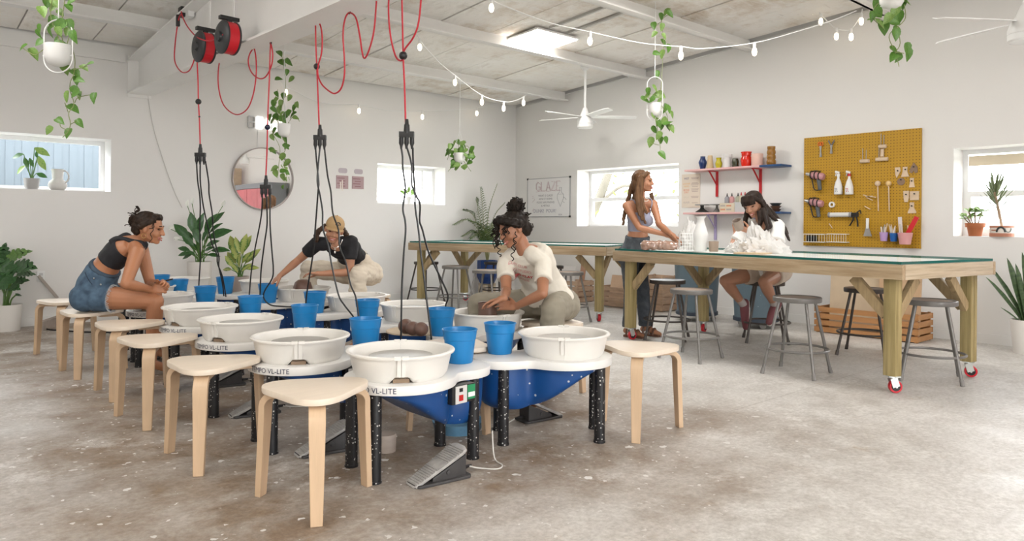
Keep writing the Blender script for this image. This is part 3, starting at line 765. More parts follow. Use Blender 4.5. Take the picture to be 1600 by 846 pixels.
def make_table(Lleg, Wleg, ol, ow, label, castrot):
    """local x = long direction from the front right leg, local y = towards the wall; origin at front right leg"""
    root = thing('work_table', (0, 0, 0), label, 'table', 'timber work tables on red casters')
    zt = 0.93; ah = 0.105; t = 0.04
    x0, x1, y0, y1 = -ol, Lleg + ol, -ow, Wleg + ow
    for (ya, nm) in ((y0 + t / 2, 'apron_board'), (y1 - t / 2, 'apron_board')):
        mk(nm, MB().box(((x0 + x1) / 2, ya, zt - ah / 2), (x1 - x0, t, ah)), mAPL, root, bevel=0.003)
    for xa in (x0 + t / 2, x1 - t / 2):
        mk('apron_board', MB().box((xa, (y0 + y1) / 2, zt - ah / 2), (t, y1 - y0 - 2 * t - 0.002, ah)), grain('pine_apron_end', (0.62, 0.52, 0.38), (0.46, 0.36, 0.24), (10, 1.2, 14)), root, bevel=0.003)
    mk('deck', MB().box(((x0 + x1) / 2, (y0 + y1) / 2, zt - 0.02), (x1 - x0 - 2 * t - 0.004, y1 - y0 - 2 * t - 0.004, 0.03)), mPAPER, root, smooth=0)
    mk('paper', MB().box(((x0 + x1) / 2, (y0 + y1) / 2, zt + 0.0015), (x1 - x0 - 0.05, y1 - y0 - 0.05, 0.002)), mPAPER, root, smooth=0)
    gx, gy = x1 - x0 - 0.03, y1 - y0 - 0.03; cx, cy = (x0 + x1) / 2, (y0 + y1) / 2
    # glass sheet: clear face, green edge band
    mk('glass_top', MB().add([(cx + i * gx / 2, cy + j * gy / 2, zt + 0.0215) for i, j in ((-1, -1), (1, -1), (1, 1), (-1, 1))], [(0, 1, 2, 3)]), mGREENG, root, smooth=0)
    vs = []; 
    for (i, j) in ((-1, -1), (1, -1), (1, 1), (-1, 1)):
        for z in (zt + 0.003, zt + 0.022): vs.append((cx + i * gx / 2, cy + j * gy / 2, z))
        for z in (zt + 0.003, zt + 0.022): vs.append((cx + i * (gx / 2 - 0.004), cy + j * (gy / 2 - 0.004), z))
    fs = []
    for k in range(4):
        a, b = k * 4, ((k + 1) % 4) * 4
        fs += [(a, b, b + 1, a + 1), (a + 1, b + 1, b + 3, a + 3), (a + 3, b + 3, b + 2, a + 2)]
    mk('glass_edge', MB().add(vs, fs), mGEDGE, root, smooth=0)
    for k, (x, y) in enumerate(((0, 0), (Lleg, 0), (0, Wleg), (Lleg, Wleg))):
        ex = 1 if x == 0 else -1; ey = 1 if y == 0 else -1
        leg = mk('leg', MB().box((x, y - ey * 0.0225, (0.125 + zt - ah) / 2 + 0.0), (0.09, 0.043, zt - ah - 0.125)).box((x, y + ey * 0.0225, (0.125 + zt - ah) / 2), (0.086, 0.043, zt - ah - 0.125)), mLEGT, root, bevel=0.003)
        mk('brace', MB().bar((x + ex * 0.045, y, zt - ah - 0.27), (x + ex * 0.30, y, zt - ah - 0.012), 0.045, 0.075), mBRC, root, bevel=0.002)
        mk('brace', MB().bar((x, y + ey * 0.05, zt - ah - 0.27), (x, y + ey * 0.30, zt - ah - 0.012), 0.045, 0.075, ), mBRC, root, bevel=0.002)
        ca = castrot[k]; c = V(cos(ca), sin(ca), 0); s_ = V(-sin(ca), cos(ca), 0); b = V(x, y, 0)
        cas = mk('caster', MB().box(b + V(0, 0, 0.121), (0.085, 0.085, 0.006), rz=ca).lathe([(0.022, 0.118), (0.024, 0.105), (0.0, 0.104)], c=b, n=14)
                 .bar(b + s_ * 0.025 + c * 0.02 + V(0, 0, 0.045), b + s_ * 0.025 + V(0, 0, 0.108), 0.05, 0.004, up=s_).bar(b - s_ * 0.025 + c * 0.02 + V(0, 0, 0.045), b - s_ * 0.025 + V(0, 0, 0.108), 0.05, 0.004, up=s_)
                 .tube([b + c * 0.02 - s_ * 0.03 + V(0, 0, .045), b + c * 0.02 + s_ * 0.03 + V(0, 0, .045)], 0.008, 8), mCAST, root, smooth=30)
        R = Matrix((c, V(0, 0, 1), s_)).transposed()
        wc = b + c * 0.02 + V(0, 0, 0.046)
        mk('wheel', MB().lathe([(0.032, -0.018), (0.044, -0.018), (0.046, -0.012), (0.046, 0.012), (0.044, 0.018), (0.032, 0.018)], c=wc, n=24, R=R), mTYRE, cas)
        mk('hub', MB().lathe([(0.0, -0.016), (0.033, -0.016), (0.033, 0.016), (0.0, 0.016)], c=wc, n=20, R=R), mBLACK, cas)
    return root
near = make_table(2.787, 1.09, 0.14, 0.13, 'near timber work table with glass top, two women working at it', [2.2, 1.7, 2.6, 1.2])
near.location = (-3.153, -7.66, 0)
# local x -> direction front right leg to front left leg
def orient(o, d):
    d = Vector(d).normalized(); o.rotation_euler = (0, 0, atan2(d.y, d.x)); return d
orient(near, (0.425, 2.754, 0))
# the wall lies on the right hand of that direction, so mirror local y by a flipped copy of the table layout
far = make_table(2.80, 1.09, 0.14, 0.13, 'far timber work table with glass top, behind the curly-haired woman', [0.9, 2.0, 1.4, 2.4])
far.location = (-1.91, -3.74, 0)
orient(far, (-0.303, 0.953, 0))
for t_ in (near, far):
    for ch in list(t_.children):
        for q in [ch] + list(ch.children):
            if q.data.get('flipped'): continue
            for v in q.data.vertices: v.co.y = -v.co.y
            q.data.flip_normals(); q.data['flipped'] = 1
TW = near.location
def tabl(o, x, y, z=0.945):
    """point on a table: x along from the front right leg, y inwards"""
    R = Matrix.Rotation(o.rotation_euler.z, 3, 'Z'); return Vector(o.location) + R @ V(x, -y, z)
# ------------------------------------------------------------------ metal stools
mGUN = M('grey_stool_paint', (0.215, 0.205, 0.195), 0.42, 0.35, noise=(8, 0.12))
mGUND = M('dark_stool_paint', (0.085, 0.072, 0.065), 0.45, 0.3, noise=(8, 0.2))
mSEATW = M('tan_hardboard_seat', (0.40, 0.31, 0.25), 0.5, noise=(6, .15))
mFOOTR = M('grey_rubber_foot', (0.22, 0.21, 0.20), 0.7)
def make_metal_stool(mat):
    root = thing('metal_stool', (0, 0, 0), 'x', 'stool', 'round metal stools at the work tables')
    z = 0.625
    seat = mk('seat', MB().lathe([(0.0, z - 0.03), (0.17, z - 0.03), (0.184, z - 0.04), (0.187, z - 0.036), (0.188, z - 0.006), (0.183, z), (0.160, z), (0.152, z - 0.004)], n=36), mat, root, smooth=40)
    mk('seat_board', MB().lathe([(0.153, z - 0.004), (0.0, z - 0.003)], n=36), mSEATW if mat is mGUN else mGUND, seat)
    for k in range(4):
        a = pi / 4 + k * pi / 2; u = V(cos(a), sin(a), 0)
        leg = mk('leg', MB().tube([u * 0.285 + V(0, 0, 0.015), u * 0.15 + V(0, 0, z - 0.032)], 0.0125, 10), mat, root)
        mk('foot_tip', MB().tube([u * 0.29 + V(0, 0, 0.0), u * 0.279 + V(0, 0, 0.045)], [0.0165, 0.0155], 10), mFOOTR if mat is mGUN else mGUND, leg)
    rz = 0.205; rr = 0.285 - 0.135 * (rz - 0.015) / (z - 0.047)
    mk('foot_ring', MB().tube([(rr * cos(2 * pi * k / 40), rr * sin(2 * pi * k / 40), rz) for k in range(40)], 0.010, 8, closed=True), mat, root)
    return root
ms0 = make_metal_stool(mGUN); ms1 = make_metal_stool(mGUND)
MST = [(ms0, (-3.035, -6.88), 8, 'grey metal stool in front of the near table, centre of its long side'),
       (ms0, (-3.13, -5.93), 5, 'grey metal stool in front of the near table by the standing woman'),
       (ms0, (-2.40, -7.66), 20, 'grey metal stool at the right end of the near table'),
       (ms1, (-2.36, -5.10), 30, 'dark metal stool under the left end of the near table'),
       (ms1, (-1.68, -6.86), 12, 'dark metal stool behind the near table, by the cracked-board crates'),
       (ms1, (-1.70, -5.86), 35, 'dark metal stool the fringed woman sits on'),
       (ms1, (-2.35, -0.60), 10, 'dark metal stool at the back left end of the far table'),
       (ms0, (-2.66, -1.76), 18, 'grey metal stool, leftmost along the front of the far table'),
       (ms0, (-2.87, -2.70), 25, 'grey metal stool in front of the blue palm pot at the far table'),
       (ms1, (-1.49, -1.24), 18, 'dark metal stool behind the far table beside the palm pot'),
       (ms1, (-1.50, -2.45), 18, 'dark metal stool half hidden behind the far table right end'),
       (ms0, (-2.27, -3.55), 10, 'grey metal stool at the right end of the far table front')]
used = set()
for src, (x, y), a, lab in MST:
    o = src if id(src) not in used else copy_tree(src); used.add(id(src))
    o.location = (x, y, 0); o.rotation_euler = (0, 0, radians(a)); o['label'] = lab
# ------------------------------------------------------------------ bins on dollies, crates, boards
mBIN = M('grey_blue_bin', (0.12, 0.175, 0.215), 0.5, noise=(3, 0.12))
add_specks(mBIN, (0.5, 0.52, 0.55), 14, 0.12)
def make_bin():
    root = thing('waste_bin', (0, 0, 0), 'x', 'bin', 'round grey-blue bins on dollies')
    mk('body', MB().lathe([(0, 0.115), (0.24, 0.115), (0.245, 0.12), (0.285, 0.77), (0.305, 0.775), (0.305, 0.81), (0.28, 0.81), (0.27, 0.75), (0.235, 0.14), (0, 0.14)], n=36), mBIN, root)
    mk('dolly', MB().lathe([(0.0, 0.075), (0.25, 0.075), (0.262, 0.08), (0.262, 0.12), (0.255, 0.125), (0.24, 0.12)], n=32), M('dark_blue_dolly', (0.035, 0.05, 0.075), 0.5), root)
    for k in range(5):
        a = 2 * pi * k / 5 + 0.3; x, y = 0.2 * cos(a), 0.2 * sin(a)
        mk('caster', MB().tube([(x - 0.014, y, 0.034), (x + 0.014, y, 0.034)], 0.034, 12).box((x, y, 0.068), (0.045, 0.03, 0.02)), M('pale_caster', (0.35, 0.34, 0.33), 0.5), root)
    return root
bn = make_bin(); bn.location = (-0.82, -4.42, 0); bn['label'] = 'grey-blue bin on a dolly left of the seated woman legs'
b2 = copy_tree(bn); b2.location = (-0.78, -5.22, 0); b2['label'] = 'grey-blue bin on a dolly behind the seated woman shoes'
mCRATE = M('pine_crate', (0.60, 0.42, 0.29), 0.6, noise=(3, 0.3), stretch=(2, 2, 10))
mCRATEO = M('orange_pine_crate', (0.50, 0.245, 0.095), 0.55, noise=(3, 0.25), stretch=(2, 2, 10))
def crate(loc, w, d, h, rz, lab, mat, rows=4):
    root = thing('crate', loc, lab, 'crate', 'slatted wooden crates along the wall', rz)
    sh = h / rows
    for k in range(rows):
        z = sh * (k + 0.5)
        for y in (-d / 2, d / 2): mk('slat', MB().box((0, y, z), (w, 0.014, sh - 0.020)), mat, root, smooth=0)
        for x in (-w / 2 + 0.012, w / 2 - 0.012): mk('slat', MB().box((x, 0, z), (0.014, d - 0.016, sh - 0.020)), mat, root, smooth=0)
    for x in (-w / 2 + 0.03, w / 2 - 0.03):
        for y in (-d / 2 + 0.02, d / 2 - 0.02): mk('corner_post', MB().box((x, y, h / 2), (0.025, 0.024, h)), mat, root, smooth=0)
    mk('bottom_board', MB().box((0, 0, 0.012), (w - 0.05, d - 0.03, 0.012)), mat, root, smooth=0)
    return root
h2 = pi / 2
crate((-0.38, -1.62, 0), 0.95, 0.36, 0.34, h2, 'low slatted crate under the window, behind the far table right end', mCRATE)
crate((-0.34, -2.78, 0), 0.72, 0.36, 0.30, h2, 'slatted crate on the floor left of the standing woman legs', mCRATE)
c3 = crate((-0.30, -3.42, 0), 0.42, 0.34, 0.5, h2, 'taller slatted crate behind the standing woman jeans', mCRATE, rows=5)
crate((-0.40, -6.40, 0), 1.10, 0.40, 0.30, h2, 'long orange pine crate with boards, under the pegboard', mCRATEO, rows=4)
mPLYW = M('raw_plywood', (0.66, 0.52, 0.36), 0.65, noise=(2, 0.22), bump=(6, .1))
mPLYR = M('reddish_plywood', (0.46, 0.26, 0.17), 0.6, noise=(2.5, 0.3))
def board(pa, w, h, lean, mat, lab, th=0.018, x=-0.3):
    M3 = Matrix.Rotation(radians(-lean), 3, 'Y')
    o = mk('plywood_board', MB().box((0, 0, h / 2), (th, w, h)), mat, smooth=0)
    o.location = pa; o.rotation_euler = (0, radians(lean), 0); tag(o, lab, 'board', 'boards leaning in the crates'); return o
board((-0.47, -6.26, 0.03), 0.60, 0.66, 4, mPLYW, 'pale plywood board in the orange crate, dented face forward')
board((-0.42, -6.22, 0.03), 0.34, 0.86, 4, mPLYR, 'reddish plywood board rising behind the pale board')
board((-0.52, -6.72, 0.03), 0.42, 0.68, 5, M('honey_plywood', (0.60, 0.40, 0.24), 0.6, noise=(2, .2)), 'honey plywood board at the right end of the orange crate')
board((-0.33, -2.66, 0.04), 0.30, 0.42, 14, M('cut_pine', (0.58, 0.40, 0.27), 0.6, noise=(3, .25)), 'offcut of pine leaning in the crate left of the standing woman')
board((-0.40, -1.98, 0.04), 0.10, 0.55, 10, mPLYR, 'narrow reddish offcut leaning in the crate under the window')
board((-0.30, -1.50, 0.04), 0.5, 0.5, 8, M('white_board', (0.75, 0.73, 0.71), 0.6), 'white board leaning in the crate under the window')
# ------------------------------------------------------------------ pegboard and its tools
def wall_pt(px, py, X=-0.02): return P(px, py, X=X)
PB = [P(1258.1, 216.6, X=0), P(1439.4, 388.6, X=0)]
py0, py1 = PB[1].y, PB[0].y; pz0, pz1 = PB[1].z, PB[0].z
pc = V(-0.014, (py0 + py1) / 2, (pz0 + pz1) / 2)
def pegboard_material():
    mt = M('mustard_pegboard', (0.50, 0.275, 0.012), 0.55, noise=(5, 0.06))
    nt = mt.node_tree; b = nt.nodes['Principled BSDF']; L = nt.links.new
    tc = nt.nodes.new('ShaderNodeTexCoord'); ma = nt.nodes.new('ShaderNodeVectorMath'); ma.operation = 'SCALE'; ma.inputs['Scale'].default_value = 1 / 0.0335
    L(tc.outputs['Object'], ma.inputs[0])
    fr = nt.nodes.new('ShaderNodeVectorMath'); fr.operation = 'FRACTION'; L(ma.outputs[0], fr.inputs[0])
    sb = nt.nodes.new('ShaderNodeVectorMath'); sb.operation = 'SUBTRACT'; sb.inputs[1].default_value = (0.5, 0.5, 0.5); L(fr.outputs[0], sb.inputs[0])
    mu = nt.nodes.new('ShaderNodeVectorMath'); mu.operation = 'MULTIPLY'; mu.inputs[1].default_value = (0, 1, 1); L(sb.outputs[0], mu.inputs[0])
    ln = nt.nodes.new('ShaderNodeVectorMath'); ln.operation = 'LENGTH'; L(mu.outputs[0], ln.inputs[0])
    lt = nt.nodes.new('ShaderNodeMath'); lt.operation = 'LESS_THAN'; lt.inputs[1].default_value = 0.17; L(ln.outputs['Value'], lt.inputs[0])
    mx = nt.nodes.new('ShaderNodeMix'); mx.data_type = 'RGBA'; L(lt.outputs[0], mx.inputs[0])
    L(b.inputs['Base Color'].links[0].from_socket, mx.inputs[6]); mx.inputs[7].default_value = (0.16, 0.075, 0.004, 1)
    L(mx.outputs[2], b.inputs['Base Color'])
    return mt
pb = mk('pegboard', MB().box((0, 0, 0), (0.024, py1 - py0, pz1 - pz0)), pegboard_material(), smooth=0)
pb.location = pc; tag(pb, 'mustard yellow pegboard hung with pottery tools on the white wall', 'pegboard')
FX = -0.024     # front face of the board
mWOODT = M('pale_tool_wood', (0.72, 0.56, 0.40), 0.55, noise=(8, .15))
mPINK = M('dusty_pink_metal', (0.52, 0.26, 0.28), 0.4)
def B(px, py, out=0.02): return P(px, py, X=FX - out)
def peg_thing(name, px, py, label, cat, group=None):
    p = B(px, py); o = thing(name, p, label, cat, group); return o, p
SC_ = (P(1350, 300, X=-0.04) - P(1351, 300, X=-0.04)).length     # metres per pixel on the board, across
def bq(o, p, mat, nm, fn, **kw):
    """part written in photo-pixel offsets on the board plane: local y = left-right, z = up"""
    mb = MB(); fn(mb); return mk(nm, mb, mat, o, **kw)
U = 0.0073      # about one pixel on the board, in metres
def yy(v): return -v * U      # pixel to the right = towards -y
# scissors pair: orange handled and steel pliers
o, p = peg_thing('scissors', 1282, 227, 'orange-handled scissors at the top left of the pegboard', 'scissors')
for s in (1, -1):
    bq(o, p, M('orange_plastic', (0.75, 0.16, 0.02), 0.4), 'handle', lambda mb: mb.tube([(0, s * 0.016 + 0.014 * cos(t * pi / 6), 0.014 + 0.021 * sin(t * pi / 6)) for t in range(12)], 0.006, 6, closed=True))
    bq(o, p, mSTEEL, 'blade', lambda mb: mb.bar((0.004 * s, s * 0.008, -0.01), (0.004 * s, -s * 0.006 - 0.004, -0.145), 0.016, 0.003, up=(1, 0, 0)))
o, p = peg_thing('pliers', 1299, 226, 'grey steel pliers beside the orange scissors', 'pliers')
for s in (1, -1):
    bq(o, p, M('dark_grip', (0.16, 0.16, 0.17), 0.5), 'grip', lambda mb: mb.tube([(0, s * 0.035, 0.05), (0, s * 0.022, 0.02), (0, s * 0.004, -0.01)], [0.008, 0.008, 0.007], 8))
    bq(o, p, mSTEEL, 'jaw', lambda mb: mb.bar((0.004 * s, s * 0.006, -0.01), (0.004 * s, -s * 0.004, -0.11), 0.018, 0.006, up=(1, 0, 0)))
# wire clay cutters and wooden rollers
def roller(px, py, w, lab, vertical=False):
    o, p = peg_thing('clay_roller', px, py, lab, 'roller', 'rollers on the pegboard')
    if vertical: bq(o, p, mWOODT, 'barrel', lambda mb: mb.tube([(0, 0, w / 2), (0, 0, -w / 2)], 0.02, 12))
    else:
        bq(o, p, mWOODT, 'barrel', lambda mb: mb.tube([(0, w / 2, 0), (0, -w / 2, 0)], 0.022, 12))
        bq(o, p, mSTEEL, 'hanger', lambda mb: [mb.tube([(0.01, w * 0.28, 0.02), (0.012, w * 0.28, 0.15)], 0.004, 6), mb.tube([(0.01, -w * 0.12, 0.02), (0.012, -w * 0.12, 0.13)], 0.004, 6)])
roller(1351, 252, 0.10, 'small white-ended roller on two wires, left of the taller rollers'); roller(1378, 249, 0.13, 'wooden roller lowest of the two at the board top')
roller(1379, 229, 0.08, 'short wooden roller at the top middle of the board'); roller(1378.5, 239, 0.085, 'upright wooden roller between two level rollers', True)
# heat guns
def heat_gun(px, py, lab, flip):
    o, p = peg_thing('heat_gun', px, py, lab, 'heat gun', 'heat guns on the pegboard')
    bq(o, p, mPINK, 'body', lambda mb: mb.lathe([(0.0, -0.10), (0.035, -0.10), (0.045, -0.08), (0.045, 0.03), (0.032, 0.06), (0, 0.06)], c=(-0.03, 0.0, 0.0), n=18, R=Matrix.Rotation(radians(-90 + 12), 3, 'X')))
    bq(o, p, mSTEEL, 'nozzle', lambda mb: mb.tube([(-0.03, 0.05, 0.012), (-0.03, 0.125, 0.03)], [0.026, 0.018], 14))
    bq(o, p, mBLACK, 'guard', lambda mb: [mb.tube([(-0.03 + 0.047 * cos(t * pi / 8), 0.055 - q * 0.05, 0.012 - q * 0.011 + 0.047 * sin(t * pi / 8)) for t in range(16)], 0.007, 6, closed=True) for q in (0, 1, 2)])
    bq(o, p, M('grey_grip', (0.10, 0.11, 0.12), 0.5), 'handle', lambda mb: mb.tube(catmull([(-0.03, -0.03, -0.03), (-0.03, -0.04, -0.10), (-0.03, -0.05, -0.175)]), [0.025] * 6 + [0.023] * 6 + [0.02], 10))
    bq(o, p, mBLACK, 'cord', lambda mb: mb.tube(catmull([(-0.03, -0.05, -0.175), (-0.02, 0.02, -0.17), (-0.01, 0.05, -0.10), (-0.01, 0.07, 0.02), (-0.02, 0.03, 0.06), (-.02, -.05, .05)]), 0.007, 6))
heat_gun(1277, 275, 'pink and black heat gun, the upper of the two', 1); heat_gun(1275, 317, 'pink and black heat gun, the lower of the two', 1)
# spray bottles
def spray(px, py, lab, capcol, prints):
    o, p = peg_thing('spray_bottle', px, py, lab, 'spray bottle', 'spray bottles on the pegboard')
    bq(o, p, mWHITEP, 'bottle', lambda mb: mb.lathe([(0, -0.10), (0.045, -0.10), (0.048, -0.09), (0.046, -0.01), (0.032, 0.05), (0.014, 0.09), (0.013, 0.12), (0, 0.12)], c=(-0.02, 0, 0), n=20))
    bq(o, p, capcol, 'trigger_head', lambda mb: [mb.lathe([(0.0, 0.115), (0.019, 0.115), (0.018, 0.145), (0, 0.145)], c=(-0.02, 0, 0), n=14)])
    bq(o, p, mWHITEP, 'nozzle', lambda mb: [mb.bar((-0.02, -0.012, 0.158), (-0.02, 0.035, 0.172), 0.022, 0.024), mb.bar((-0.02, 0.025, 0.155), (-0.02, 0.034, 0.12), 0.012, 0.008)])
    bq(o, p, prints, 'print', lambda mb: [mb.box((-0.0675 + 0.001 * k, 0.008 - 0.003 * k, -0.03 - 0.018 * k), (0.002, 0.03 - 0.004 * (k % 2), 0.007)) for k in range(4)])
spray(1311, 291, 'white spray bottle with grey print, left of the red-collared one', mWHITEP, M('grey_print', (0.30, 0.30, 0.33), 0.6)); spray(1328, 291, 'white spray bottle with a red collar', M('red_collar', (0.55, 0.02, 0.03), 0.4), M('pink_print', (0.55, 0.15, 0.18), 0.6))
# drumstick-like mallets
for (px, lab, c) in ((1372, 'round-headed mallet with a tan head', (0.70, 0.53, 0.36)), (1389, 'round-headed mallet with a yellowish head', (0.75, 0.52, 0.24))):
    o, p = peg_thing('mallet', px, 287, lab + ' on the pegboard', 'mallet', 'mallets on the pegboard')
    bq(o, p, M('mallet_%d' % px, c, 0.6), 'head', lambda mb: mb.ball((-0.01, 0, 0), 0.032, 16, 10, (0.8, 1, 1)))
    bq(o, p, mWOODT, 'handle', lambda mb: mb.tube([(-0.01, 0, -0.02), (-0.006, -0.008, -0.315)], 0.0065, 8))
# small ribs and shapes on the right side
RIBS = [(1403, 270, 'pale pointed rib'), (1415, 268, 'wide foot-shaped rib'), (1428, 264, 'dark heart-shaped rib'), (1408, 284, 'round brown sponge rib'), (1425, 286, 'bell-shaped wooden rib'),
        (1416, 307, 'narrow grooved rib'), (1429, 306, 'square wooden rib'), (1425, 325, 'footed wooden rib at the bottom')]
shapes = {0: [(-.032, .06), (.022, .06), (.03, .02), (-.012, -.06), (-.026, -.02)], 1: [(-.028, .05), (.02, .05), (.018, .0), (.038, -.06), (-.045, -.06), (-.03, 0)], 2: [(0, .07), (.035, .02), (.04, -.04), (.012, -.05), (0, -.02), (-.02, -.05), (-.045, -.035), (-.03, .02)],
          3: [(.042 * cos(k * pi / 7), .042 * sin(k * pi / 7)) for k in range(14)], 4: [(-.02, .055), (.02, .055), (.018, .02), (.03, -.05), (-.03, -.05), (-.018, .02)], 5: [(-.03, .06), (.03, .06), (.028, -.02), (.018, -.065), (-.016, -.065), (-.026, -.02)], 6: [(-.046, .048), (.046, .048), (.046, -.05), (-.046, -.05)],
          7: [(-.022, .06), (.022, .06), (.022, 0), (.045, -.045), (.04, -.06), (-.045, -.06), (-.04, -.04), (-.022, 0)]}
mDKR = M('brown_rib', (0.26, 0.17, 0.11), 0.6)
for i, (px, py, lab) in enumerate(RIBS):
    p = B(px, py, 0.006); M4 = Matrix(((0, 0, 1, 0), (-1, 0, 0, 0), (0, 1, 0, 0), (0, 0, 0, 1)))
    o = thing('clay_rib', p, lab + ' on the right side of the pegboard', 'rib', 'wooden ribs on the pegboard')
    mk('blade', MB().prism([(x, y) for x, y in shapes[i]], -0.006, 0.006, M4), mDKR if i in (2, 3) else mWOODT, o, smooth=30)
    mk('peg', MB().tube([(0.0, 0, 0.02), (-0.016, 0, 0.022)], 0.008, 8), mBLACK, o)
# caulking gun
o, p = peg_thing('extruder_gun', 1318, 336, 'white barrel extruder gun with black trigger on the pegboard', 'extruder')
bq(o, p, M('white_barrel', (0.75, 0.75, 0.74), 0.35), 'barrel', lambda mb: mb.tube([(-0.02, 0.15, 0.0), (-0.02, -0.085, 0.002)], 0.028, 16))
bq(o, p, M('grey_cap', (0.30, 0.30, 0.31), 0.4), 'cap', lambda mb: [mb.tube([(-0.02, 0.17, 0.0), (-0.02, 0.145, 0)], 0.031, 16), mb.tube([(-0.02, -0.08, 0.0), (-0.02, -0.105, 0)], 0.031, 16)])
bq(o, p, mBLACK, 'trigger', lambda mb: [mb.box((-0.02, -0.14, 0.0), (0.03, 0.08, 0.05)), mb.tube(catmull([(-0.02, -0.15, -0.01), (-0.02, -0.17, -0.07), (-0.02, -0.175, -0.14)]), 0.009, 6), mb.tube(catmull([(-0.02, -0.12, -0.01), (-0.02, -0.12, -0.06), (-0.02, -0.08, -0.13)]), 0.009, 6), mb.tube(catmull([(-0.02, -0.16, 0.02), (-0.02, -0.2, 0.05), (-0.02, -0.21, 0.01)]), 0.007, 6)])
# scraper brush, tape, cups
o, p = peg_thing('scraper', 1356, 356, 'white-handled steel scraper low on the pegboard', 'scraper')
bq(o, p, mWHITEP, 'handle', lambda mb: mb.bar((-0.01, 0, 0.11), (-0.01, 0, -0.01), 0.032, 0.02, up=(1, 0, 0)), bevel=0.006)
bq(o, p, mSTEEL, 'blade', lambda mb: mb.prism([(-0.018, 0), (0.018, 0), (0.05, -0.10), (-0.045, -0.10)], -0.004, 0.004, Matrix(((0, 0, 1, -0.01), (-1, 0, 0, 0), (0, 1, 0, 0), (0, 0, 0, 1)))))
p = B(1300, 320, 0.012); o = mk('tape_roll', MB().lathe([(0.018, -0.012), (0.036, -0.012), (0.036, 0.012), (0.018, 0.012), (0.018, -0.012)], n=20, R=Matrix.Rotation(pi / 2, 3, 'Y')), mWHITEP); o.location = p
tag(o, 'white tape roll under the lower heat gun', 'tape')
def cup(px, py, w, h, mat, lab, kind):
    o, p = peg_thing('tool_cup', px, py, lab, 'cup', 'tool cups on the pegboard'); d = 0.035
    bq(o, p, mat, 'body', lambda mb: mb.lathe([(0, -h / 2), (w * 0.36, -h / 2), (w * 0.5, h / 2), (w * 0.46, h / 2), (w * 0.33, -h / 2 + 0.01), (0, -h / 2 + .01)], c=(-w * 0.5 + 0.01, 0, 0), n=18))
    r = random.Random(px)
    for k in range(kind):
        a = r.uniform(-0.25, 0.25); y0_ = r.uniform(-0.3, 0.3) * w
        bq(o, p, [mWOODT, mSTEEL, M('white_tool', (0.75, 0.73, 0.70), 0.5)][k % 3], 'tool', lambda mb: mb.tube([(-w * 0.45, y0_, 0), (-w * 0.45, y0_ + a * 0.14, h / 2 + r.uniform(0.05, 0.10))], 0.006, 6))
    return o
cup(1383, 370, 0.095, 0.10, M('lilac_plastic', (0.50, 0.33, 0.62), 0.4), 'lilac cup of white tools on the pegboard', 6)
cup(1398.5, 371, 0.09, 0.095, M('blue_plastic', (0.015, 0.13, 0.45), 0.4), 'blue cup of tools on the pegboard', 7)
o = cup(1418, 373, 0.155, 0.13, M('pink_plastic', (0.72, 0.36, 0.36), 0.4), 'pink cup with a red tool on the pegboard', 4)
mk('red_tool', MB().bar((-0.07, -0.02, 0.04), (-0.07, -0.12, 0.24), 0.02, 0.045), M('red_plastic', (0.62, 0.02, 0.03), 0.4), o)
mk('ruler', MB().bar((-0.06, 0.045, 0.04), (-0.06, 0.06, 0.24), 0.006, 0.04), M('white_ruler', (0.72, 0.66, 0.64), 0.5), o)
for (px, w, lab, dk) in ((1277, 0.26, 'white wire basket at the lower left, black tools in it', True), (1312, 0.225, 'white wire basket right of the one with black tools', False)):
    o, p = peg_thing('wire_basket', px, 372, lab, 'basket', 'wire baskets on the pegboard')
    def fn(mb):
        for z in (-0.05, 0.045): mb.tube([(0.0, w / 2, z), (-0.09, w / 2, z), (-0.09, -w / 2, z), (0.0, -w / 2, z)], 0.005, 6, closed=True)
        n = 9
        for k in range(n):
            y = w / 2 - w * k / (n - 1); mb.tube([(-0.09, y, 0.045), (-0.09, y, -0.05), (0, y, -0.05)], 0.0024, 5)
    bq(o, p, M('white_wire', (0.80, 0.79, 0.72), 0.4), 'wire', fn)
    if dk:
        for k in range(4): bq(o, p, mBLACK, 'clip', lambda mb: mb.box((-0.05, 0.09 - 0.032 * k, -0.005), (0.05, 0.018, 0.075)))
o, p = peg_thing('wooden_pegs', 1357, 307, 'scatter of small wooden pegs in the middle of the board', 'pegs')
for k, (dx, dz, a) in enumerate(((-4, -1, 20), (0, 0, -5), (5, 1, 8), (1, 4, 30), (-2, 18, 35), (-60, 47, 60))):
    bq(o, p, mWOODT, 'wooden_peg', lambda mb: mb.bar((-0.008, yy(dx) - 0.05 * cos(radians(a)), -dz * U - 0.05 * sin(radians(a)) * .7), (-0.008, yy(dx) + 0.03 * cos(radians(a)), -dz * U + 0.03 * sin(radians(a))), 0.012, 0.008))
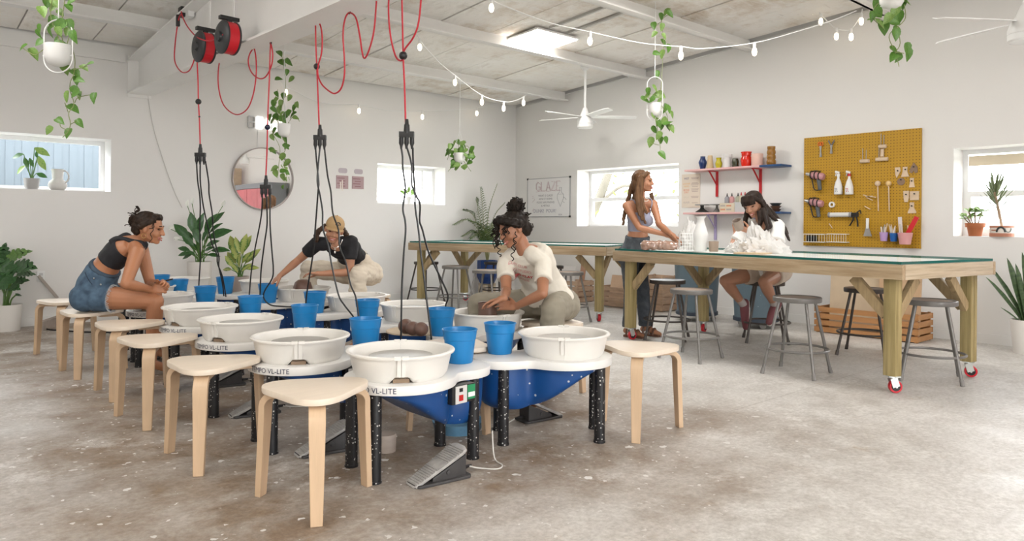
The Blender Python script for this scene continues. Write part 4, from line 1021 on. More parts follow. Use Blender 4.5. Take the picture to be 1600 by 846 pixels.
# ------------------------------------------------------------------ wall shelves with ceramics
mSHP = M('pink_shelf_paint', (0.78, 0.47, 0.46), 0.5, noise=(3, 0.06)); mSHB = M('navy_shelf_paint', (0.012, 0.065, 0.20), 0.45)
mBRR = M('red_bracket', (0.50, 0.012, 0.018), 0.4); mBRL = M('lilac_bracket', (0.42, 0.36, 0.58), 0.5)
def shelf(zs, ya, yb, lab, brm):
    root = thing('wall_shelf', (0, (ya + yb) / 2, zs), lab, 'shelf', 'painted shelves on the right wall'); h = (ya - yb) / 2; cut = -h + 0.30
    mk('pink_board', MB().box((-0.13, (h + cut) / 2, -0.0125), (0.26, h - cut, 0.025)), mSHP, root, bevel=0.003)
    mk('blue_board_end', MB().box((-0.13, (cut - h) / 2, -0.0125), (0.26, cut + h - 0.002, 0.025)), mSHB, root, bevel=0.003)
    for y in (h - 0.36, -h + 0.42):
        mk('bracket', MB().box((-0.012, y, -0.20), (0.016, 0.035, 0.35)).box((-0.11, y, -0.031), (0.21, 0.03, 0.012)).bar((-0.2, y, -0.035), (-0.014, y, -0.22), 0.018, 0.012), brm, root, bevel=0.002)
    return root
ys0 = P(1078, 262, X=-0.13).y; ys1 = P(1229, 262, X=-0.13).y
zS1 = P(1150, 260.5, X=-0.26).z; zS2 = P(1150, 331.5, X=-0.26).z
shelf(zS1, ys0, ys1, 'upper pink and navy shelf with coloured vases on red brackets', mBRR)
shelf(zS2, ys0 + 0.02, ys1, 'lower pink and navy shelf with banding wheels on lilac brackets', mBRL)
def vase(px, prof, col, lab, rough=0.25, scale=1.0, cat='vase', z=None, noise=None, nm='vase', group='ceramics on the upper shelf', rh=None):
    z = zS1 if z is None else z
    p = P(px, 260 if z > 1.8 else 331, X=-0.13); loc = V(-0.13, p.y, z + 0.0005)
    if rh: kr = rh[0] / max(q[0] for q in prof); kh = rh[1] / prof[-1][1]; prof = [(q[0] * kr, q[1] * kh) for q in prof]
    full = prof + [(prof[-1][0] - 0.006, prof[-1][1]), (prof[-1][0] - 0.008, prof[-1][1] - 0.05), (0, prof[-1][1] - 0.06)]
    o = mk(nm, MB().lathe([(r * scale, h * scale) for r, h in full], n=28), M(nm + '_glaze_%d' % int(px), col, rough, noise=noise), smooth=60); o.location = loc
    return tag(o, lab, cat, group)
vase(1098, [(0, 0), (0.045, 0), (0.05, 0.01), (0.078, 0.09), (0.08, 0.11), (0.05, 0.155), (0.045, 0.175), (0.05, 0.19)], (0.012, 0.035, 0.14), 'navy blue vase at the left end of the upper shelf', rh=(0.056, 0.18))
vase(1109.5, [(0, 0), (0.055, 0), (0.06, 0.02), (0.052, 0.055), (0.055, 0.075), (0.047, 0.11), (0.05, 0.13), (0.042, 0.165), (0.045, 0.18), (0.038, 0.215)], (0.66, 0.50, 0.30), 'tan ribbed vase on the upper shelf', rh=(0.048, 0.185), rough=0.5)
vase(1123, [(0, 0), (0.045, 0), (0.045, 0.01), (0.058, 0.06), (0.058, 0.085), (0.04, 0.125), (0.042, 0.15), (0.048, 0.163)], (0.50, 0.43, 0.012), 'mustard yellow vase on the upper shelf', rh=(0.045, 0.145))
vase(1136, [(0, 0), (0.06, 0), (0.064, 0.03), (0.064, 0.15), (0.082, 0.175), (0.082, 0.205)], (0.78, 0.78, 0.77), 'white wide-mouthed vase between the yellow and dark green ones', rh=(0.068, 0.185), rough=0.3)
vase(1149, [(0, 0), (0.045, 0), (0.055, 0.02), (0.055, 0.04), (0.052, 0.05), (0.058, 0.07), (0.056, 0.10), (0.048, 0.125), (0.046, 0.138)], (0.030, 0.035, 0.012), 'small dark green bumpy jar on the upper shelf', rh=(0.046, 0.118))
vase(1166, [(0, 0), (0.062, 0), (0.068, 0.02), (0.082, 0.09), (0.08, 0.125), (0.06, 0.17), (0.062, 0.20), (0.078, 0.22), (0.078, 0.23)], (0.68, 0.022, 0.008), 'bright red glossy vase on the upper shelf', rh=(0.073, 0.195), rough=0.15)
vase(1183, [(0, 0), (0.082, 0), (0.088, 0.01), (0.09, 0.19), (0.088, 0.196)], (0.78, 0.52, 0.44), 'pale pink plain pot on the upper shelf', rh=(0.074, 0.16), rough=0.5)
vase(1205, [(0, 0), (0.055, 0), (0.068, 0.03), (0.066, 0.06), (0.055, 0.085), (0.064, 0.11), (0.062, 0.14), (0.053, 0.16), (0.062, 0.185), (0.06, 0.215), (0.052, 0.23), (0.056, 0.25), (0.056, 0.285)], (0.28, 0.125, 0.012), 'amber brown bubbled vase at the right of the upper shelf', rh=(0.06, 0.24))
# lower shelf: banding wheels, box of squeeze bottles, bowls
def banding(px, lab, s, mat):
    p = P(px, 331, X=-0.13); o = thing('banding_wheel', (-0.13, p.y, zS2 + 0.0005), lab, 'banding wheel', 'banding wheels on the lower shelf')
    mk('base', MB().lathe([(0, 0), (0.085 * s, 0), (0.085 * s, 0.012), (0.03 * s, 0.05), (0.022 * s, 0.07), (0.026 * s, 0.10), (0, 0.10)], n=24), mat, o)
    mk('head', MB().lathe([(0, 0.10), (0.10, 0.10), (0.10, 0.112), (0, 0.112)], n=28), M('banding_head', (0.28, 0.28, 0.27), 0.4, 0.5), o)
banding(1097, 'black banding wheel at the left end of the lower shelf', 1.05, M('cast_black', (0.03, 0.032, 0.03), 0.4)); banding(1120, 'slim grey banding wheel on the lower shelf', 0.6, M('cast_grey', (0.22, 0.22, 0.21), 0.4, 0.4))
p = P(1142, 331, X=-0.13); yb = p.y
o = thing('box', (-0.13, yb, zS2 + 0.0005), 'cream cardboard box of squeeze bottles on the lower shelf', 'box')
mCB = M('cream_card', (0.70, 0.62, 0.48), 0.7, noise=(9, .1))
mk('tray', MB().box((0, 0, 0.06), (0.20, 0.22, 0.12)), mCB, o, bevel=0.002)
for k in range(4): mk('print', MB().box((-0.101, 0.06 - 0.09 * (k % 2), 0.035 + 0.05 * (k // 2)), (0.003, 0.07, 0.02)), M('orange_print', (0.62, 0.28, 0.16), 0.7) if k % 3 == 0 else M('grey_print2', (0.42, 0.38, 0.34), 0.7), o, smooth=0)
sq = [(1135, (0.33, 0.33, 0.36), 'grey squeeze bottle at the left end'), (1142.5, (0.62, 0.33, 0.33), 'pink squeeze bottle'), (1152, (0.36, 0.36, 0.28), 'olive squeeze bottle'), (1157, (0.55, 0.50, 0.38), 'beige squeeze bottle'), (1163, (0.42, 0.44, 0.43), 'pale grey squeeze bottle at the right end')]
for i, (px, c, lab) in enumerate(sq):
    p = P(px, 331, X=-0.13); z = zS2 + (0.1205 if i < 3 else 0.13)
    o = thing('squeeze_bottle', (-0.115, p.y, z + 0.0005), lab + ' of the row above the lower shelf', 'bottle', 'squeeze bottles on the lower shelf')
    mk('bottle', MB().lathe([(0, 0), (0.031, 0), (0.033, 0.004), (0.033, 0.07), (0.022, 0.088), (0.016, 0.092), (0, 0.092)], n=18), M('squeeze_%d' % i, c, 0.4), o)
    mk('nozzle', MB().lathe([(0.012, 0.092), (0.010, 0.10), (0.004, 0.135), (0, 0.135)], n=10), [mBLACK, mRED][i > 2], o)
p = P(1160, 331, X=-0.13)
single('tray', MB().box((-0.13, p.y, zS2 + 0.065), (0.18, 0.16, 0.129)), M('clear_tray', (0.55, 0.56, 0.56), 0.25), (-0.13, p.y, zS2 + 0.0005), 'pale plastic tub under the beige squeeze bottles', 'tub', smooth=0)
p = P(1212, 331, X=-0.13)
for k, (r, c, lab) in enumerate(((0.07, (0.10, 0.05, 0.03), 'lowest dark bowl of the stack behind the seated woman hair'), (0.07, (0.16, 0.08, 0.05), 'middle brown bowl of the stack on the lower shelf'), (0.075, (0.03, 0.04, 0.05), 'top dark bowl of the stack on the lower shelf'))):
    o = mk('bowl', MB().lathe([(0, 0), (r * 0.6, 0), (r, 0.036), (r * 0.95, 0.036), (r * 0.6, 0.008), (0, 0.008)], n=22), M('bowl_%d' % k, c, 0.35)); o.location = (-0.13, p.y, zS2 + 0.0005 + k * 0.037); tag(o, lab, 'bowl', 'stacked bowls on the lower shelf')
# ------------------------------------------------------------------ whiteboard, posters, mirror, clock
def flat_text(body, size, mat, parent, pos, axis, name='lettering'):
    me = text_mesh(body, size, mat, name); o = link(name, me, parent)
    if axis == 'x': o.matrix_local = Matrix.Translation(pos) @ Matrix(((0, 0, -1, 0), (-1, 0, 0, 0), (0, 1, 0, 0), (0, 0, 0, 1)))
    else: o.matrix_local = Matrix.Translation(pos) @ Matrix(((1, 0, 0, 0), (0, 0, -1, 0), (0, 1, 0, 0), (0, 0, 0, 1)))
    return o
wa = P(825.5, 280.7, X=0); wb = P(891, 338.5, X=0); wc = V(0, (wa.y + wb.y) / 2, (wa.z + wb.z) / 2); ww, wh = wa.y - wb.y, wa.z - wb.z
o = thing('whiteboard', wc, 'whiteboard headed GLAZE with a vase drawing on the white wall', 'whiteboard')
mk('board', MB().box((-0.008, 0, 0), (0.012, ww - 0.01, wh - 0.01)), M('whiteboard_white', (0.80, 0.79, 0.785), 0.3), o, smooth=0)
mk('frame', MB().box((-0.01, 0, wh / 2), (0.018, ww, 0.012)).box((-0.01, 0, -wh / 2), (0.018, ww, 0.012)).box((-0.01, ww / 2, 0), (0.018, 0.012, wh)).box((-0.01, -ww / 2, 0), (0.018, 0.012, wh)), M('alu_frame', (0.45, 0.45, 0.46), 0.4, 0.5), o, smooth=0)
for s in (1, -1):
    for q in (1, -1): mk('corner', MB().box((-0.012, s * ww / 2, q * wh / 2), (0.022, 0.03, 0.03)), mBLACK, o, bevel=0.003)
mMK = M('marker_grey', (0.20, 0.19, 0.22), 0.7); mMP = M('marker_pink', (0.56, 0.42, 0.45), 0.7)
# outlined capitals for the heading
def strokes(parent, segs, r, mat, nm='drawing'):
    mb = MB()
    for s in segs: mb.tube([(-0.016, y, z) for y, z in s], r, 4)
    return mk(nm, mb, mat, parent, smooth=0)
GL = {'G': [(.09, .10), (.04, .13), (0, .10), (0, .03), (.04, 0), (.09, .03), (.09, .06), (.05, .06)], 'L': [(0, .13), (0, 0), (.08, 0)], 'A': [(0, 0), (.045, .13), (.09, 0), (.07, .045), (.02, .045)], 'Z': [(0, .13), (.085, .13), (0, 0), (.085, 0)], 'E': [(.08, .13), (0, .13), (0, .065), (.06, .065), (0, .065), (0, 0), (.08, 0)]}
segs = []
for i, c in enumerate('GLAZE'):
    for dy, dz in ((0, 0), (0.013, -0.012)): segs.append([(0.30 - i * 0.125 - (x * 1.12) - dy, wh * 0.18 + z * 1.2 + dz) for x, z in GL[c]])
strokes(o, segs, 0.0035, mMP, 'heading')
for k, t in enumerate(('WHAT IS GLAZE?', 'HOW IT FORMS', 'FOOD SAFE FINISHES', '& METALS')): flat_text(t, 0.047, mMK, o, V(-0.0155, 0.06, 0.03 - k * 0.058), 'x')
flat_text('DUNK!  POUR!', 0.085, M('marker_violet', (0.30, 0.28, 0.36), 0.7), o, V(-0.0155, 0.08, -0.235), 'x')
flat_text('KILN', 0.04, mMK, o, V(-0.0155, -0.30, -0.30), 'x')
vz = [(-.025, .14), (.025, .14), (.02, .10), (.025, .07), (.07, .04), (.075, -.02), (0, -.14), (-.075, -.02), (-.07, .04), (-.025, .07), (-.02, .10), (-.025, .14)]
strokes(o, [[(-0.30 - x, 0.0 + z * 1.15) for x, z in vz], [(-0.37, 0.0), (-0.41, -0.02), (-0.44, -0.05)], [(-.36, -.08), (-.40, -.10)], [(-.23, .05), (-.37, .05)]], 0.0026, mMK)
strokes(o, [[(0.40, 0.02), (0.36, 0.03)], [(0.40, -0.01), (0.34, 0.0)], [(0.40, -0.08), (0.34, -0.04), (0.33, -0.02)], [(0.39, -0.24), (0.36, -0.19), (0.34, -0.22)], [(0.30, .10), (.1, .12), (0, .10), (-.2, .125)]], 0.0028, mMP, 'scribbles')
# poster by the shelf
pa = P(1066, 273, X=0); pbq = P(1094, 324.5, X=0); c = V(0, (pa.y + pbq.y) / 2, (pa.z + pbq.z) / 2); w, h = pa.y - pbq.y, pa.z - pbq.z
o = thing('poster', c, 'cream studio poster with blue and orange headings beside the shelves', 'poster')
mk('paper', MB().box((-0.004, 0, 0), (0.006, w, h)), M('cream_paper', (0.72, 0.63, 0.53), 0.7), o, smooth=0)
for (t, z, s, col) in (('WET', 0.33, 0.075, (0.04, 0.04, 0.16)), ('LEATHER', 0.19, 0.058, (0.75, 0.42, 0.12)), ('HARD', 0.12, 0.06, (0.75, 0.42, 0.12)), ('BONE', 0.02, 0.07, (0.70, 0.20, 0.08)), ('DRY', -0.04, 0.07, (0.70, 0.20, 0.08)), ('BISQUE', -0.17, 0.055, (0.62, 0.55, 0.45)), ('GLAZE', -0.31, 0.065, (0.42, 0.36, 0.36))):
    flat_text(t, s * h / 0.9, M('ink_' + t, col, 0.7), o, V(-0.0075, w * 0.24, z * h / 0.9), 'x')
for k, z in enumerate((0.35, 0.32, 0.21, 0.18, 0.15, 0.11, 0.05, 0.02, -0.02, -0.15, -0.18, -0.32)): mk('small_print', MB().box((-0.0072, -w * 0.22, z * h / 0.9), (0.001, w * (0.42 - 0.05 * (k % 3)), 0.009)), M('fine_print', (0.50, 0.40, 0.35), 0.7), o, smooth=0)
# two pinkish notices on the far wall
for k, (x0p, x1p, y0p, y1p, lab) in enumerate(((525.2, 543.8, 274, 295.5, 'left of two pink notices with a label above, beside the small window'), (550, 568, 275.5, 296, 'right of two pink notices with a label above, beside the small window'))):
    a = P(x0p, y0p, Y=0); b = P(x1p, y1p, Y=0); c = (a + b) / 2; w, h = b.x - a.x, a.z - b.z
    o = thing('notice', (c.x, 0, c.z), lab, 'notice', 'pink notices on the far wall')
    mk('sheet', MB().box((0, -0.004, 0), (w, 0.006, h)), M('mauve_paper', (0.47, 0.33, 0.34), 0.7, noise=(6, .12)), o, smooth=0)
    mk('title_plate', MB().prism(arc_outline(w * 0.72, 0.075, 0.03), 0, 0.006, Matrix.Translation((0.01, 0.0, h / 2 + 0.075)) @ Matrix.Rotation(pi / 2, 4, 'X')), M('grey_mauve', (0.50, 0.44, 0.48), 0.6), o, smooth=0)
    for q in range(4): mk('text_line', MB().box((-w * 0.12 + 0.02 * (q % 2), -0.0075, h * (0.3 - 0.2 * q)), (w * (0.62 - 0.1 * (q % 2)), 0.001, 0.014)), M('wine_ink', (0.30, 0.16, 0.18), 0.7), o, smooth=0)
    if k == 0:
        for q in (0, 1): mk('candle_print', MB().box((w * (0.0 - 0.15 * q), -0.0078, -h * 0.25), (0.018, 0.001, 0.10 + 0.06 * (1 - q))), M('cream_ink', (0.80, 0.72, 0.66), 0.7), o, smooth=0)
# round mirror
mcen = (P(363.5, 280, Y=-0.02) + P(457, 280, Y=-0.02)) / 2; R_m = 0.43
zc = (P(410, 232, Y=-0.02).z + P(410, 327, Y=-0.02).z) / 2
Rr = Matrix.Rotation(pi / 2, 3, 'X')
o = thing('mirror', (mcen.x, 0, zc), 'round mirror in a grey-brown frame on the far wall', 'mirror')
mk('frame', MB().lathe([(R_m - 0.012, 0.002), (R_m, 0.002), (R_m, 0.045), (R_m - 0.012, 0.045), (R_m - 0.012, 0.002)], n=64, R=Rr), M('taupe_frame', (0.38, 0.33, 0.31), 0.45), o)
mk('glass', MB().lathe([(0, 0.02), (R_m - 0.012, 0.02)], n=64, R=Rr), M('mirror_silver', (0.93, 0.93, 0.93), 0.01, 1.0), o)
# what the mirror shows: a counter with pink panels and a pink drawer unit on the far side of the room
mPK = M('pink_drawer_paint', (0.62, 0.10, 0.22), 0.5)
ct = thing('cabinet', (-0.33, -11.9, 0), 'tall rose cabinet with a grey top behind the camera, seen in the mirror', 'cabinet')
mk('top', MB().box((0, 0, 2.27), (0.6, 4.6, 0.14)), M('grey_counter', (0.22, 0.23, 0.25), 0.5), ct, smooth=0)
for k in range(6): mk('front_panel', MB().box((-0.27, -1.91 + 0.765 * k, 1.15), (0.03, 0.74, 2.08)), M('rose_panel', (0.62, 0.16, 0.18), 0.5, noise=(4, .2)), ct, smooth=0)
for k in range(7): mk('post', MB().box((-0.02, -2.295 + 0.765 * k, 1.10), (0.50, 0.05, 2.2)), M('grey_counter', (0.22, 0.23, 0.25)), ct, smooth=0)
dr = thing('drawer_unit', (-0.33, -13.3, 2.3405), 'pink drawer unit in a wooden frame on the cabinet, seen in the mirror', 'drawers')
mk('frame', MB().box((0, 0, 0.56), (0.4, 0.95, 0.03)).box((0, 0, 0.015), (0.4, 0.95, 0.03)).box((0, -0.46, 0.29), (0.4, 0.03, 0.51)).box((0, 0.46, 0.29), (0.4, 0.03, 0.51)), mWOODT, dr, smooth=0)
for k in range(3): mk('drawer', MB().box((-0.02, -0.13, 0.12 + 0.165 * k), (0.36, 0.6, 0.155)), mPK, dr, smooth=0)
# LED clock: white seven-segment digits, the first digit unlit
mLED = M('led_white', (1.0, 0.98, 0.95), 0.5, emit=1.1); mOFF = M('led_unlit', (0.62, 0.62, 0.62), 0.4)
a = P(388, 191, Y=-0.02); b = P(452, 196, Y=-0.02); dh = 0.155
ck = thing('wall_clock', (a.x, 0, (a.z + b.z) / 2), 'white LED digit clock on the far wall above the mirror', 'clock')
SEG = {'8': 'abcdefg', '0': 'abcdef', '5': 'afgcd', '2': 'abged'}
def digit(ch, x, mat):
    mb = MB(); w, h, t = 0.080, dh, 0.017
    pos = {'a': (0, h / 2, 1), 'g': (0, 0, 1), 'd': (0, -h / 2, 1), 'f': (-w / 2, h / 4, 0), 'b': (w / 2, h / 4, 0), 'e': (-w / 2, -h / 4, 0), 'c': (w / 2, -h / 4, 0)}
    for s in SEG[ch]:
        px_, pz_, hor = pos[s]; mb.box((x + px_, -0.015, pz_), (w - t * 0.6, 0.03, t) if hor else (t, 0.03, h / 2 - t * 0.5))
    mk('digit', mb, mat, ck, smooth=0)
digit('8', 0.045, mOFF); digit('0', 0.155, mLED); digit('5', 0.31, mLED); digit('2', 0.42, mLED)
mk('colon', MB().box((0.232, -0.015, 0.03), (0.02, 0.03, 0.02)).box((0.232, -0.015, -0.03), (0.02, 0.03, 0.02)), mLED, ck, smooth=0)
mk('wire', MB().tube([(0.14, -0.008, -0.08), (0.135, -0.006, -0.34)], 0.004, 5), mWHITEP, ck)
# outlet, floor strip and slanting rail beside the monstera; thin cord across the far wall
o = thing('hanging_cable', P(285, 325, Y=-0.012), 'thin white cord running slantwise down the far wall', 'cord')
q0 = P(285, 325, Y=-0.012); pts = [P(x, y, Y=-0.012) - q0 for x, y in ((231, 150), (240, 200), (255, 250), (272, 298), (285, 325))]
mk('cord', MB().tube(catmull(pts), 0.006, 6), M('cord_offwhite', (0.70, 0.68, 0.66), 0.6), o)
q0 = P(64, 432, Y=-0.012); o = thing('outlet', q0, 'white wall outlet behind the monstera', 'outlet')
mk('plate', MB().box((0, 0, 0), (0.08, 0.012, 0.12)), mWHITEP, o, bevel=0.003); mk('socket', MB().box((0, -0.008, 0.022), (0.035, 0.006, 0.03)).box((0, -0.008, -0.022), (0.035, 0.006, 0.03)), M('socket_grey', (0.6, 0.6, 0.6), .5), o, smooth=0)
a = P(60, 431, Y=-0.03); b = P(90, 466, Y=-0.03)
single('rail', MB().bar(a, b, 0.02, 0.03), M('taupe_rail', (0.42, 0.37, 0.33), 0.6), tuple(b), 'slanting grey-brown rail against the far wall behind the rear stool', 'rail', smooth=0)
a = P(62, 511, z=0.05); b = P(93, 500, z=0.05)
single('timber_offcut', MB().bar(V(a.x, a.y, 0.05), V(b.x, b.y, 0.05), 0.06, 0.10), M('dusty_timber', (0.45, 0.38, 0.33), 0.8, noise=(8, .3)), (a.x, a.y, 0), 'dusty timber offcut on the floor by the far wall', 'timber', smooth=0)
pts = [P(x, y, z=0.008) for x, y in ((62, 510), (75, 515), (100, 517), (130, 519), (170, 520), (210, 522))]
single('floor_cable', MB().tube(catmull(pts), 0.009, 6), mBLACK, tuple(pts[0]), 'black cable lying along the floor behind the rear stools', 'cable')
# ------------------------------------------------------------------ plants
PROF = {'heart': [(0, 0.10), (0.08, 0.72), (0.25, 1.0), (0.5, 0.86), (0.75, 0.48), (1, 0.0)], 'lance': [(0, 0.10), (0.15, 0.55), (0.4, 1.0), (0.65, 0.85), (0.85, 0.42), (1, 0.0)],
        'sword': [(0, 0.55), (0.25, 0.8), (0.55, 1.0), (0.8, 0.75), (0.93, 0.35), (1, 0.0)], 'spoon': [(0, 0.2), (0.3, 0.5), (0.65, 1.0), (0.88, 0.8), (1, 0.1)]}
def leaf_mesh(name, kind, L, Wd, mat, bend=0.3, fold=0.25, twist=0.0):
    """leaf along +Y from its base, upper face +Z, drooping by bend, folded along the midrib"""
    mb = MB(); vs = []; n = 0
    for t, w in PROF[kind]:
        a = bend * t; y = L * t * (1 - 0.15 * abs(a)); z = -L * 0.5 * bend * t * t
        hw = w * Wd / 2
        for s in (-1, -0.5, 0, 0.5, 1):
            vs.append((hw * s, y - (0.06 * L * abs(s) if kind == 'heart' and t < 0.1 else 0), z + fold * hw * abs(s) + twist * hw * s * t))
        n += 1
    fs = [(i * 5 + k, i * 5 + k + 1, (i + 1) * 5 + k + 1, (i + 1) * 5 + k) for i in range(n - 1) for k in range(4)]
    mb.add(vs, fs)
    me = meshify(name, mb, mat, smooth=80)
    return me
def put_leaf(me, parent, base, d, nrm, s=1.0, name='leaf', off=None):
    d = Vector(d).normalized(); nrm = Vector(nrm); x = d.cross(nrm)
    if x.length < 1e-4: x = d.orthogonal()
    x.normalize(); z = x.cross(d)
    m = Matrix((x, d, z)).transposed().to_4x4() @ Matrix.Scale(s, 4)
    m.translation = Vector(base) - (Vector(off) if off is not None else Vector((0, 0, 0)))
    o = link(name, me, parent); o.matrix_local = m; return o
def leafmat(name, c1, c2, rough=0.4):
    mt = M(name, c1, rough, noise=(11, 0.3), col2=c2)
    b = mt.node_tree.nodes['Principled BSDF']
    b.inputs['Transmission Weight'].default_value = 0.0
    return mt
mPOTH = leafmat('pothos_leaf', (0.13, 0.27, 0.04), (0.05, 0.15, 0.02)); mPOTH2 = leafmat('pothos_young_leaf', (0.26, 0.38, 0.10), (0.11, 0.24, 0.045))
mVINE = M('vine_stem', (0.22, 0.26, 0.09), 0.6)
mPOTW = M('matt_white_pot', (0.80, 0.795, 0.78), 0.5); mSOIL = M('potting_soil', (0.05, 0.035, 0.025), 0.9)
POTHOS = [leaf_mesh('leaf', 'heart', 1.0, 0.72, mPOTH, 0.35, 0.25), leaf_mesh('leaf', 'heart', 1.0, 0.66, mPOTH2, 0.2, 0.35, 0.3), leaf_mesh('leaf', 'heart', 1.0, 0.62, mPOTH, 0.5, 0.4, -0.3)]
def hanging(name, label, potpx, D, potr, poth, stems, leaves, lsize, hang, seed=1, hoop=True, offs=(0, 0), sc=1.0, jit=0.10):
    r = random.Random(seed)
    c = P(potpx[0], potpx[1], D=D)
    o = thing(name, c, label, 'hanging plant', 'hanging pothos plants')
    prof = [(0.0, -poth / 2), (potr * 0.35, -poth / 2), (potr * 0.75, -poth * 0.36), (potr * 0.95, -poth * 0.1), (potr, poth / 2), (potr - 0.007, poth / 2), (potr * 0.9, 0.0)]
    mk('pot', MB().lathe(prof, n=32), mPOTW, o, smooth=60)
    mk('soil', MB().lathe([(0, poth * 0.36), (potr * 0.95, poth * 0.36)], n=20), mSOIL, o)
    if hoop:
        w, h = potr * 1.13, hang[0]
        ring = []
        for k in range(20): a = pi * k / 19; ring.append(RT * (w * cos(a)) + V(0, 0, h + w * sin(a)))
        for k in range(20): a = pi + pi * k / 19; ring.append(RT * (w * cos(a)) + V(0, 0, -poth / 2 - hang[1] + w + w * sin(a)))
        mk('hoop', MB().tube(ring, 0.0055, 6, closed=True), mWHITEP, o)
        mk('pivot', MB().tube([RT * (w + 0.008), RT * (potr - 0.004)], 0.006, 6).tube([RT * -(w + 0.008), RT * -(potr - 0.004)], 0.006, 6), mWHITEP, o)
        top = V(0, 0, h + w)
    else:
        top = V(0, 0, hang[0])
        mk('hanger', MB().tube([RT * potr + V(0, 0, poth / 2), top], 0.003, 5).tube([RT * -potr + V(0, 0, poth / 2), top], 0.003, 5).tube([FW * potr + V(0, 0, poth / 2), top], 0.003, 5), mWHITEP, o)
    cz = ceil_z(c.y) - c.z - 0.005
    mk('suspension_cord', MB().tube([top, V(0, 0, cz)], 0.004, 5), mWHITEP, o)
    mb = MB()
    for st in stems:
        pts = [P(x, y, D=D + (r.uniform(-0.04, 0.04) if i else 0)) - c for i, (x, y) in enumerate(st)]
        mb.tube(catmull(pts, 4), 0.0032 * sc, 5)
    mk('stem', mb, mVINE, o)
    for (x, y) in leaves:
        b = P(x, y, D=D + r.uniform(-jit, jit)) - c
        a = r.uniform(-2.6, -0.4) if r.random() < 0.75 else r.uniform(-3.1, 0.6)
        d = RT * cos(a) + UP * sin(a) + FW * r.uniform(-0.5, 0.3)
        s = lsize * r.uniform(1.05, 1.55)
        nrm = -FW * r.uniform(0.5, 1.0) + UP * r.uniform(0.1, 0.9) + RT * r.uniform(-0.6, 0.6)
        put_leaf(POTHOS[r.randrange(3)], o, b - d.normalized() * s * 0.5, d, nrm, s)
    # leaf stalks join the leaves to the nearest stem
    return o
def z_(pts, ox, oy, s): return [(ox + x / s, oy + y / s) for x, y in pts]
hanging('hanging_pothos', 'large trailing pothos in a white pot with oval hoop, over the left window', (91, 87), 5.6, 0.098, 0.165,
        [z_(q, 0, 0, 3.677) for q in ([(365, 255), (350, 180), (360, 90), (372, 0)], [(345, 255), (330, 200), (300, 130), (290, 60), (300, 0)], [(385, 255), (400, 200), (420, 150)], [(300, 255), (250, 285), (200, 315), (150, 290), (125, 270)],
          [(412, 262), (430, 340), (425, 420), (405, 470), (403, 520), (425, 600), (395, 650), (405, 710), (392, 755), (360, 790)], [(420, 400), (470, 390), (500, 380)], [(430, 590), (450, 560), (520, 545)], [(405, 715), (440, 695)], [(392, 750), (350, 730), (345, 700)], [(372, 590), (392, 645)])],
        z_([(270, 18), (300, 45), (245, 70), (400, 45), (400, 10), (300, 130), (340, 145), (405, 145), (290, 190), (340, 185), (385, 185), (425, 215), (225, 170), (225, 200), (222, 245), (128, 273), (198, 315), (325, 235), (350, 245), (500, 370), (487, 392), (437, 420), (440, 465), (458, 460), (440, 525), (385, 560), (425, 540), (458, 552), (425, 625), (345, 695), (460, 710), (280, 752), (388, 768), (537, 565), (376, 400), (320, 20), (350, 75)], 0, 0, 3.677),
        0.075, (0.17, 0.05), 11)
hanging('hanging_pothos', 'trailing pothos in a white pot hanging before the clock and mirror', (443.5, 204), 8.0, 0.07, 0.145,
        [[(443, 196), (440, 170), (446, 130), (440, 84)], [(438, 196), (428, 185), (425, 205), (437, 230), (436, 255), (434, 279)], [(448, 196), (460, 180), (468, 190)], [(441, 214), (447, 230), (441, 246), (446, 258)], [(440, 196), (430, 160), (434, 140)]],
        z_([(773, 273), (785, 320), (820, 320), (808, 370), (767, 400), (828, 405), (757, 480), (790, 490), (820, 500), (860, 535), (843, 552), (835, 585), (855, 600), (740, 530), (745, 560), (780, 580), (800, 590), (720, 600), (740, 670), (735, 700), (765, 690), (805, 745), (800, 712), (742, 768), (785, 800), (805, 830), (770, 560), (790, 610), (760, 600), (815, 575), (750, 510), (775, 530), (730, 620)], 200, 0, 3.253) + [(447.5, 230), (427, 236), (441, 246), (448, 256), (428, 264), (444, 267), (431, 272), (442.5, 277.5)],
        0.075, (0.33,), 12, hoop=False)
rr = random.Random(5); lv = []
for k in range(46):
    a = rr.uniform(0, 6.28); q = 22 * sqrt(rr.random()); lv.append((718 + q * cos(a), 243 + q * sin(a) * 0.95))
hanging('hanging_pothos', 'small round bushy plant hanging right of the small window', (718, 247), 10.3, 0.085, 0.14,
        [[(718, 242), (705, 235), (699, 250)], [(718, 242), (730, 228), (738, 245)], [(718, 242), (716, 225), (710, 222)], [(720, 245), (730, 260), (736, 268)], [(715, 245), (705, 262), (700, 268)]], lv, 0.075, (0.40,), 13, hoop=False)
hanging('hanging_pothos', 'long thin pothos vine in a white pot beside the ceiling fan', (1023, 172), 7.9, 0.075, 0.15,
        [z_(q, 800, 0, 2.82) for q in ([(640, 450), (655, 400), (660, 330), (665, 250), (668, 165), (660, 90), (700, 60)], [(660, 95), (630, 115), (625, 150)], [(650, 470), (640, 560), (652, 640), (655, 670), (672, 702)], [(655, 460), (680, 500), (690, 545), (700, 570)], [(625, 470), (600, 425)], [(648, 640), (610, 630)])],
        z_([(680, 55), (698, 62), (658, 75), (625, 115), (625, 152), (660, 122), (671, 162), (690, 215), (662, 242), (640, 235), (670, 190), (640, 330), (600, 405), (595, 425), (615, 440), (632, 395), (635, 420), (650, 445), (660, 420), (690, 480), (675, 480), (625, 510), (705, 510), (690, 540), (665, 535), (650, 550), (705, 570), (645, 600), (680, 620), (630, 575), (610, 630), (665, 685), (590, 440), (660, 560), (690, 560), (640, 540), (655, 620)], 800, 0, 2.82),
        0.082, (0.28, 0.04), 14)
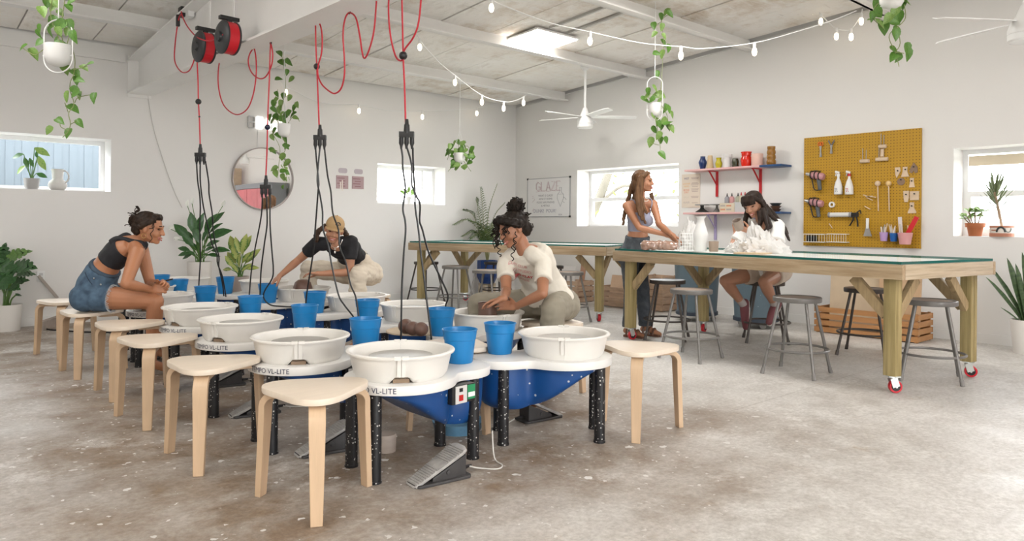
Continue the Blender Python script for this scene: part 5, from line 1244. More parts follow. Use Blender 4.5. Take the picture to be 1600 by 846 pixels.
hanging('hanging_pothos', 'pothos with bright leaves hanging over the pegboard corner at the top', (1393, 2), 5.6, 0.09, 0.12,
        [z_(q, 1200, 0, 2.82) for q in ([(600, 20), (605, 80), (570, 120), (540, 145), (535, 175), (560, 230), (577, 293)], [(565, 100), (582, 190), (560, 230)], [(520, 10), (480, 20), (460, 75), (510, 125)], [(560, 230), (600, 235)])],
        z_([(480, 22), (460, 75), (490, 60), (475, 85), (500, 112), (525, 85), (512, 125), (555, 55), (575, 80), (565, 100), (575, 125), (565, 155), (595, 20), (610, 10), (560, 222), (615, 218), (620, 245), (575, 255), (555, 250)], 1200, 0, 2.82),
        0.085, (0.25,), 15, hoop=False)
# ------------------------------------------------------------------ floor and sill plants
def floor_pot(o, r0, r1, h, mat, n=28):
    mk('pot', MB().lathe([(0, 0), (r0, 0), (r0 + 0.003, 0.006), (r1, h), (r1 - 0.012, h), (r1 - 0.018, h - 0.05), (0, h - 0.05)], n=n), mat, o, smooth=50)
    mk('soil', MB().lathe([(0, h - 0.04), (r1 - 0.014, h - 0.04)], n=20), mSOIL, o)
mPOTC = M('warm_white_planter', (0.76, 0.73, 0.69), 0.55)
# monstera
def monstera_mesh(mat, seed):
    r = random.Random(seed); mb = MB(); out = []
    half = [(0.0, 0.0), (0.16, -0.10), (0.34, -0.06), (0.46, 0.10), (0.30, 0.16), (0.49, 0.24), (0.47, 0.34), (0.28, 0.34), (0.46, 0.46), (0.41, 0.56), (0.24, 0.52), (0.34, 0.68), (0.27, 0.76), (0.15, 0.68), (0.14, 0.88), (0.0, 1.02)]
    def zf(x, y): return 0.22 * abs(x) - 0.28 * y * y - 0.25 * x * x
    mid = [(0, 0.02 + 0.98 * k / (len(half) - 1)) for k in range(len(half))]
    for s in (1, -1):
        vs = [(s * x, y, zf(x, y)) for x, y in half] + [(0, y, zf(0, y)) for _, y in mid]
        n = len(half); mb.add(vs, [(i, i + 1, n + i + 1, n + i) for i in range(n - 1)])
    return meshify('leaf', mb, mat, smooth=80)
mMON = leafmat('monstera_leaf', (0.045, 0.13, 0.035), (0.018, 0.06, 0.018), 0.35); mMONL = leafmat('monstera_light_leaf', (0.13, 0.26, 0.04), (0.06, 0.15, 0.025), 0.35)
base = P(10, 517, z=0.0); base = V(base.x, base.y, 0)
o = thing('monstera', base, 'monstera with dark split leaves in a white pot at the far left', 'potted plant')
Dm = depth(base); floor_pot(o, 0.125, 0.145, 0.285, mPOTC)
mm_ = [monstera_mesh(mMON, 1), monstera_mesh(mMONL, 2)]
mb = MB()
for i, (x, y, tx, ty, s, k) in enumerate(((14, 404, 40, 390, 0.22, 1), (3, 408, 2, 388, 0.20, 0), (20, 424, -8, 406, 0.22, 0), (22, 418, 60, 412, 0.24, 0), (28, 428, 58, 424, 0.17, 0), (14, 444, -4, 424, 0.23, 0), (20, 444, 46, 432, 0.17, 0), (16, 449, 42, 450, 0.13, 0), (4, 446, -18, 438, 0.2, 0), (25, 461, 36, 461, 0.06, 0), (-6, 420, -22, 400, .22, 0))):
    b = P(x, y, D=Dm + [0.05, 0.1, -0.1, -0.05, 0.08, -0.15, 0.02, -0.1, 0.05, -0.05, 0][i]) - base; t = P(tx, ty, D=Dm + [0.1, 0.15, -0.2, -0.1, 0.2, -0.25, 0.0, -0.2, 0, 0, 0][i]) - base
    for q_ in (b, t): q_.y = min(q_.y, -0.12 - base.y)
    put_leaf(mm_[k], o, b, t - b, V(0, 0, 1) - FW * 0.9, s)
    mb.tube(catmull([V(0.02 * (i - 5) / 3, 0.01 * (i % 3), 0.25), b * 0.5 + V(0, 0, 0.14), b], 5), 0.008, 6)
mk('stem', mb, M('monstera_stem', (0.10, 0.20, 0.045), 0.5), o)
# peace lily in a tall planter, by the far wall
mLILY = leafmat('peace_lily_leaf', (0.05, 0.155, 0.035), (0.02, 0.075, 0.02), 0.33)
def px_plant(name, label, potpx, Y, r0, r1, potmat, leaves, Lmesh, stemmat, stems=True, jit=0.12, seed=1, widen=1.0, toppx=None, basew=3):
    r = random.Random(seed)
    top = P(potpx[0], potpx[1], Y=Y); base = V(top.x, Y, 0)
    o = thing(name, base, label, 'potted plant'); floor_pot(o, r0, r1, top.z, potmat)
    D = depth(top); mb = MB()
    for (bx, by, tx, ty) in leaves:
        dd = r.uniform(-jit, jit)
        root = V(r.uniform(-1, 1) * r1 * 0.3, r.uniform(-1, 1) * r1 * 0.3, top.z - 0.03)
        b = P(bx, by, D=D + dd * 0.5) - base; t = P(tx, ty, D=D + dd) - base
        if b.y > -Y - 0.06: b.y = -Y - 0.06
        if t.y > -Y - 0.04: t.y = -Y - 0.04
        L = (t - b).length
        nrm = -FW + UP * 0.7 + RT * r.uniform(-0.4, 0.4)
        put_leaf(Lmesh[r.randrange(len(Lmesh))], o, b, t - b, nrm, L)
        mb.tube(catmull([root, root * 0.5 + b * 0.5 + V(0, 0, 0.02), b], 4), 0.005, 5)
    mk('stem', mb, stemmat, o)
    return o, base, D
LILY = [leaf_mesh('leaf', 'lance', 1.0, 0.42, mLILY, 0.35, 0.2), leaf_mesh('leaf', 'lance', 1.0, 0.38, mLILY, 0.5, 0.3, 0.2)]
mSTEMG = M('green_stalk', (0.09, 0.20, 0.04), 0.5)
lv = [(296, 372, 269, 348), (303, 365, 298, 330), (310, 368, 314, 330), (320, 362, 335, 331), (330, 352, 349, 327), (325, 372, 361, 356), (330, 392, 359, 388), (322, 385, 341, 374), (297, 392, 275, 385), (298, 396, 275, 397), (300, 398, 282, 404), (303, 385, 283, 365), (325, 398, 344, 399), (312, 380, 302, 352), (316, 378, 326, 350), (308, 392, 296, 376), (320, 392, 334, 384), (310, 395, 309, 372), (300, 380, 290, 358), (328, 364, 345, 345), (316, 398, 330, 398), (305, 398, 292, 392)]
ol, bl, Dl = px_plant('peace_lily', 'peace lily with white blooms in a tall white planter by the far wall', (312, 409), -0.60, 0.115, 0.145, mPOTC, lv, LILY, mSTEMG, seed=4)
mSPA = M('white_spathe', (0.85, 0.86, 0.80), 0.5); SPA = leaf_mesh('flower', 'heart', 1.0, 0.6, mSPA, 0.1, 0.5)
mb = MB()
for (x, y, a) in ((264, 357, 0.3), (272, 374, 0.2), (293, 322, 1.5), (300, 318, 1.3), (348, 322, 1.2)):
    b = P(x, y, D=Dl) - bl; d = RT * cos(a) + UP * sin(a); put_leaf(SPA, ol, b, d, -FW + UP * 0.3, 0.085, 'flower')
    mb.tube(catmull([V(0, 0, 0.75), b * 0.5 + V(0, 0, 0.45), b], 5), 0.004, 5)
mk('flower_stem', mb, mSTEMG, ol)
# dieffenbachia
def two_tone(name, edge, mid):
    mt = M(name, edge, 0.4); nt = mt.node_tree; b = nt.nodes['Principled BSDF']
    tc = nt.nodes.new('ShaderNodeTexCoord'); n = nt.nodes.new('ShaderNodeTexNoise'); n.inputs['Scale'].default_value = 9; n.inputs['Detail'].default_value = 3
    nt.links.new(tc.outputs['Generated'], n.inputs['Vector']); sx = nt.nodes.new('ShaderNodeSeparateXYZ'); nt.links.new(tc.outputs['Generated'], sx.inputs[0])
    a = nt.nodes.new('ShaderNodeMath'); a.operation = 'SUBTRACT'; a.inputs[1].default_value = 0.5; nt.links.new(sx.outputs['X'], a.inputs[0])
    ab = nt.nodes.new('ShaderNodeMath'); ab.operation = 'ABSOLUTE'; nt.links.new(a.outputs[0], ab.inputs[0])
    ad = nt.nodes.new('ShaderNodeMath'); ad.operation = 'ADD'; nt.links.new(ab.outputs[0], ad.inputs[0])
    sb = nt.nodes.new('ShaderNodeMath'); sb.operation = 'SUBTRACT'; sb.inputs[1].default_value = 0.5; nt.links.new(n.outputs['Fac'], sb.inputs[0]); nt.links.new(sb.outputs[0], ad.inputs[1])
    r = nt.nodes.new('ShaderNodeMapRange'); r.inputs[1].default_value = 0.22; r.inputs[2].default_value = 0.34; nt.links.new(ad.outputs[0], r.inputs[0])
    mx = nt.nodes.new('ShaderNodeMix'); mx.data_type = 'RGBA'; nt.links.new(r.outputs[0], mx.inputs[0]); mx.inputs[6].default_value = mid + (1,); mx.inputs[7].default_value = edge + (1,)
    nt.links.new(mx.outputs[2], b.inputs['Base Color']); return mt
mDIE = two_tone('dumb_cane_leaf', (0.07, 0.20, 0.03), (0.44, 0.50, 0.14))
DIE = [leaf_mesh('leaf', 'lance', 1.0, 0.42, mDIE, 0.3, 0.25), leaf_mesh('leaf', 'lance', 1.0, 0.38, mDIE, 0.45, 0.3, 0.2)]
lv = [(370, 398, 357, 366), (374, 395, 367, 369), (378, 398, 384, 362), (380, 395, 391, 364), (383, 412, 406, 386), (365, 418, 351, 398), (382, 420, 406, 417), (362, 422, 346, 420), (372, 408, 362, 384), (378, 412, 390, 392), (374, 418, 372, 394), (386, 408, 398, 394), (369, 412, 353, 392), (378, 424, 392, 410), (372, 426, 360, 408)]
px_plant('dumb_cane', 'dumb cane with yellow-green mottled leaves in a grey-brown planter by the far wall', (374, 432), -0.75, 0.09, 0.115, M('taupe_planter', (0.42, 0.36, 0.33), 0.6), lv, DIE, mSTEMG, seed=6)
# palm in a blue pot on a wooden stand
pb_ = P(761, 462, z=0.0); o = thing('palm', (pb_.x, pb_.y, 0), 'feathery palm in a faceted blue pot on a wooden stand in the corner', 'potted plant')
Dp = depth(pb_); ztop = P(761, 407, D=Dp).z; zbot = P(761, 443, D=Dp).z
mk('pot', MB().lathe([(0, zbot), (0.12, zbot), (0.175, zbot + 0.12), (0.17, ztop), (0.155, ztop), (0.15, ztop - 0.05), (0, ztop - .05)], n=8, a0=0.2, a1=0.2 + 2 * pi), M('cobalt_pot', (0.008, 0.045, 0.20), 0.4), o, smooth=0)
mk('stand', MB().box((-0.10, 0, zbot / 2), (0.05, 0.16, zbot)).box((0.10, 0, zbot / 2), (0.05, 0.16, zbot)).box((0, 0, zbot - 0.012), (0.25, 0.16, 0.02)), M('pale_stand_wood', (0.60, 0.50, 0.38), 0.6), o, bevel=0.002)
mk('soil', MB().lathe([(0, ztop - 0.03), (0.155, ztop - 0.03)], n=16), mSOIL, o)
mPALM = leafmat('palm_leaflet', (0.13, 0.20, 0.055), (0.055, 0.105, 0.03), 0.45); mPSTEM = M('palm_stem', (0.30, 0.30, 0.13), 0.5)
def frond(pts, parent, wid, nl):
    ymax = -0.06 - parent.location.y
    pts = catmull(pts, 8); n = len(pts); mb = MB(); mb.tube(pts, [0.007 - 0.005 * i / n for i in range(n)], 5)
    ro = mk('frond', mb, mPSTEM, parent); m2 = MB(); r = random.Random(nl)
    i0 = int(n * 0.28)
    for k in range(nl):
        t = i0 + (n - 1 - i0) * k / (nl - 1); i = min(int(t), n - 2); p = pts[i].lerp(pts[i + 1], t - i); d = (pts[i + 1] - pts[i]).normalized()
        f = k / (nl - 1); ln = wid * (0.55 + 0.9 * f * (1 - f) * 2) * (1 - 0.45 * f)
        sd = d.cross(V(0, 0, 1)); sd = sd.normalized() if sd.length > 0.05 else RT; up = sd.cross(d)
        for s in (1, -1):
            q = (sd * s * 1.0 + d * 0.6 + up * 0.18 + V(0, 0, -0.12)).normalized(); w = d * 0.0085
            e = p + q * ln + V(0, 0, -ln * 0.25); mdp = p + q * ln * 0.5; e.y = min(e.y, ymax); mdp.y = min(mdp.y, ymax)
            m2.add([p - w * 0.5, p + w * 0.5, mdp + w, e, mdp - w], [(0, 1, 2, 4), (4, 2, 3)])
    lf = mk('leaflets', m2, mPALM, ro, smooth=0); return ro
bb = V(0, 0, ztop)
stm = MB()
for i, (mx_, my, tx, ty, dd) in enumerate(((755, 335, 751, 294, 0.05), (764, 330, 777, 288, 0.0), (735, 345, 706, 350, -0.15), (740, 340, 716, 328, 0.1), (748, 335, 741, 310, 0.12), (772, 340, 788, 318, 0.0), (744, 362, 724, 368, -0.2), (768, 355, 790, 348, 0.1), (755, 355, 735, 345, -0.25), (765, 360, 778, 340, -0.2), (750, 365, 735, 372, -.25), (770, 368, 786, 372, -.1))):
    bp_ = P(758 + (i % 3) * 2, 385, D=Dp + dd * 0.3) - pb_; mp = P(mx_, my, D=Dp + dd * 0.7) - pb_; tp = P(tx, ty, D=Dp + dd) - pb_
    for q in (bp_, mp, tp):
        if pb_.y + q.y > -0.12: q.y = -0.12 - pb_.y
    frond([bb + V(0.02 * (i % 3 - 1), 0, 0), bp_, mp, tp], o, 0.27, 26)
# snake plant at the right edge
sp = P(1606, 553, z=0.0); sp = V(sp.x, sp.y, 0); o = thing('snake_plant', sp, 'snake plant with banded sword leaves in a white pot at the right edge', 'potted plant')
Ds = depth(sp); zt = P(1606, 500, D=Ds).z; floor_pot(o, 0.115, 0.145, zt, mPOTC)
mSNK = M('snake_leaf', (0.10, 0.16, 0.06), 0.4, noise=(3, 0.5), col2=(0.03, 0.06, 0.028), stretch=(1, 7, 1))
SW = leaf_mesh('leaf', 'sword', 1.0, 0.115, mSNK, 0.06, 0.35, 0.25); SW2 = leaf_mesh('leaf', 'sword', 1.0, 0.10, mSNK, 0.25, 0.4, -0.3)
for (bx, by, tx, ty, k) in ((1600, 502, 1551, 406, 1), (1597, 502, 1546, 428, 1), (1600, 502, 1576, 402, 0), (1603, 503, 1589, 411, 0), (1608, 503, 1600, 393, 0), (1612, 503, 1612, 388, 0), (1593, 502, 1571, 484, 1), (1618, 503, 1632, 400, 0), (1610, 504, 1606, 430, 0), (1604, 504, 1594, 440, 0), (1620, 504, 1655, 430, 1)):
    b = P(bx, by, D=Ds) - sp; t = P(tx, ty, D=Ds - 0.05 + 0.1 * k) - sp; L = (t - b).length
    for q in (b, t):
        q.x = min(q.x, -sp.x - 0.04)
    put_leaf((SW, SW2)[k], o, b, t - b, -FW + RT * 0.3, max(L, 0.2))
# window sill plants: alocasia and jug on the left sill
zl = 1.5565
def sill(px, Y): p = P(px, 296, Y=Y); return V(p.x, Y, zl)
b = sill(49.5, 0.07); o = thing('alocasia', b, 'alocasia with veined leaves in a grey pot on the left window sill', 'potted plant')
Da = depth(b); hpot = P(49, 279, D=Da).z - zl
mk('pot', MB().lathe([(0, 0), (0.055, 0), (0.07, 0.02), (0.082, hpot), (0.075, hpot), (0.07, hpot - 0.03), (0, hpot - 0.03)], n=26), M('stone_grey_pot', (0.46, 0.455, 0.445), 0.7), o)
mk('soil', MB().lathe([(0, hpot - 0.02), (0.07, hpot - 0.02)], n=18), mSOIL, o)
mALO = two_tone('alocasia_leaf', (0.05, 0.16, 0.05), (0.07, 0.22, 0.05)); mALOL = leafmat('alocasia_light', (0.45, 0.62, 0.16), (0.16, 0.36, 0.08))
AL = [leaf_mesh('leaf', 'lance', 1.0, 0.45, mALO, 0.3, 0.2), leaf_mesh('leaf', 'lance', 1.0, 0.42, mALOL, 0.3, 0.25)]
mb = MB()
for (bx, by, tx, ty, k) in ((37, 241, 16, 246, 0), (38, 246, 44, 263, 0), (46, 247, 52, 262, 0), (40, 259, 23, 272, 1), (54, 231, 78, 243, 1), (60, 244, 71, 267, 1), (57, 271, 74, 277, 0), (58, 247, 56, 235, 0)):
    p0 = P(bx, by, D=Da) - b; p1 = P(tx, ty, D=Da) - b; put_leaf(AL[k], o, p0, p1 - p0, -FW + UP * 0.5, (p1 - p0).length)
    mb.tube(catmull([V(0, 0, hpot - 0.03), p0 * 0.5 + V(0, 0, hpot * 0.5), p0], 4), 0.0045, 5)
mk('stem', mb, mSTEMG, o)
b = sill(90, 0.06); o = thing('jug', b, 'white ribbed jug with round handle on the left window sill', 'jug')
mk('body', MB().lathe([(0, 0), (0.065, 0), (0.09, 0.025), (0.098, 0.06), (0.085, 0.10), (0.056, 0.125), (0.056, 0.14), (0.060, 0.20), (0.066, 0.245), (0.060, 0.245), (0.05, 0.15), (0, 0.14)], n=32), M('jug_stoneware', (0.72, 0.71, 0.69), 0.7), o, smooth=60)
d = RT
mk('handle', MB().tube([d * (0.055 + 0.075 * sin(t * pi / 14)) + V(0, 0, 0.155 - 0.075 * cos(pi - t * pi / 14) * -1) for t in range(15)], 0.009, 8), M('jug_stoneware', (0.72, 0.71, 0.69), 0.7), o)
# small window: pale potted plant on the sill
p = P(638, 320, Y=0.08); b = V(p.x, 0.08, 1.5205); o = thing('sill_plant', b, 'pale small potted plant on the sill of the small bright window', 'potted plant')
mk('pot', MB().lathe([(0, 0), (0.035, 0), (0.05, 0.12), (0.045, 0.12), (0, 0.10)], n=18), mPOTW, o)
r = random.Random(2)
for k in range(10):
    a = r.uniform(0, 6.28); d = V(cos(a) * 0.8, sin(a) * 0.35, r.uniform(0.3, 1.0)); put_leaf(AL[1], o, V(0, 0, 0.12) + d * 0.06, d, V(0, 0, 1) - FW, 0.13)
# right window sill
zr = 1.1125
def rs(px): p = P(px, 369, X=0.06); return V(0.06, p.y, zr)
b = rs(1523.5); o = thing('jade_plant', b, 'jade plant in a terracotta pot on the right window sill', 'potted plant'); Dj = depth(b)
hp = P(1523, 349, D=Dj).z - zr
mk('pot', MB().lathe([(0, 0), (0.058, 0), (0.075, hp * 0.68), (0.09, hp * 0.68), (0.094, hp), (0.085, hp), (0.08, hp - 0.03), (0, hp - 0.03)], n=28), M('terracotta', (0.46, 0.15, 0.055), 0.7, noise=(8, .15)), o, smooth=35)
mk('soil', MB().lathe([(0, hp - 0.02), (0.08, hp - 0.02)], n=18), mSOIL, o)
JL = leaf_mesh('leaf', 'spoon', 1.0, 0.55, leafmat('jade_leaf', (0.26, 0.38, 0.07), (0.10, 0.22, 0.04)), 0.1, 0.3)
mb = MB(); r = random.Random(9)
for k in range(7):
    tip = V(0, r.uniform(-0.12, 0.12), hp + r.uniform(0.04, 0.12)) + V(r.uniform(-0.05, 0.03), 0, 0)
    mb.tube([V(0, tip.y * 0.3, hp - 0.03), tip], 0.006, 6)
    for q in range(5):
        a = r.uniform(0, 6.28); d = V(cos(a) * 0.5, sin(a), r.uniform(0.1, 0.9)); put_leaf(JL, o, tip, d, V(0, 0, 1) - FW * .6, r.uniform(0.065, 0.095))
mk('stem', mb, M('jade_stem', (0.22, 0.14, 0.08), 0.7), o)
b = rs(1565.5); o = thing('spiky_succulent', b, 'tall spiky succulent in a pot painted with an arch, on the right window sill', 'potted plant'); Dj = depth(b)
hp = P(1565, 353, D=Dj).z - zr; w = 0.107
mk('pot', MB().lathe([(0, 0.03), (w, 0.03), (w, hp), (w - 0.008, hp), (w - 0.012, hp - 0.03), (0, hp - 0.03)], n=30), M('cream_glaze', (0.76, 0.70, 0.64), 0.5), o)
mk('base_band', MB().lathe([(0, 0), (w + 0.002, 0), (w + 0.002, 0.035), (w - 0.01, 0.036)], n=30), M('rust_glaze', (0.48, 0.20, 0.12), 0.6), o)
mk('rim_band', MB().lathe([(w - 0.006, hp), (w + 0.0015, hp), (w + 0.0015, hp - 0.02), (w, hp - 0.021)], n=30), M('rust_glaze', (0.48, 0.20, 0.12)), o)
cdir = (CAM - b); ca = atan2(cdir.y, cdir.x)
def wrap(px_, z): a = ca + px_ / w; return V(cos(a) * (w + 0.001), sin(a) * (w + 0.001), z)
mk('arch', MB().tube([wrap(-0.01 + 0.036 * cos(pi * k / 12), 0.045 + 0.05 * sin(pi * k / 12)) for k in range(13)], 0.009, 6), M('black_glaze', (0.02, 0.03, 0.03), 0.4), o)
mk('arc_band', MB().tube([wrap(0.055 + 0.03 * cos(pi + pi * k / 8), 0.085 + 0.04 * sin(pi + pi * k / 8)) for k in range(9)], 0.006, 6), M('grey_green_glaze', (0.2, 0.22, 0.2), 0.5), o)
mk('side_band', MB().tube([wrap(-0.10 + 0.005 * k, 0.065) for k in range(12)], 0.006, 6), M('rust_glaze', (0.48, 0.20, 0.12)), o)
p0 = V(0, 0, hp - 0.02); p1 = P(1559, 322, D=Dj) - b; p2 = P(1554, 300, D=Dj) - b
mk('stem', MB().tube(catmull([p0, p1 * 0.6 + p0 * 0.4, p1, p2]), 0.013, 8), M('succulent_stem', (0.36, 0.25, 0.17), 0.8), o)
SPK = leaf_mesh('leaf', 'sword', 1.0, 0.09, leafmat('succulent_leaf', (0.22, 0.27, 0.12), (0.12, 0.15, 0.09)), -0.25, 0.5)
r = random.Random(4)
for k in range(44):
    t = r.random() ** 0.9; p = (p1 * 0.8 + p0 * 0.2).lerp(p2, t) + V(0, 0, 0.0); a = r.uniform(0, 6.28); d = V(cos(a) * 0.75, sin(a), 0.15 + 0.9 * t * r.uniform(0.6, 1.2) + 0.25)
    put_leaf(SPK, o, p, d, V(0, 0, 1), r.uniform(0.18, 0.26))
# ------------------------------------------------------------------ red drop cords, splitters and black cables
mREDC = M('red_cord', (0.52, 0.012, 0.03), 0.45); mRED2 = M('red_reel_drum', (0.58, 0.008, 0.02), 0.4)
def on_x(pts, X): return [P(x, y, X=X) for x, y in pts]
def reel(cx, cy, X, label):
    c = P(cx, cy, X=X); n = V(-1.0, -0.07, 0).normalized(); s = V(0, 0, 1).cross(n)
    R = Matrix((s, V(0, 0, 1), n)).transposed()
    o = thing('cord_reel', c, label, 'cord reel', 'red cord reels on the rafter')
    r = 0.132
    mk('drum', MB().lathe([(r, -0.055), (r, 0.03)], n=40, R=R).lathe([(r - 0.012, -0.055), (r, -0.055)], n=40, R=R), mRED2, o)
    mk('front_plate', MB().lathe([(0, 0.075), (0.04, 0.075), (0.045, 0.058), (r - 0.01, 0.052), (r + 0.006, 0.04), (r + 0.006, 0.028), (0, 0.028)], n=40, R=R), M('reel_black', (0.025, 0.027, 0.03), 0.45), o)
    mk('back_plate', MB().lathe([(0, -0.07), (r + 0.004, -0.07), (r + 0.004, -0.055), (0, -0.055)], n=40, R=R), M('reel_black', (0.025, 0.027, 0.03)), o)
    mk('bracket', MB().bar(n * -0.10 + V(0, 0, r + 0.03), n * 0.06 + V(0, 0, r + 0.03), 0.05, 0.03).box(V(0, 0, r + 0.008) - n * 0.02, (0.04, 0.04, 0.04)), mBLACK, o, bevel=0.003)
    mk('hanger_strap', MB().bar(n * -0.06 + V(0, 0, r + 0.03), n * -0.06 + V(0, 0, 0.42), 0.03, 0.006, up=n), mTRIM, o, smooth=0)
    return c
XW = -6.49
reel(317, 74, XW, 'red and black cord reel on the rafter, nearer the wall'); reel(354, 59, XW, 'red and black cord reel on the rafter, farther from the wall')
p = P(301, 19, X=-6.27); o = thing('junction_box', p, 'white outlet box at the top of the rafter web with two black plugs', 'outlet')
mk('box', MB().box((-0.03, 0, 0), (0.06, 0.12, 0.12)), mWHITEP, o, bevel=0.004); mk('plug', MB().bar((-0.08, 0.03, 0.03), (-0.08, 0.13, 0.03), 0.045, 0.04).bar((-0.08, 0.03, -0.03), (-0.08, 0.12, -0.03), 0.045, 0.04), mBLACK, o, bevel=0.003)
def hook_part(o, base, px, py, X):
    p = P(px, py, X=X) - base
    mk('hook', MB().tube([p + V(0, 0, 0.045), p + V(0, 0, 0.0)], 0.007, 6).tube([p + V(0, 0.012 * cos(k * pi / 5), -0.012 + 0.012 * sin(k * pi / 5)) for k in range(10)], 0.005, 6, closed=True), mBLACK, o)
def splitter(o, p, s=1.0):
    sp = mk('splitter', MB().lathe([(0.0, 0.09), (0.010, 0.09), (0.013, 0.06), (0.017, 0.055), (0.020, 0.0), (0, 0)], c=p, n=14).bar(p - RT * 0.046 + V(0, 0, -0.005), p + RT * 0.046 + V(0, 0, -0.005), 0.034, 0.035), mBLACK, o, bevel=0.002)
    for k in (-1, 0, 1):
        q = p + RT * (0.033 * k) + FW * (-0.004 if k == 0 else 0)
        mk('plug', MB().lathe([(0.0, -0.022), (0.014, -0.022), (0.015, -0.06), (0.009, -0.075), (0.006, -0.095), (0, -0.095)], c=q, n=12), mBLACK, sp)
def cable(path, D0, label, zend=0.462):
    e = P(path[-1][0], path[-1][1], z=zend); D1 = depth(e); n = len(path)
    L = [0.0]
    for i in range(1, n): L.append(L[-1] + hypot(path[i][0] - path[i - 1][0], path[i][1] - path[i - 1][1]))
    pts = [P(x, y, D=D0 + (D1 - D0) * (L[i] / L[-1]) ** 1.0) for i, (x, y) in enumerate(path)]
    loc = pts[-1]
    single('power_cable', MB().tube(catmull(pts, 5), 0.0062, 6), mBLACK, tuple(loc), label, 'cable', 'black power cables')
def drop(label, X, cords, balls, spl, hooks, cables, names):
    base = P(spl[0], spl[1], X=X); o = thing('drop_cord', base, label, 'cord', 'red drop cords over the wheels')
    mb = MB()
    for c in cords: mb.tube(catmull([q - base for q in on_x(c, X)], 6), 0.0058, 7)
    mk('cord', mb, mREDC, o)
    for (bx, by, r) in balls: mk('stop_ball', MB().ball(P(bx, by, X=X) - base, r, 16, 10), mBLACK if bx != 418 else M('navy_ball', (0.01, 0.015, 0.05), 0.3), o)
    for (hx, hy) in hooks: hook_part(o, base, hx, hy, X)
    splitter(o, V(0, 0, 0))
    D0 = depth(base)
    for c, nm in zip(cables, names): cable(c, D0, nm)
drop('red cord hanging straight from the reel nearer the wall, with a black ball', -6.50, [[(308, 97), (309.5, 130), (310, 159), (311.5, 185), (313, 236)]], [(310, 159, 0.026), (311.5, 182.5, 0.009)], (313, 241), [],
     [[(307, 253.5), (309, 284), (312, 304), (313, 327), (312, 351), (312.6, 375), (313, 405), (311, 440), (310, 462)], [(313, 253.5), (312.8, 280), (315, 304), (318.6, 327), (325.6, 358), (331.6, 382), (338.7, 398), (340, 412), (347, 431), (352, 457), (353, 464)], [(321, 252), (326, 284), (326.8, 304), (331.6, 334), (333, 358), (336, 379), (342, 401), (342, 417), (347, 440), (350, 463)]],
     ['leftmost black cable falling past the peace lily pot', 'black cable crossing over in front of the peace lily leaves', 'black cable right of the peace lily, ending by a bucket'])
drop('red cord looped over two hooks, with a navy ball before the clock', -6.22, [[(345, 85), (341, 112), (342, 140), (350, 165), (368, 179), (385, 172), (395, 150), (400, 120), (400, 92), (397, 74)], [(397, 74), (390, 85), (388, 98), (393, 113), (404, 122.5), (415, 120), (424, 103), (426, 84), (423, 67)], [(423, 67), (422, 85), (421, 120), (419, 165), (418, 199), (417, 240), (415, 282)]],
     [(418, 199, 0.023)], (415.5, 291), [(397, 72), (423, 65)],
     [[(410, 307), (409, 330), (406, 351), (399, 386), (393, 422), (390, 455), (389, 470)], [(416, 307), (417.4, 348), (413, 382), (408, 422), (406.5, 455), (405, 478)], [(422, 307), (422, 351), (425, 394), (427, 420), (425, 436), (413, 456), (413, 468), (423, 477), (439, 479), (456, 480)]],
     ['left black cable of the three below the mirror', 'middle black cable of the three below the mirror', 'right black cable below the mirror that curls onto the white table'])
drop('red cord in tall loops over the cap woman, with a black ball', -6.2, [[(493, 35), (493.5, 70), (495, 104), (496.5, 140), (499, 206)], [(492, 36), (497, 33), (502, 45), (503.5, 65), (502, 85), (497, 103), (497, 118), (503, 132), (515, 143), (524, 146), (533, 138), (538, 118), (538, 90), (536, 55), (539, 30), (546, 20), (556, 28), (562, 55), (566, 82), (569.5, 91), (576, 80), (584, 50), (588, 5), (589, -25)]],
     [(495, 104, 0.024)], (500, 214), [(492, 33), (546, 16)],
     [[(493, 231), (495, 255), (498, 285), (497, 300), (492, 366), (490, 390), (486, 418), (479, 462), (477, 492)], [(500, 231), (497, 262), (496, 285), (500, 305), (504, 331), (504.6, 357), (513, 385), (519, 418), (529, 461), (538, 477), (552, 495), (558, 506)], [(507, 231), (511.7, 273), (517, 300), (520, 333), (528.7, 359), (531, 387), (540.5, 411), (547.6, 444), (556, 465), (560.6, 494), (563, 508)]],
     ['black cable hanging left of the tan cap', 'black cable crossing the cap woman shoulder to the pans', 'black cable crossing in front of the cap brim'])
drop('red cord in one wide loop nearest the camera, with a black ball', -6.2, [[(627, -25), (628, 0), (629, 45), (630, 88), (632, 135), (634, 200)], [(609, -25), (607, 15), (610, 55), (617, 85), (624, 94.5), (630, 92), (632, 78), (645, 60), (653, 40), (657, 10), (659, -25)]],
     [(630, 87, 0.0265)], (635.5, 209), [],
     [[(627, 231), (629, 245), (629.5, 264), (633, 288), (633, 301), (630, 321), (630, 331), (633, 345), (633.8, 362), (631, 395), (628, 450), (627, 500), (626.5, 530)], [(636, 231), (643, 257), (643.4, 288), (648, 301), (649, 325), (654, 360), (658, 400), (662, 430), (668, 480), (673, 520), (674, 532)], [(645, 231), (646, 261), (648.6, 300), (655, 315), (656.5, 325), (655.7, 346), (660, 359), (670, 395), (690, 438), (700, 463), (696, 480), (700, 498), (707, 514)]],
     ['black cable falling straight behind the front left pan', 'middle black cable ending by the clay balls', 'black cable bending right to the plug beside the clay ball bucket'])
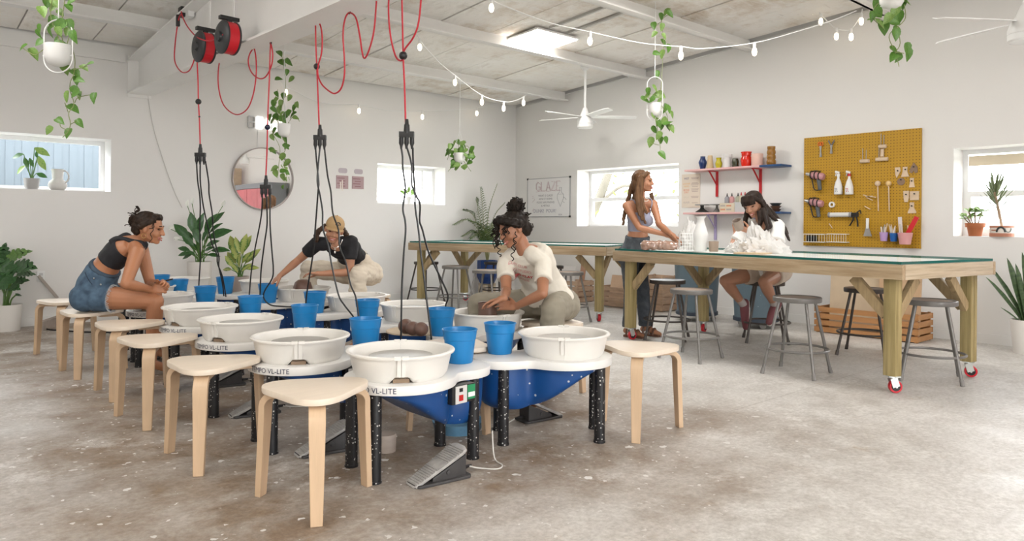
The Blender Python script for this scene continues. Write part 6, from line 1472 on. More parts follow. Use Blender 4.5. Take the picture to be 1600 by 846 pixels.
# feed cords from the outlet box to the reels
p0 = P(280, 30, X=-6.49)
single('feed_cord', MB().tube(catmull(on_x([(284, 22), (279, 30), (274, 65), (273, 95), (283, 112), (295, 111), (303, 95), (306, 78), (313, 70)], -6.53), 6), 0.0058, 7), mREDC, tuple(p0), 'red feed cord hanging in a loop from the outlet box to the nearer reel', 'cord')
p0 = P(283, 20, X=-6.50)
single('feed_cord', MB().tube(catmull(on_x([(283, 18), (286, 28), (294, 43), (308, 58), (325, 64), (340, 60), (349, 54)], -6.54), 6), 0.0058, 7), mREDC, tuple(p0), 'red feed cord running across both reels from the outlet box', 'cord')
p = P(278, 33, X=-6.53)
single('inline_plug', MB().bar(p + V(0, 0, 0.06), p - V(0, 0, 0.05), 0.032, 0.032, up=(1, 0, 0)), mBLACK, tuple(p), 'black inline plug on the feed cord loop below the outlet box', 'plug', bevel=0.005)
# loose plug lying on the white table
p = P(500, 493, z=TZ + 0.012)
# ------------------------------------------------------------------ string lights
mBULB = M('lit_bulb', (1.0, 0.86, 0.64), 0.2, emit=3.2)
def string(label, path, bulbs, plane):
    pts = [plane(x, y, i / (len(path) - 1)) for i, (x, y) in enumerate(path)]
    base = pts[0]; o = thing('string_light', base, label, 'string lights', 'string lights under the ceiling')
    cp = catmull(pts, 6)
    mk('wire', MB().tube([q - base for q in cp], 0.0055, 6), mWHITEP, o)
    for (bx, by) in bulbs:
        # bulb hangs under the nearest wire point
        f = min(range(len(cp)), key=lambda i: abs(sum(((cp[i] - CAM).dot(RT) / depth(cp[i]) * FPX + 800 - bx,))) + 0.3 * abs(CY - (cp[i] - CAM).dot(UP) / depth(cp[i]) * FPX - by))
        q = cp[f] - base
        b = mk('bulb', MB().lathe([(0, -0.135), (0.012, -0.13), (0.022, -0.115), (0.026, -0.09), (0.022, -0.065), (0.013, -0.05), (0, -0.05)], c=q, n=14), mBULB, o)
        mk('socket', MB().lathe([(0, 0.008), (0.012, 0.006), (0.016, -0.01), (0.016, -0.048), (0.013, -0.052), (0, -0.052)], c=q, n=12), mWHITEP, b)
string('string lights sweeping from the light panel to the right wall', [(752, -30), (768, -2), (800, 14), (860, 36), (922, 50), (1000, 67), (1064, 73), (1100, 76), (1179, 67), (1250, 48), (1300, 32), (1338, 17)], [(768, 5), (922, 57), (1064, 80), (1179, 72)], lambda x, y, t: P(x, y, D=6.9 + 0.45 * t))
string('string lights dropping from the ceiling towards the room corner', [(640, 20), (656, 62), (684, 95), (711, 118), (753, 149), (787, 159), (806, 157), (822, 149)], [(656, 70), (711, 125), (753, 157), (787, 163), (818, 158)], lambda x, y, t: P(x, y, D=8.2 + 2.3 * t))
string('faint string lights along the far wall', [(438, 120), (447, 134), (500, 160), (561, 164), (610, 173), (660, 174), (745, 169), (795, 157), (826, 146)], [(447, 140), (561, 170), (660, 180), (745, 174), (822, 150)], lambda x, y, t: P(x, y, Y=-0.16))
string('string lights bunched on the right wall by the top pothos', [(1258, -18), (1270, 5), (1282.6, 22), (1304, 43), (1319.5, 47), (1330, 45.5), (1344, 26), (1347, 14)], [(1270, 17), (1282, 40), (1308, 53), (1330.5, 51), (1346, 23)], lambda x, y, t: P(x, y, X=-0.35))
# ------------------------------------------------------------------ ceiling fans and light panel
mFANW = M('fan_white', (0.82, 0.82, 0.81), 0.35)
def fan(px, py, D, a0, label):
    c = P(px, py, D=D); o = thing('ceiling_fan', c, label, 'ceiling fan', 'white ceiling fans')
    zc = ceil_z(c.y) - c.z - 0.01
    mk('downrod', MB().tube([V(0, 0, 0.10), V(0, 0, zc)], 0.018, 12), mFANW, o)
    mk('canopy', MB().lathe([(0, zc), (0.075, zc), (0.07, zc - 0.05), (0.03, zc - 0.09), (0, zc - 0.09)], n=24), mFANW, o)
    mk('motor', MB().lathe([(0.018, 0.20), (0.03, 0.19), (0.065, 0.10), (0.095, 0.06), (0.115, 0.0), (0.118, -0.02), (0.118, -0.035), (0.112, -0.037), (0.112, -0.042), (0.118, -0.044), (0.115, -0.085), (0.10, -0.10), (0, -0.105)], n=36), mFANW, o, smooth=35)
    for k in range(5):
        a = radians(a0) + 2 * pi * k / 5; u = (_r0 * cos(a) + FW * sin(a)); s = V(-u.y, u.x, 0)
        tl = V(0, 0, 1) * -0.010
        z = V(0, 0, 0.068)
        vs = []
        for (r, w) in ((0.09, 0.035), (0.2, 0.05), (0.5, 0.06), (0.70, 0.058), (0.745, 0.03)):
            for sg in (-1, 1):
                for th in (-0.004, 0.004): vs.append(z + u * r + s * w * sg + tl * sg + V(0, 0, th))
        fs = []
        for i in range(4):
            b_, n_ = i * 4, i * 4 + 4
            fs += [(b_ + 1, b_ + 3, n_ + 3, n_ + 1), (b_ + 2, b_, n_, n_ + 2), (b_, b_ + 1, n_ + 1, n_), (b_ + 3, b_ + 2, n_ + 2, n_ + 3)]
        fs += [(0, 2, 3, 1), (16, 17, 19, 18)]
        mk('blade', MB().add(vs, fs), mFANW, o, smooth=30)
fan(914, 190, 10.3, 3, 'white ceiling fan above the whiteboard'); fan(1601, 46, 5.7, 184, 'white ceiling fan at the top right corner')
lc = V(-2.425, -3.165, ceil_z(-3.165) - 0.05); o = thing('ceiling_light', lc, 'square white light panel on the ceiling', 'ceiling light')
tilt = Matrix.Rotation(-math.atan(0.067), 3, 'X')
mk('frame', MB().box((0, 0, 0.012), (0.74, 0.70, 0.02), M3=tilt), mFANW, o, smooth=0)
mk('diffuser', MB().box((0, 0, 0.0), (0.70, 0.66, 0.006), M3=tilt), M('lit_panel', (1.0, 0.97, 0.92), 0.5, emit=3.0), o, smooth=0)
for (x, y) in ((-0.35, 0.3), (0.35, 0.3), (0.35, -0.3), (-0.35, -0.3)): mk('hanger', MB().tube([(x, y, 0.0), (x, y, 0.06)], 0.006, 6), mFANW, o)
# ------------------------------------------------------------------ things on the near table
def tpx(px, py, z=0.9435): p = P(px, py, z=z); return V(p.x, p.y, z)
# ------------------------------------------------------------------ people: tapered shapes fused into one skin
from mathutils import noise as mnoise
def rc(mb, a, b, ra, rb, n=14):
    """tapered limb segment with round ends"""
    a = Vector(a); b = Vector(b); d = b - a; L = d.length
    if L < 1e-5: return mb.ball(a, max(ra, rb), n, 8)
    d.normalize(); pts = []; rs = []
    for k in range(1, 5):
        t = pi / 2 * (1 - k / 5); pts.append(a - d * ra * sin(t)); rs.append(ra * cos(t))
    for k in range(5): pts.append(a + d * L * k / 4); rs.append(ra + (rb - ra) * k / 4)
    for k in range(1, 5):
        t = pi / 2 * k / 5; pts.append(b + d * rb * sin(t)); rs.append(rb * cos(t))
    return mb.tube(pts, rs, n)
def limb(mb, pts, rs, n=14):
    for i in range(len(pts) - 1): rc(mb, pts[i], pts[i + 1], rs[i], rs[i + 1], n)
def loft(mb, secs, n=24):
    """secs: (centre, side axis * half width, front axis * half depth)"""
    vs = []
    for c, s, f in secs:
        for k in range(n):
            a = 2 * pi * k / n; vs.append(Vector(c) + Vector(s) * cos(a) + Vector(f) * sin(a))
    m = len(secs); fs = [(i * n + k, i * n + (k + 1) % n, (i + 1) * n + (k + 1) % n, (i + 1) * n + k) for i in range(m - 1) for k in range(n)]
    fs += [tuple(range(n - 1, -1, -1)), tuple((m - 1) * n + k for k in range(n))]
    return mb.add(vs, fs)
def fuse(name, mb, mat, parent, base, voxel=0.006, smooth=2, wr=0.0, wscale=18, wst=(1, 1, 1), cut=None, extra=None):
    """voxel-fuse closed shapes into one continuous skin"""
    me = bpy.data.meshes.new(name); me.from_pydata([tuple(v - base) for v in mb.v], [], mb.f)
    bm = bmesh.new(); bm.from_mesh(me); bmesh.ops.recalc_face_normals(bm, faces=bm.faces); bm.to_mesh(me); bm.free()
    ob = bpy.data.objects.new(name, me); COL.objects.link(ob)
    md = ob.modifiers.new('r', 'REMESH'); md.mode = 'VOXEL'; md.voxel_size = voxel
    if smooth: s = ob.modifiers.new('s', 'SMOOTH'); s.factor = 0.5; s.iterations = smooth
    dg = bpy.context.evaluated_depsgraph_get()
    out = bpy.data.meshes.new_from_object(ob.evaluated_get(dg))
    bpy.data.objects.remove(ob); bpy.data.meshes.remove(me)
    if wr:
        nr = [v.normal.copy() for v in out.vertices]
        for v, q in zip(out.vertices, nr):
            p = Vector((v.co.x * wst[0], v.co.y * wst[1], v.co.z * wst[2])) * wscale
            h = mnoise.noise(p) + 0.5 * mnoise.noise(p * 2.1); v.co += q * wr * h
    if cut:
        bm = bmesh.new(); bm.from_mesh(out)
        for (pt, nm) in cut:
            bmesh.ops.bisect_plane(bm, geom=bm.verts[:] + bm.edges[:] + bm.faces[:], plane_co=Vector(pt) - base, plane_no=nm, clear_outer=True)
        bm.to_mesh(out); bm.free()
    out.name = name
    for p in out.polygons: p.use_smooth = True
    out.materials.clear(); out.materials.append(mat)
    o = link(name, out, parent); return o
def solve(px, py, parent, L, sign=1):
    """point seen at the pixel, at bone length L from its parent; sign +1 = farther root"""
    d = RT * ((px - 800) / FPX) + UP * ((CY - py) / FPX) + FW; q = Vector(parent) - CAM
    a = d.dot(d); b = -2 * d.dot(q); c = q.dot(q) - L * L; disc = b * b - 4 * a * c
    t = -b / (2 * a) if disc < 0 else (-b + sign * sqrt(disc)) / (2 * a)
    return CAM + d * t
def frame(f, up):
    f = Vector(f).normalized(); s = f.cross(Vector(up)).normalized(); u = s.cross(f); return Matrix((s, f, u)).transposed()   # x = own right, y = forward, z = up
def hand(mb, w, d, nrm, side, curl=0.5, spread=0.10, s=1.0, curls=None, thumb=0.7):
    """w wrist, d pointing direction, nrm palm-facing direction, side +1 thumb towards d x nrm"""
    d = Vector(d).normalized(); nrm = Vector(nrm); nrm = (nrm - d * nrm.dot(d)).normalized(); x = d.cross(nrm) * side
    P_ = lambda a, b, c: Vector(w) + (d * a + x * b + nrm * c) * s
    rc(mb, P_(-0.01, 0, 0), P_(0.02, 0, 0), 0.024 * s, 0.024 * s)
    for q in (-0.028, -0.010, 0.010, 0.027): limb(mb, [P_(0.012, q * 0.6, 0), P_(0.085 - abs(q) * 0.2, q, 0)], [0.015 * s, 0.0115 * s], 10)
    fl = ((0.030, 0.070), (0.010, 0.079), (-0.011, 0.073), (-0.031, 0.056))
    for i, (q, ln) in enumerate(fl):
        c = (curls[i] if curls else curl) * (0.9 + 0.08 * i); p = P_(0.086 - abs(q) * 0.25, q, 0.0); ang = c * 0.7; dirx = spread * (q / 0.03); r0 = 0.0092 * s; pts = [p]; rs = [r0]
        for k, fr in enumerate((0.45, 0.31, 0.24)):
            v = (d * cos(ang) + nrm * sin(ang) + x * dirx).normalized(); p = p + v * ln * fr * s; pts.append(p); rs.append(r0 - 0.0011 * s * (k + 1)); ang += c * (1.0, 0.75, 0.5)[k]
        limb(mb, pts, rs, 10)
    p0 = P_(0.022, 0.026, 0.006); v = (d * 0.62 + x * 0.62 + nrm * 0.35 * thumb).normalized(); p1 = p0 + v * 0.040 * s; v2 = (d * 0.86 + x * 0.22 + nrm * 0.55 * thumb).normalized(); p2 = p1 + v2 * 0.032 * s; p3 = p2 + (d * 0.9 + nrm * 0.5 * thumb).normalized() * 0.024 * s
    limb(mb, [p0, p1, p2, p3], [0.0155 * s, 0.012 * s, 0.010 * s, 0.0078 * s], 10)
HS = 1.0
def head_shape(mb, c, R, s=1.0):
    T = lambda x, y, z: Vector(c) + R @ (Vector((x, y, z)) * s)
    mb.ball(T(0, -0.012, 0.028), 1, 22, 16, (0.075 * s, 0.094 * s, 0.088 * s), R)
    mb.ball(T(0, 0.012, -0.018), 1, 20, 14, (0.066 * s, 0.078 * s, 0.085 * s), R)
    mb.ball(T(0, 0.032, -0.062), 1, 16, 12, (0.047 * s, 0.052 * s, 0.046 * s), R)
    mb.ball(T(0, 0.066, -0.092), 0.019 * s, 12, 8)
    for q in (1, -1):
        mb.ball(T(q * 0.036, 0.058, -0.035), 1, 12, 8, (0.026 * s, 0.024 * s, 0.024 * s), R)
        rc(mb, T(q * 0.05, 0.0, -0.055), T(q * 0.012, 0.062, -0.094), 0.017 * s, 0.016 * s)
        mb.ball(T(q * 0.078, -0.008, -0.006), 1, 12, 8, (0.012 * s, 0.019 * s, 0.030 * s), R)
        rc(mb, T(q * 0.046, 0.068, 0.020), T(q * 0.012, 0.084, 0.018), 0.010 * s, 0.011 * s)
    limb(mb, [T(0, 0.082, 0.014), T(0, 0.096, -0.016), T(0, 0.103, -0.031)], [0.010 * s, 0.0105 * s, 0.0115 * s], 10)
    for q in (1, -1): mb.ball(T(q * 0.012, 0.094, -0.034), 0.008 * s, 10, 6)
    mb.ball(T(0, 0.082, -0.064), 1, 12, 8, (0.024 * s, 0.015 * s, 0.014 * s), R)
mEYEW = M('eye_white', (0.75, 0.73, 0.71), 0.3); mIRIS = M('dark_iris', (0.03, 0.018, 0.012), 0.2); mTEETH = M('teeth', (0.80, 0.78, 0.74), 0.3)
def face(parent, base, c, R, hair, lip, smile=0.5, s=1.0, closed=False):
    T = lambda x, y, z: Vector(c) + R @ (Vector((x, y, z)) * s) - base
    for q in (1, -1):
        e = mk('eye', MB().ball(T(q * 0.031, 0.0755, 0.001), 1, 12, 8, (0.0145 * s, 0.010 * s, (0.0045 if closed else 0.0075) * s), R), mIRIS if closed else mEYEW, parent)
        if not closed: mk('iris', MB().ball(T(q * 0.031, 0.0835, 0.000), 0.0058 * s, 10, 6), mIRIS, e)
        mk('eyelid', MB().tube([T(q * (0.031 + 0.017 * cos(t)), 0.081 - 0.010 * abs(cos(t)) * (1 if cos(t) * q * q > 0 else 0.4), 0.003 + 0.008 * sin(t)) for t in [pi * k / 8 for k in range(9)]], 0.0024 * s, 6), hair, e)
        mk('eyebrow', MB().tube([T(q * 0.013, 0.089, 0.024), T(q * 0.030, 0.086, 0.030), T(q * 0.050, 0.070, 0.024)], [0.0036 * s, 0.0042 * s, 0.002 * s], 6), hair, parent)
    w = 0.020 + 0.010 * smile; up = 0.010 * smile
    m = mk('mouth', MB().tube([T(x * w, 0.0955 - 0.020 * x * x, -0.064 + up * x * x) for x in (-1, -0.6, -0.2, 0.2, 0.6, 1)], [0.0022 * s, 0.0045 * s, 0.0046 * s, 0.0046 * s, 0.0045 * s, 0.0022 * s], 8)
           .tube([T(x * w * 0.9, 0.0945 - 0.020 * x * x, -0.073 - 0.004 * smile + (up + 0.004) * x * x) for x in (-1, -0.5, 0, 0.5, 1)], [0.002 * s, 0.0048 * s, 0.0055 * s, 0.0048 * s, 0.002 * s], 8), lip, parent)
    if smile > 0.6: mk('teeth', MB().tube([T(x * w * 0.8, 0.0965 - 0.020 * x * x, -0.0685 + up * x * x) for x in (-1, -0.5, 0, 0.5, 1)], [0.0015 * s, 0.0042 * s, 0.0046 * s, 0.0042 * s, 0.0015 * s], 6), mTEETH, m)
TORSO = [(0.00, 0.135, 0.105), (0.06, 0.170, 0.125), (0.16, 0.180, 0.128), (0.30, 0.158, 0.112), (0.44, 0.130, 0.094), (0.56, 0.132, 0.095), (0.70, 0.150, 0.102), (0.82, 0.160, 0.092), (0.91, 0.140, 0.072), (0.97, 0.090, 0.058), (1.0, 0.055, 0.052)]
def tor(t):
    for i in range(len(TORSO) - 1):
        a, b = TORSO[i], TORSO[i + 1]
        if a[0] <= t <= b[0]: q = (t - a[0]) / (b[0] - a[0]); q = q * q * (3 - 2 * q); return a[1] + (b[1] - a[1]) * q, a[2] + (b[2] - a[2]) * q
    return TORSO[-1][1:]
class Fig:
    """a posed figure: joints in room coordinates"""
    def __init__(s, name_loc, label, skin, hair, lip, w=1.0):
        s.base = Vector(name_loc); s.o = thing('person', name_loc, label, 'person'); s.skin = skin; s.hair = hair; s.lip = lip; s.mb = MB(); s.w = w
    def torso(s, spine, sideL, sideH, t0=0.0, t1=1.0, inf=0.0, mb=None, steps=22, wmul=1.0, dmul=1.0):
        """spine: points pelvis..neck base; sideL/sideH own-right axis at hips/shoulders"""
        cp = catmull(spine, 10); n = len(cp); secs = []
        for k in range(steps + 1):
            t = t0 + (t1 - t0) * k / steps; i = min(int(t * (n - 1)), n - 2); q = t * (n - 1) - i
            p = cp[i].lerp(cp[i + 1], q); d = (cp[min(i + 2, n - 1)] - cp[max(i - 1, 0)]).normalized()
            sd = Vector(sideL).lerp(Vector(sideH), min(1, t * 1.1)); sd = (sd - d * sd.dot(d)).normalized(); f = d.cross(sd)
            f = -f if False else f
            hw, hd = tor(t); secs.append((p, sd * ((hw * s.w * wmul) + inf), f * ((hd * s.w * dmul) + inf)))
        loft(mb or s.mb, secs); return secs
    def at(s, spine, sideL, sideH, t, x, y, inf=0.0):
        """point on the torso surface: x = own right share, y = front share"""
        cp = catmull(spine, 10); n = len(cp); i = min(int(t * (n - 1)), n - 2); q = t * (n - 1) - i
        p = cp[i].lerp(cp[i + 1], q); d = (cp[min(i + 2, n - 1)] - cp[max(i - 1, 0)]).normalized()
        sd = Vector(sideL).lerp(Vector(sideH), min(1, t * 1.1)); sd = (sd - d * sd.dot(d)).normalized(); f = d.cross(sd); hw, hd = tor(t)
        return p + sd * (hw * s.w + inf) * x - f * (hd * s.w + inf) * y * s.fs
    def arm(s, sh, el, wr, k=1.0, mb=None):
        mb = mb or s.mb
        m1 = sh.lerp(el, 0.35); limb(mb, [sh, m1, el], [0.052 * k, 0.047 * k, 0.037 * k]); m2 = el.lerp(wr, 0.3); limb(mb, [el, m2, wr], [0.037 * k, 0.038 * k, 0.024 * k])
    def leg(s, hp, kn, an, toe, k=1.0, foot=True, mb=None):
        mb = mb or s.mb
        m1 = hp.lerp(kn, 0.4); limb(mb, [hp, m1, kn], [0.092 * k, 0.082 * k, 0.056 * k]); m2 = kn.lerp(an, 0.32); limb(mb, [kn, m2, kn.lerp(an, 0.65), an], [0.055 * k, 0.056 * k, 0.043 * k, 0.033 * k])
        if foot:
            h = an + (an - kn).normalized() * 0.03 - (toe - an).normalized() * 0.03; rc(mb, h, an, 0.032, 0.034); limb(mb, [an, an.lerp(toe, 0.55), toe], [0.035, 0.032, 0.026])
def hairmat(name, c1, c2):
    return M(name, c1, 0.55, spec=0.25, noise=(30, 0.5), col2=c2, stretch=(1, 1, 0.25))
def locks(mb, paths, r0, r1, n=6, wav=0.0, seed=0):
    r = random.Random(seed)
    for p in paths:
        q = catmull(p, 6); m = len(q)
        if wav: q = [v + V(r.uniform(-1, 1), r.uniform(-1, 1), r.uniform(-.4, .4)) * wav * min(1, i / 4) for i, v in enumerate(q)]
        mb.tube(q, [r0 + (r1 - r0) * i / (m - 1) for i in range(m)], n)
def curl(p0, p1, R, turns, rad, r, n=34):
    """corkscrew lock from p0 to p1"""
    d = (p1 - p0); u = d.orthogonal().normalized(); w = d.normalized().cross(u); out = []
    for k in range(n + 1):
        t = k / n; a = 2 * pi * turns * t; out.append(p0 + d * t + (u * cos(a) + w * sin(a)) * rad * min(1, t * 4))
    return out
LIP1 = M('lip_rose', (0.45, 0.13, 0.11), 0.35)
def skinmat(name, c): return M(name, c, 0.45, noise=(7, 0.10), sss=0.06)
RG = Vector((0, 0, 1))
# ------------------------------------------------------------------ woman in black crop top and denim shorts (left)
mSK1 = skinmat('skin_tan', (0.44, 0.19, 0.095)); mHR1 = hairmat('hair_dark_brown', (0.035, 0.018, 0.010), (0.010, 0.006, 0.004))
mBLK = M('black_rib_fabric', (0.012, 0.012, 0.016), 0.7, bump=(60, 0.1)); mDEN = M('denim_blue', (0.085, 0.15, 0.225), 0.75, noise=(14, 0.45), col2=(0.028, 0.055, 0.095))
F = Fig((-7.40, -3.30, 0.0), 'woman in black crop top and denim shorts leaning over her wheel', mSK1, mHR1, LIP1); F.fs = 1
f1 = (RT * 0.93 + FW * 0.36); f1.z = 0; f1.normalize(); r1 = f1.cross(RG)       # forward and own right (towards the camera)
pel = P(148, 460, D=5.62); neck = solve(213, 378, pel, 0.53, -1)
spine = [pel + V(0, 0, -0.02) - f1 * 0.02, pel.lerp(neck, 0.33) - f1 * 0.035 + V(0, 0, 0.045), pel.lerp(neck, 0.68) - f1 * 0.03 + V(0, 0, 0.045), neck]
F.torso(spine, r1, r1)
hpR = pel + r1 * 0.095 + V(0, 0, -0.01); hpL = pel - r1 * 0.095 + V(0, 0, -0.01)
knR = solve(243, 471, hpR, 0.47, -1); anR = V(knR.x - 0.02, knR.y + 0.03, 0.09); toR = anR + (f1 * 0.9 + V(0, 0, 0)) * 0.17 + V(0, 0, -0.06)
knL = hpL + (f1 * 0.8 - r1 * 0.5).normalized() * 0.46 + V(0, 0, -0.02); anL = V(knL.x + 0.02, knL.y + 0.02, 0.09); toL = anL + f1 * 0.17 + V(0, 0, -0.06)
F.leg(hpR, knR, anR, toR, 1.08); F.leg(hpL, knL, anL, toL, 1.05)
for q in (hpR, hpL): F.mb.ball(q - f1 * 0.05 + V(0, 0, -0.005), 0.100, 16, 12)
shR = P(214, 394, D=depth(neck) - 0.12); shL = shR - r1 * 0.30 + V(0, 0, 0.0)
elR = solve(197, 444, shR, 0.285, -1); wrR = solve(237, 453, elR, 0.245, 1)
wrL = wrR - r1 * 0.03 + f1 * 0.05 + V(0, 0, 0.03); elL = shL.lerp(wrL, 0.5) + V(0, 0, -0.13) - r1 * 0.03
F.arm(shR, elR, wrR, 1.08); F.arm(shL, elL, wrL, 1.05)
rc(F.mb, neck - f1 * 0.02, shR, 0.055, 0.055); rc(F.mb, neck - f1 * 0.02, shL, 0.055, 0.055)
hd1 = P(234, 357, D=depth(neck) - 0.02); R1 = frame(RT * 0.97 + FW * 0.16 - UP * 0.16, UP + RT * 0.16)
rc(F.mb, neck - f1 * 0.01, hd1 - R1 @ V(0, 0.025, 0.05), 0.05, 0.047)
head_shape(F.mb, hd1, R1, 1.04)
hand(F.mb, wrR, (RT * 0.95 + FW * 0.35 + UP * 0.12), -r1 * 0.3 + FW * 0.9 - UP * 0.2, 1, 0.95, 0.06, 1.0)
hand(F.mb, wrL, (RT * 0.7 - FW * 0.4 + UP * 0.25), r1 * 0.8 - UP * 0.3, -1, 1.0, 0.06, 1.0)
fuse('body', F.mb, mSK1, F.o, F.base, 0.0055, 2)
# crop top: racer-back band and straps
mb = MB(); F.torso(spine, r1, r1, 0.50, 0.80, 0.008, mb)
bk = lambda t, x, y, e=0.010: F.at(spine, r1, r1, t, x, y, e)
sg = 1 if (bk(0.7, 0, 1) - spine[2]).dot(f1) > 0 else -1
def T1(t, x, y, e=0.010): return bk(t, x, y * sg, e)
for s in (1, -1):
    mb.tube(catmull([T1(0.74, 0.55 * s, -0.85), T1(0.84, 0.52 * s, -0.86), (shR if s > 0 else shL).lerp(neck, 0.45) - f1 * 0.03 + V(0, 0, 0.045), (shR if s > 0 else shL).lerp(neck, 0.42) + f1 * 0.045 + V(0, 0, 0.02), T1(0.8, 0.5 * s, 0.9)], 6), 0.021, 8)
fuse('crop_top', mb, mBLK, F.o, F.base, 0.007, 2)
# denim shorts
mb = MB(); F.torso(spine, r1, r1, 0.0, 0.40, 0.012, mb)
for hp, kn in ((hpR, knR), (hpL, knL)):
    rc(mb, hp, hp.lerp(kn, 0.12), 0.108, 0.110); mb.tube([hp.lerp(kn, 0.05), hp.lerp(kn, 0.30)], [0.113, 0.105], 20); mb.ball(hp - f1 * 0.05 + V(0, 0, -0.005), 0.110, 16, 12)
sh = fuse('shorts', mb, mDEN, F.o, F.base, 0.007, 2, 0.004, 14, cut=[(V(0, 0, 0.4985), V(0, 0, -1))])
mb = MB(); F.torso(spine, r1, r1, 0.36, 0.405, 0.017, mb, 4); fuse('waistband', mb, M('denim_dark', (0.05, 0.085, 0.13), 0.75, noise=(16, .3)), sh, F.base, 0.007, 1)
for hp, kn in ((hpR, knR),):
    d = (kn - hp).normalized(); c = hp.lerp(kn, 0.30); u = d.orthogonal().normalized(); w = d.cross(u); mb = MB(); r = random.Random(3)
    for k in range(60):
        a = 2 * pi * k / 60; q = c + (u * cos(a) + w * sin(a)) * 0.104; mb.tube([q, q + d * r.uniform(0.01, 0.03) + V(0, 0, -0.006)], 0.0022, 4)
    o_ = mk('frayed_hem', mb, M('pale_fray', (0.50, 0.52, 0.54), 0.8), sh, off=F.base)
q0 = T1(0.20, 0.85, -0.55, 0.02)
mk('pocket_rivet', MB().ball(T1(0.30, 0.95, -0.1, 0.018), 0.007, 8, 6).ball(T1(0.27, 0.98, 0.35, 0.018), 0.007, 8, 6), mSTEEL, sh, off=F.base)
mk('pocket_seam', MB().tube(catmull([T1(0.30, 0.72, -0.72, 0.016), T1(0.27, 0.9, -0.4, 0.018), T1(0.24, 0.97, -0.05, 0.018)]), 0.0035, 5), M('denim_seam', (0.03, 0.05, 0.08), 0.8), sh, off=F.base)
face(F.o, F.base, hd1, R1, mHR1, LIP1, 0.9, 1.04, True)
H = lambda x, y, z: hd1 + R1 @ (V(x, y, z) * 1.04)
mb = MB(); mb.ball(H(0, -0.032, 0.045), 1, 22, 16, (0.088, 0.094, 0.082), R1); mb.ball(H(0, -0.075, 0.0), 1, 18, 12, (0.072, 0.055, 0.075), R1); mb.ball(H(0, 0.040, 0.088), 1, 16, 10, (0.062, 0.040, 0.030), R1)
for s in (1, -1): limb(mb, [H(0.066 * s, 0.035, 0.065), H(0.083 * s, 0.0, 0.04), H(0.078 * s, -0.04, 0.01)], [0.022, 0.022, 0.025])
mb.ball(H(0, -0.115, 0.035), 1, 14, 10, (0.05, 0.04, 0.05), R1)
hr = fuse('hair', mb, mHR1, F.o, F.base, 0.006, 1, 0.006, 45)
mb = MB(); r = random.Random(8)
for k in range(26):
    a = r.uniform(0, 6.28); b = H(r.uniform(-.04, .04), -0.12, 0.04); e = b + R1 @ V(0.05 * cos(a), -0.03 + 0.03 * r.random(), 0.06 * sin(a)) ; mb.tube(curl(b, e, R1, 1.2, 0.014, 0.002, 14), 0.0035, 5)
for k in range(6): mb.tube(curl(H(0.03, -0.10, 0.08), H(0.02 * k - 0.05, -0.13 + 0.01 * k, 0.15), R1, 1.3, 0.012, 0.002, 14), 0.003, 5)
mb.tube(curl(H(0.075, 0.04, 0.04), H(0.078, 0.045, -0.10), R1, 2.2, 0.008, 0.002, 24), 0.003, 5); mb.tube(curl(H(0.07, 0.06, 0.055), H(0.085, 0.03, 0.0), R1, 1.0, 0.012, 0.002, 14), 0.0035, 5)
mk('curls', mb, mHR1, hr, off=F.base)['kind'] = 'stuff'
mk('hoop_earring', MB().tube([H(0.083, -0.006 + 0.016 * cos(k * pi / 6), -0.055 + 0.016 * sin(k * pi / 6)) for k in range(12)], 0.0022, 5, closed=True), M('gold', (0.6, 0.4, 0.15), 0.25, 0.9), F.o, off=F.base)
ph = wrR + RT * 0.06 + UP * 0.03 + FW * 0.03
single('trimming_tool', MB().tube([ph - RT * 0.05 + UP * 0.02, ph + RT * 0.09 + UP * 0.05], 0.006, 8), mBLACK, tuple(ph), 'dark tool held in the hands of the woman in denim shorts', 'tool')

# ------------------------------------------------------------------ woman in tan cap and black tee
mSK2 = skinmat('skin_light', (0.50, 0.245, 0.145)); mHR2 = hairmat('hair_brown', (0.10, 0.055, 0.03), (0.03, 0.016, 0.01))
mTEE = M('black_tee_cotton', (0.012, 0.012, 0.015), 0.8, bump=(50, 0.1)); mCRM = M('cream_trousers', (0.66, 0.58, 0.47), 0.8, bump=(40, 0.1)); mCAP = M('tan_cap', (0.50, 0.33, 0.16), 0.8, noise=(12, 0.15))
F = Fig((-4.98, -3.40, 0.0), 'woman in a tan cap, black tee and cream trousers reaching into a bucket', mSK2, mHR2, LIP1); F.fs = 1
f2 = V(-0.92, -0.38, 0).normalized(); r2 = f2.cross(RG)
pel = P(563, 428, D=7.16); neck = solve(528, 382, pel, 0.53, -1)
sH = RT * -1.0 + FW * 0.12 + UP * 0.02
spine = [pel + V(0, 0, -0.03) - f2 * 0.01, pel.lerp(neck, 0.33) + V(0, 0, 0.05), pel.lerp(neck, 0.68) + V(0, 0, 0.05), neck]
F.torso(spine, r2, sH)
hpR = pel + r2 * 0.095; hpL = pel - r2 * 0.095
knR = hpR + V(-0.36, 0.24, 0.05); knL = hpL + V(-0.30, -0.33, 0.02); anR = V(knR.x + 0.02, knR.y, 0.10); anL = V(knL.x + 0.02, knL.y, 0.10)
for hp, kn, an in ((hpR, knR, anR), (hpL, knL, anL)): F.leg(hp, kn, an, an + f2 * 0.17 + V(0, 0, -0.065), 1.0); F.mb.ball(hp - f2 * 0.05, 0.105, 16, 12)
shR = P(496, 381, D=depth(neck) + 0.03); shL = P(549, 379, D=depth(neck) + 0.02)
elR = solve(466, 407, shR, 0.27, 1); wrR = solve(439, 430, elR, 0.245, -1)
elL = solve(546, 426, shL, 0.28, -1); wrL = solve(499, 428, elL, 0.26, -1)
F.arm(shR, elR, wrR); F.arm(shL, elL, wrL)
rc(F.mb, neck, shR, 0.055, 0.056); rc(F.mb, neck, shL, 0.055, 0.056)
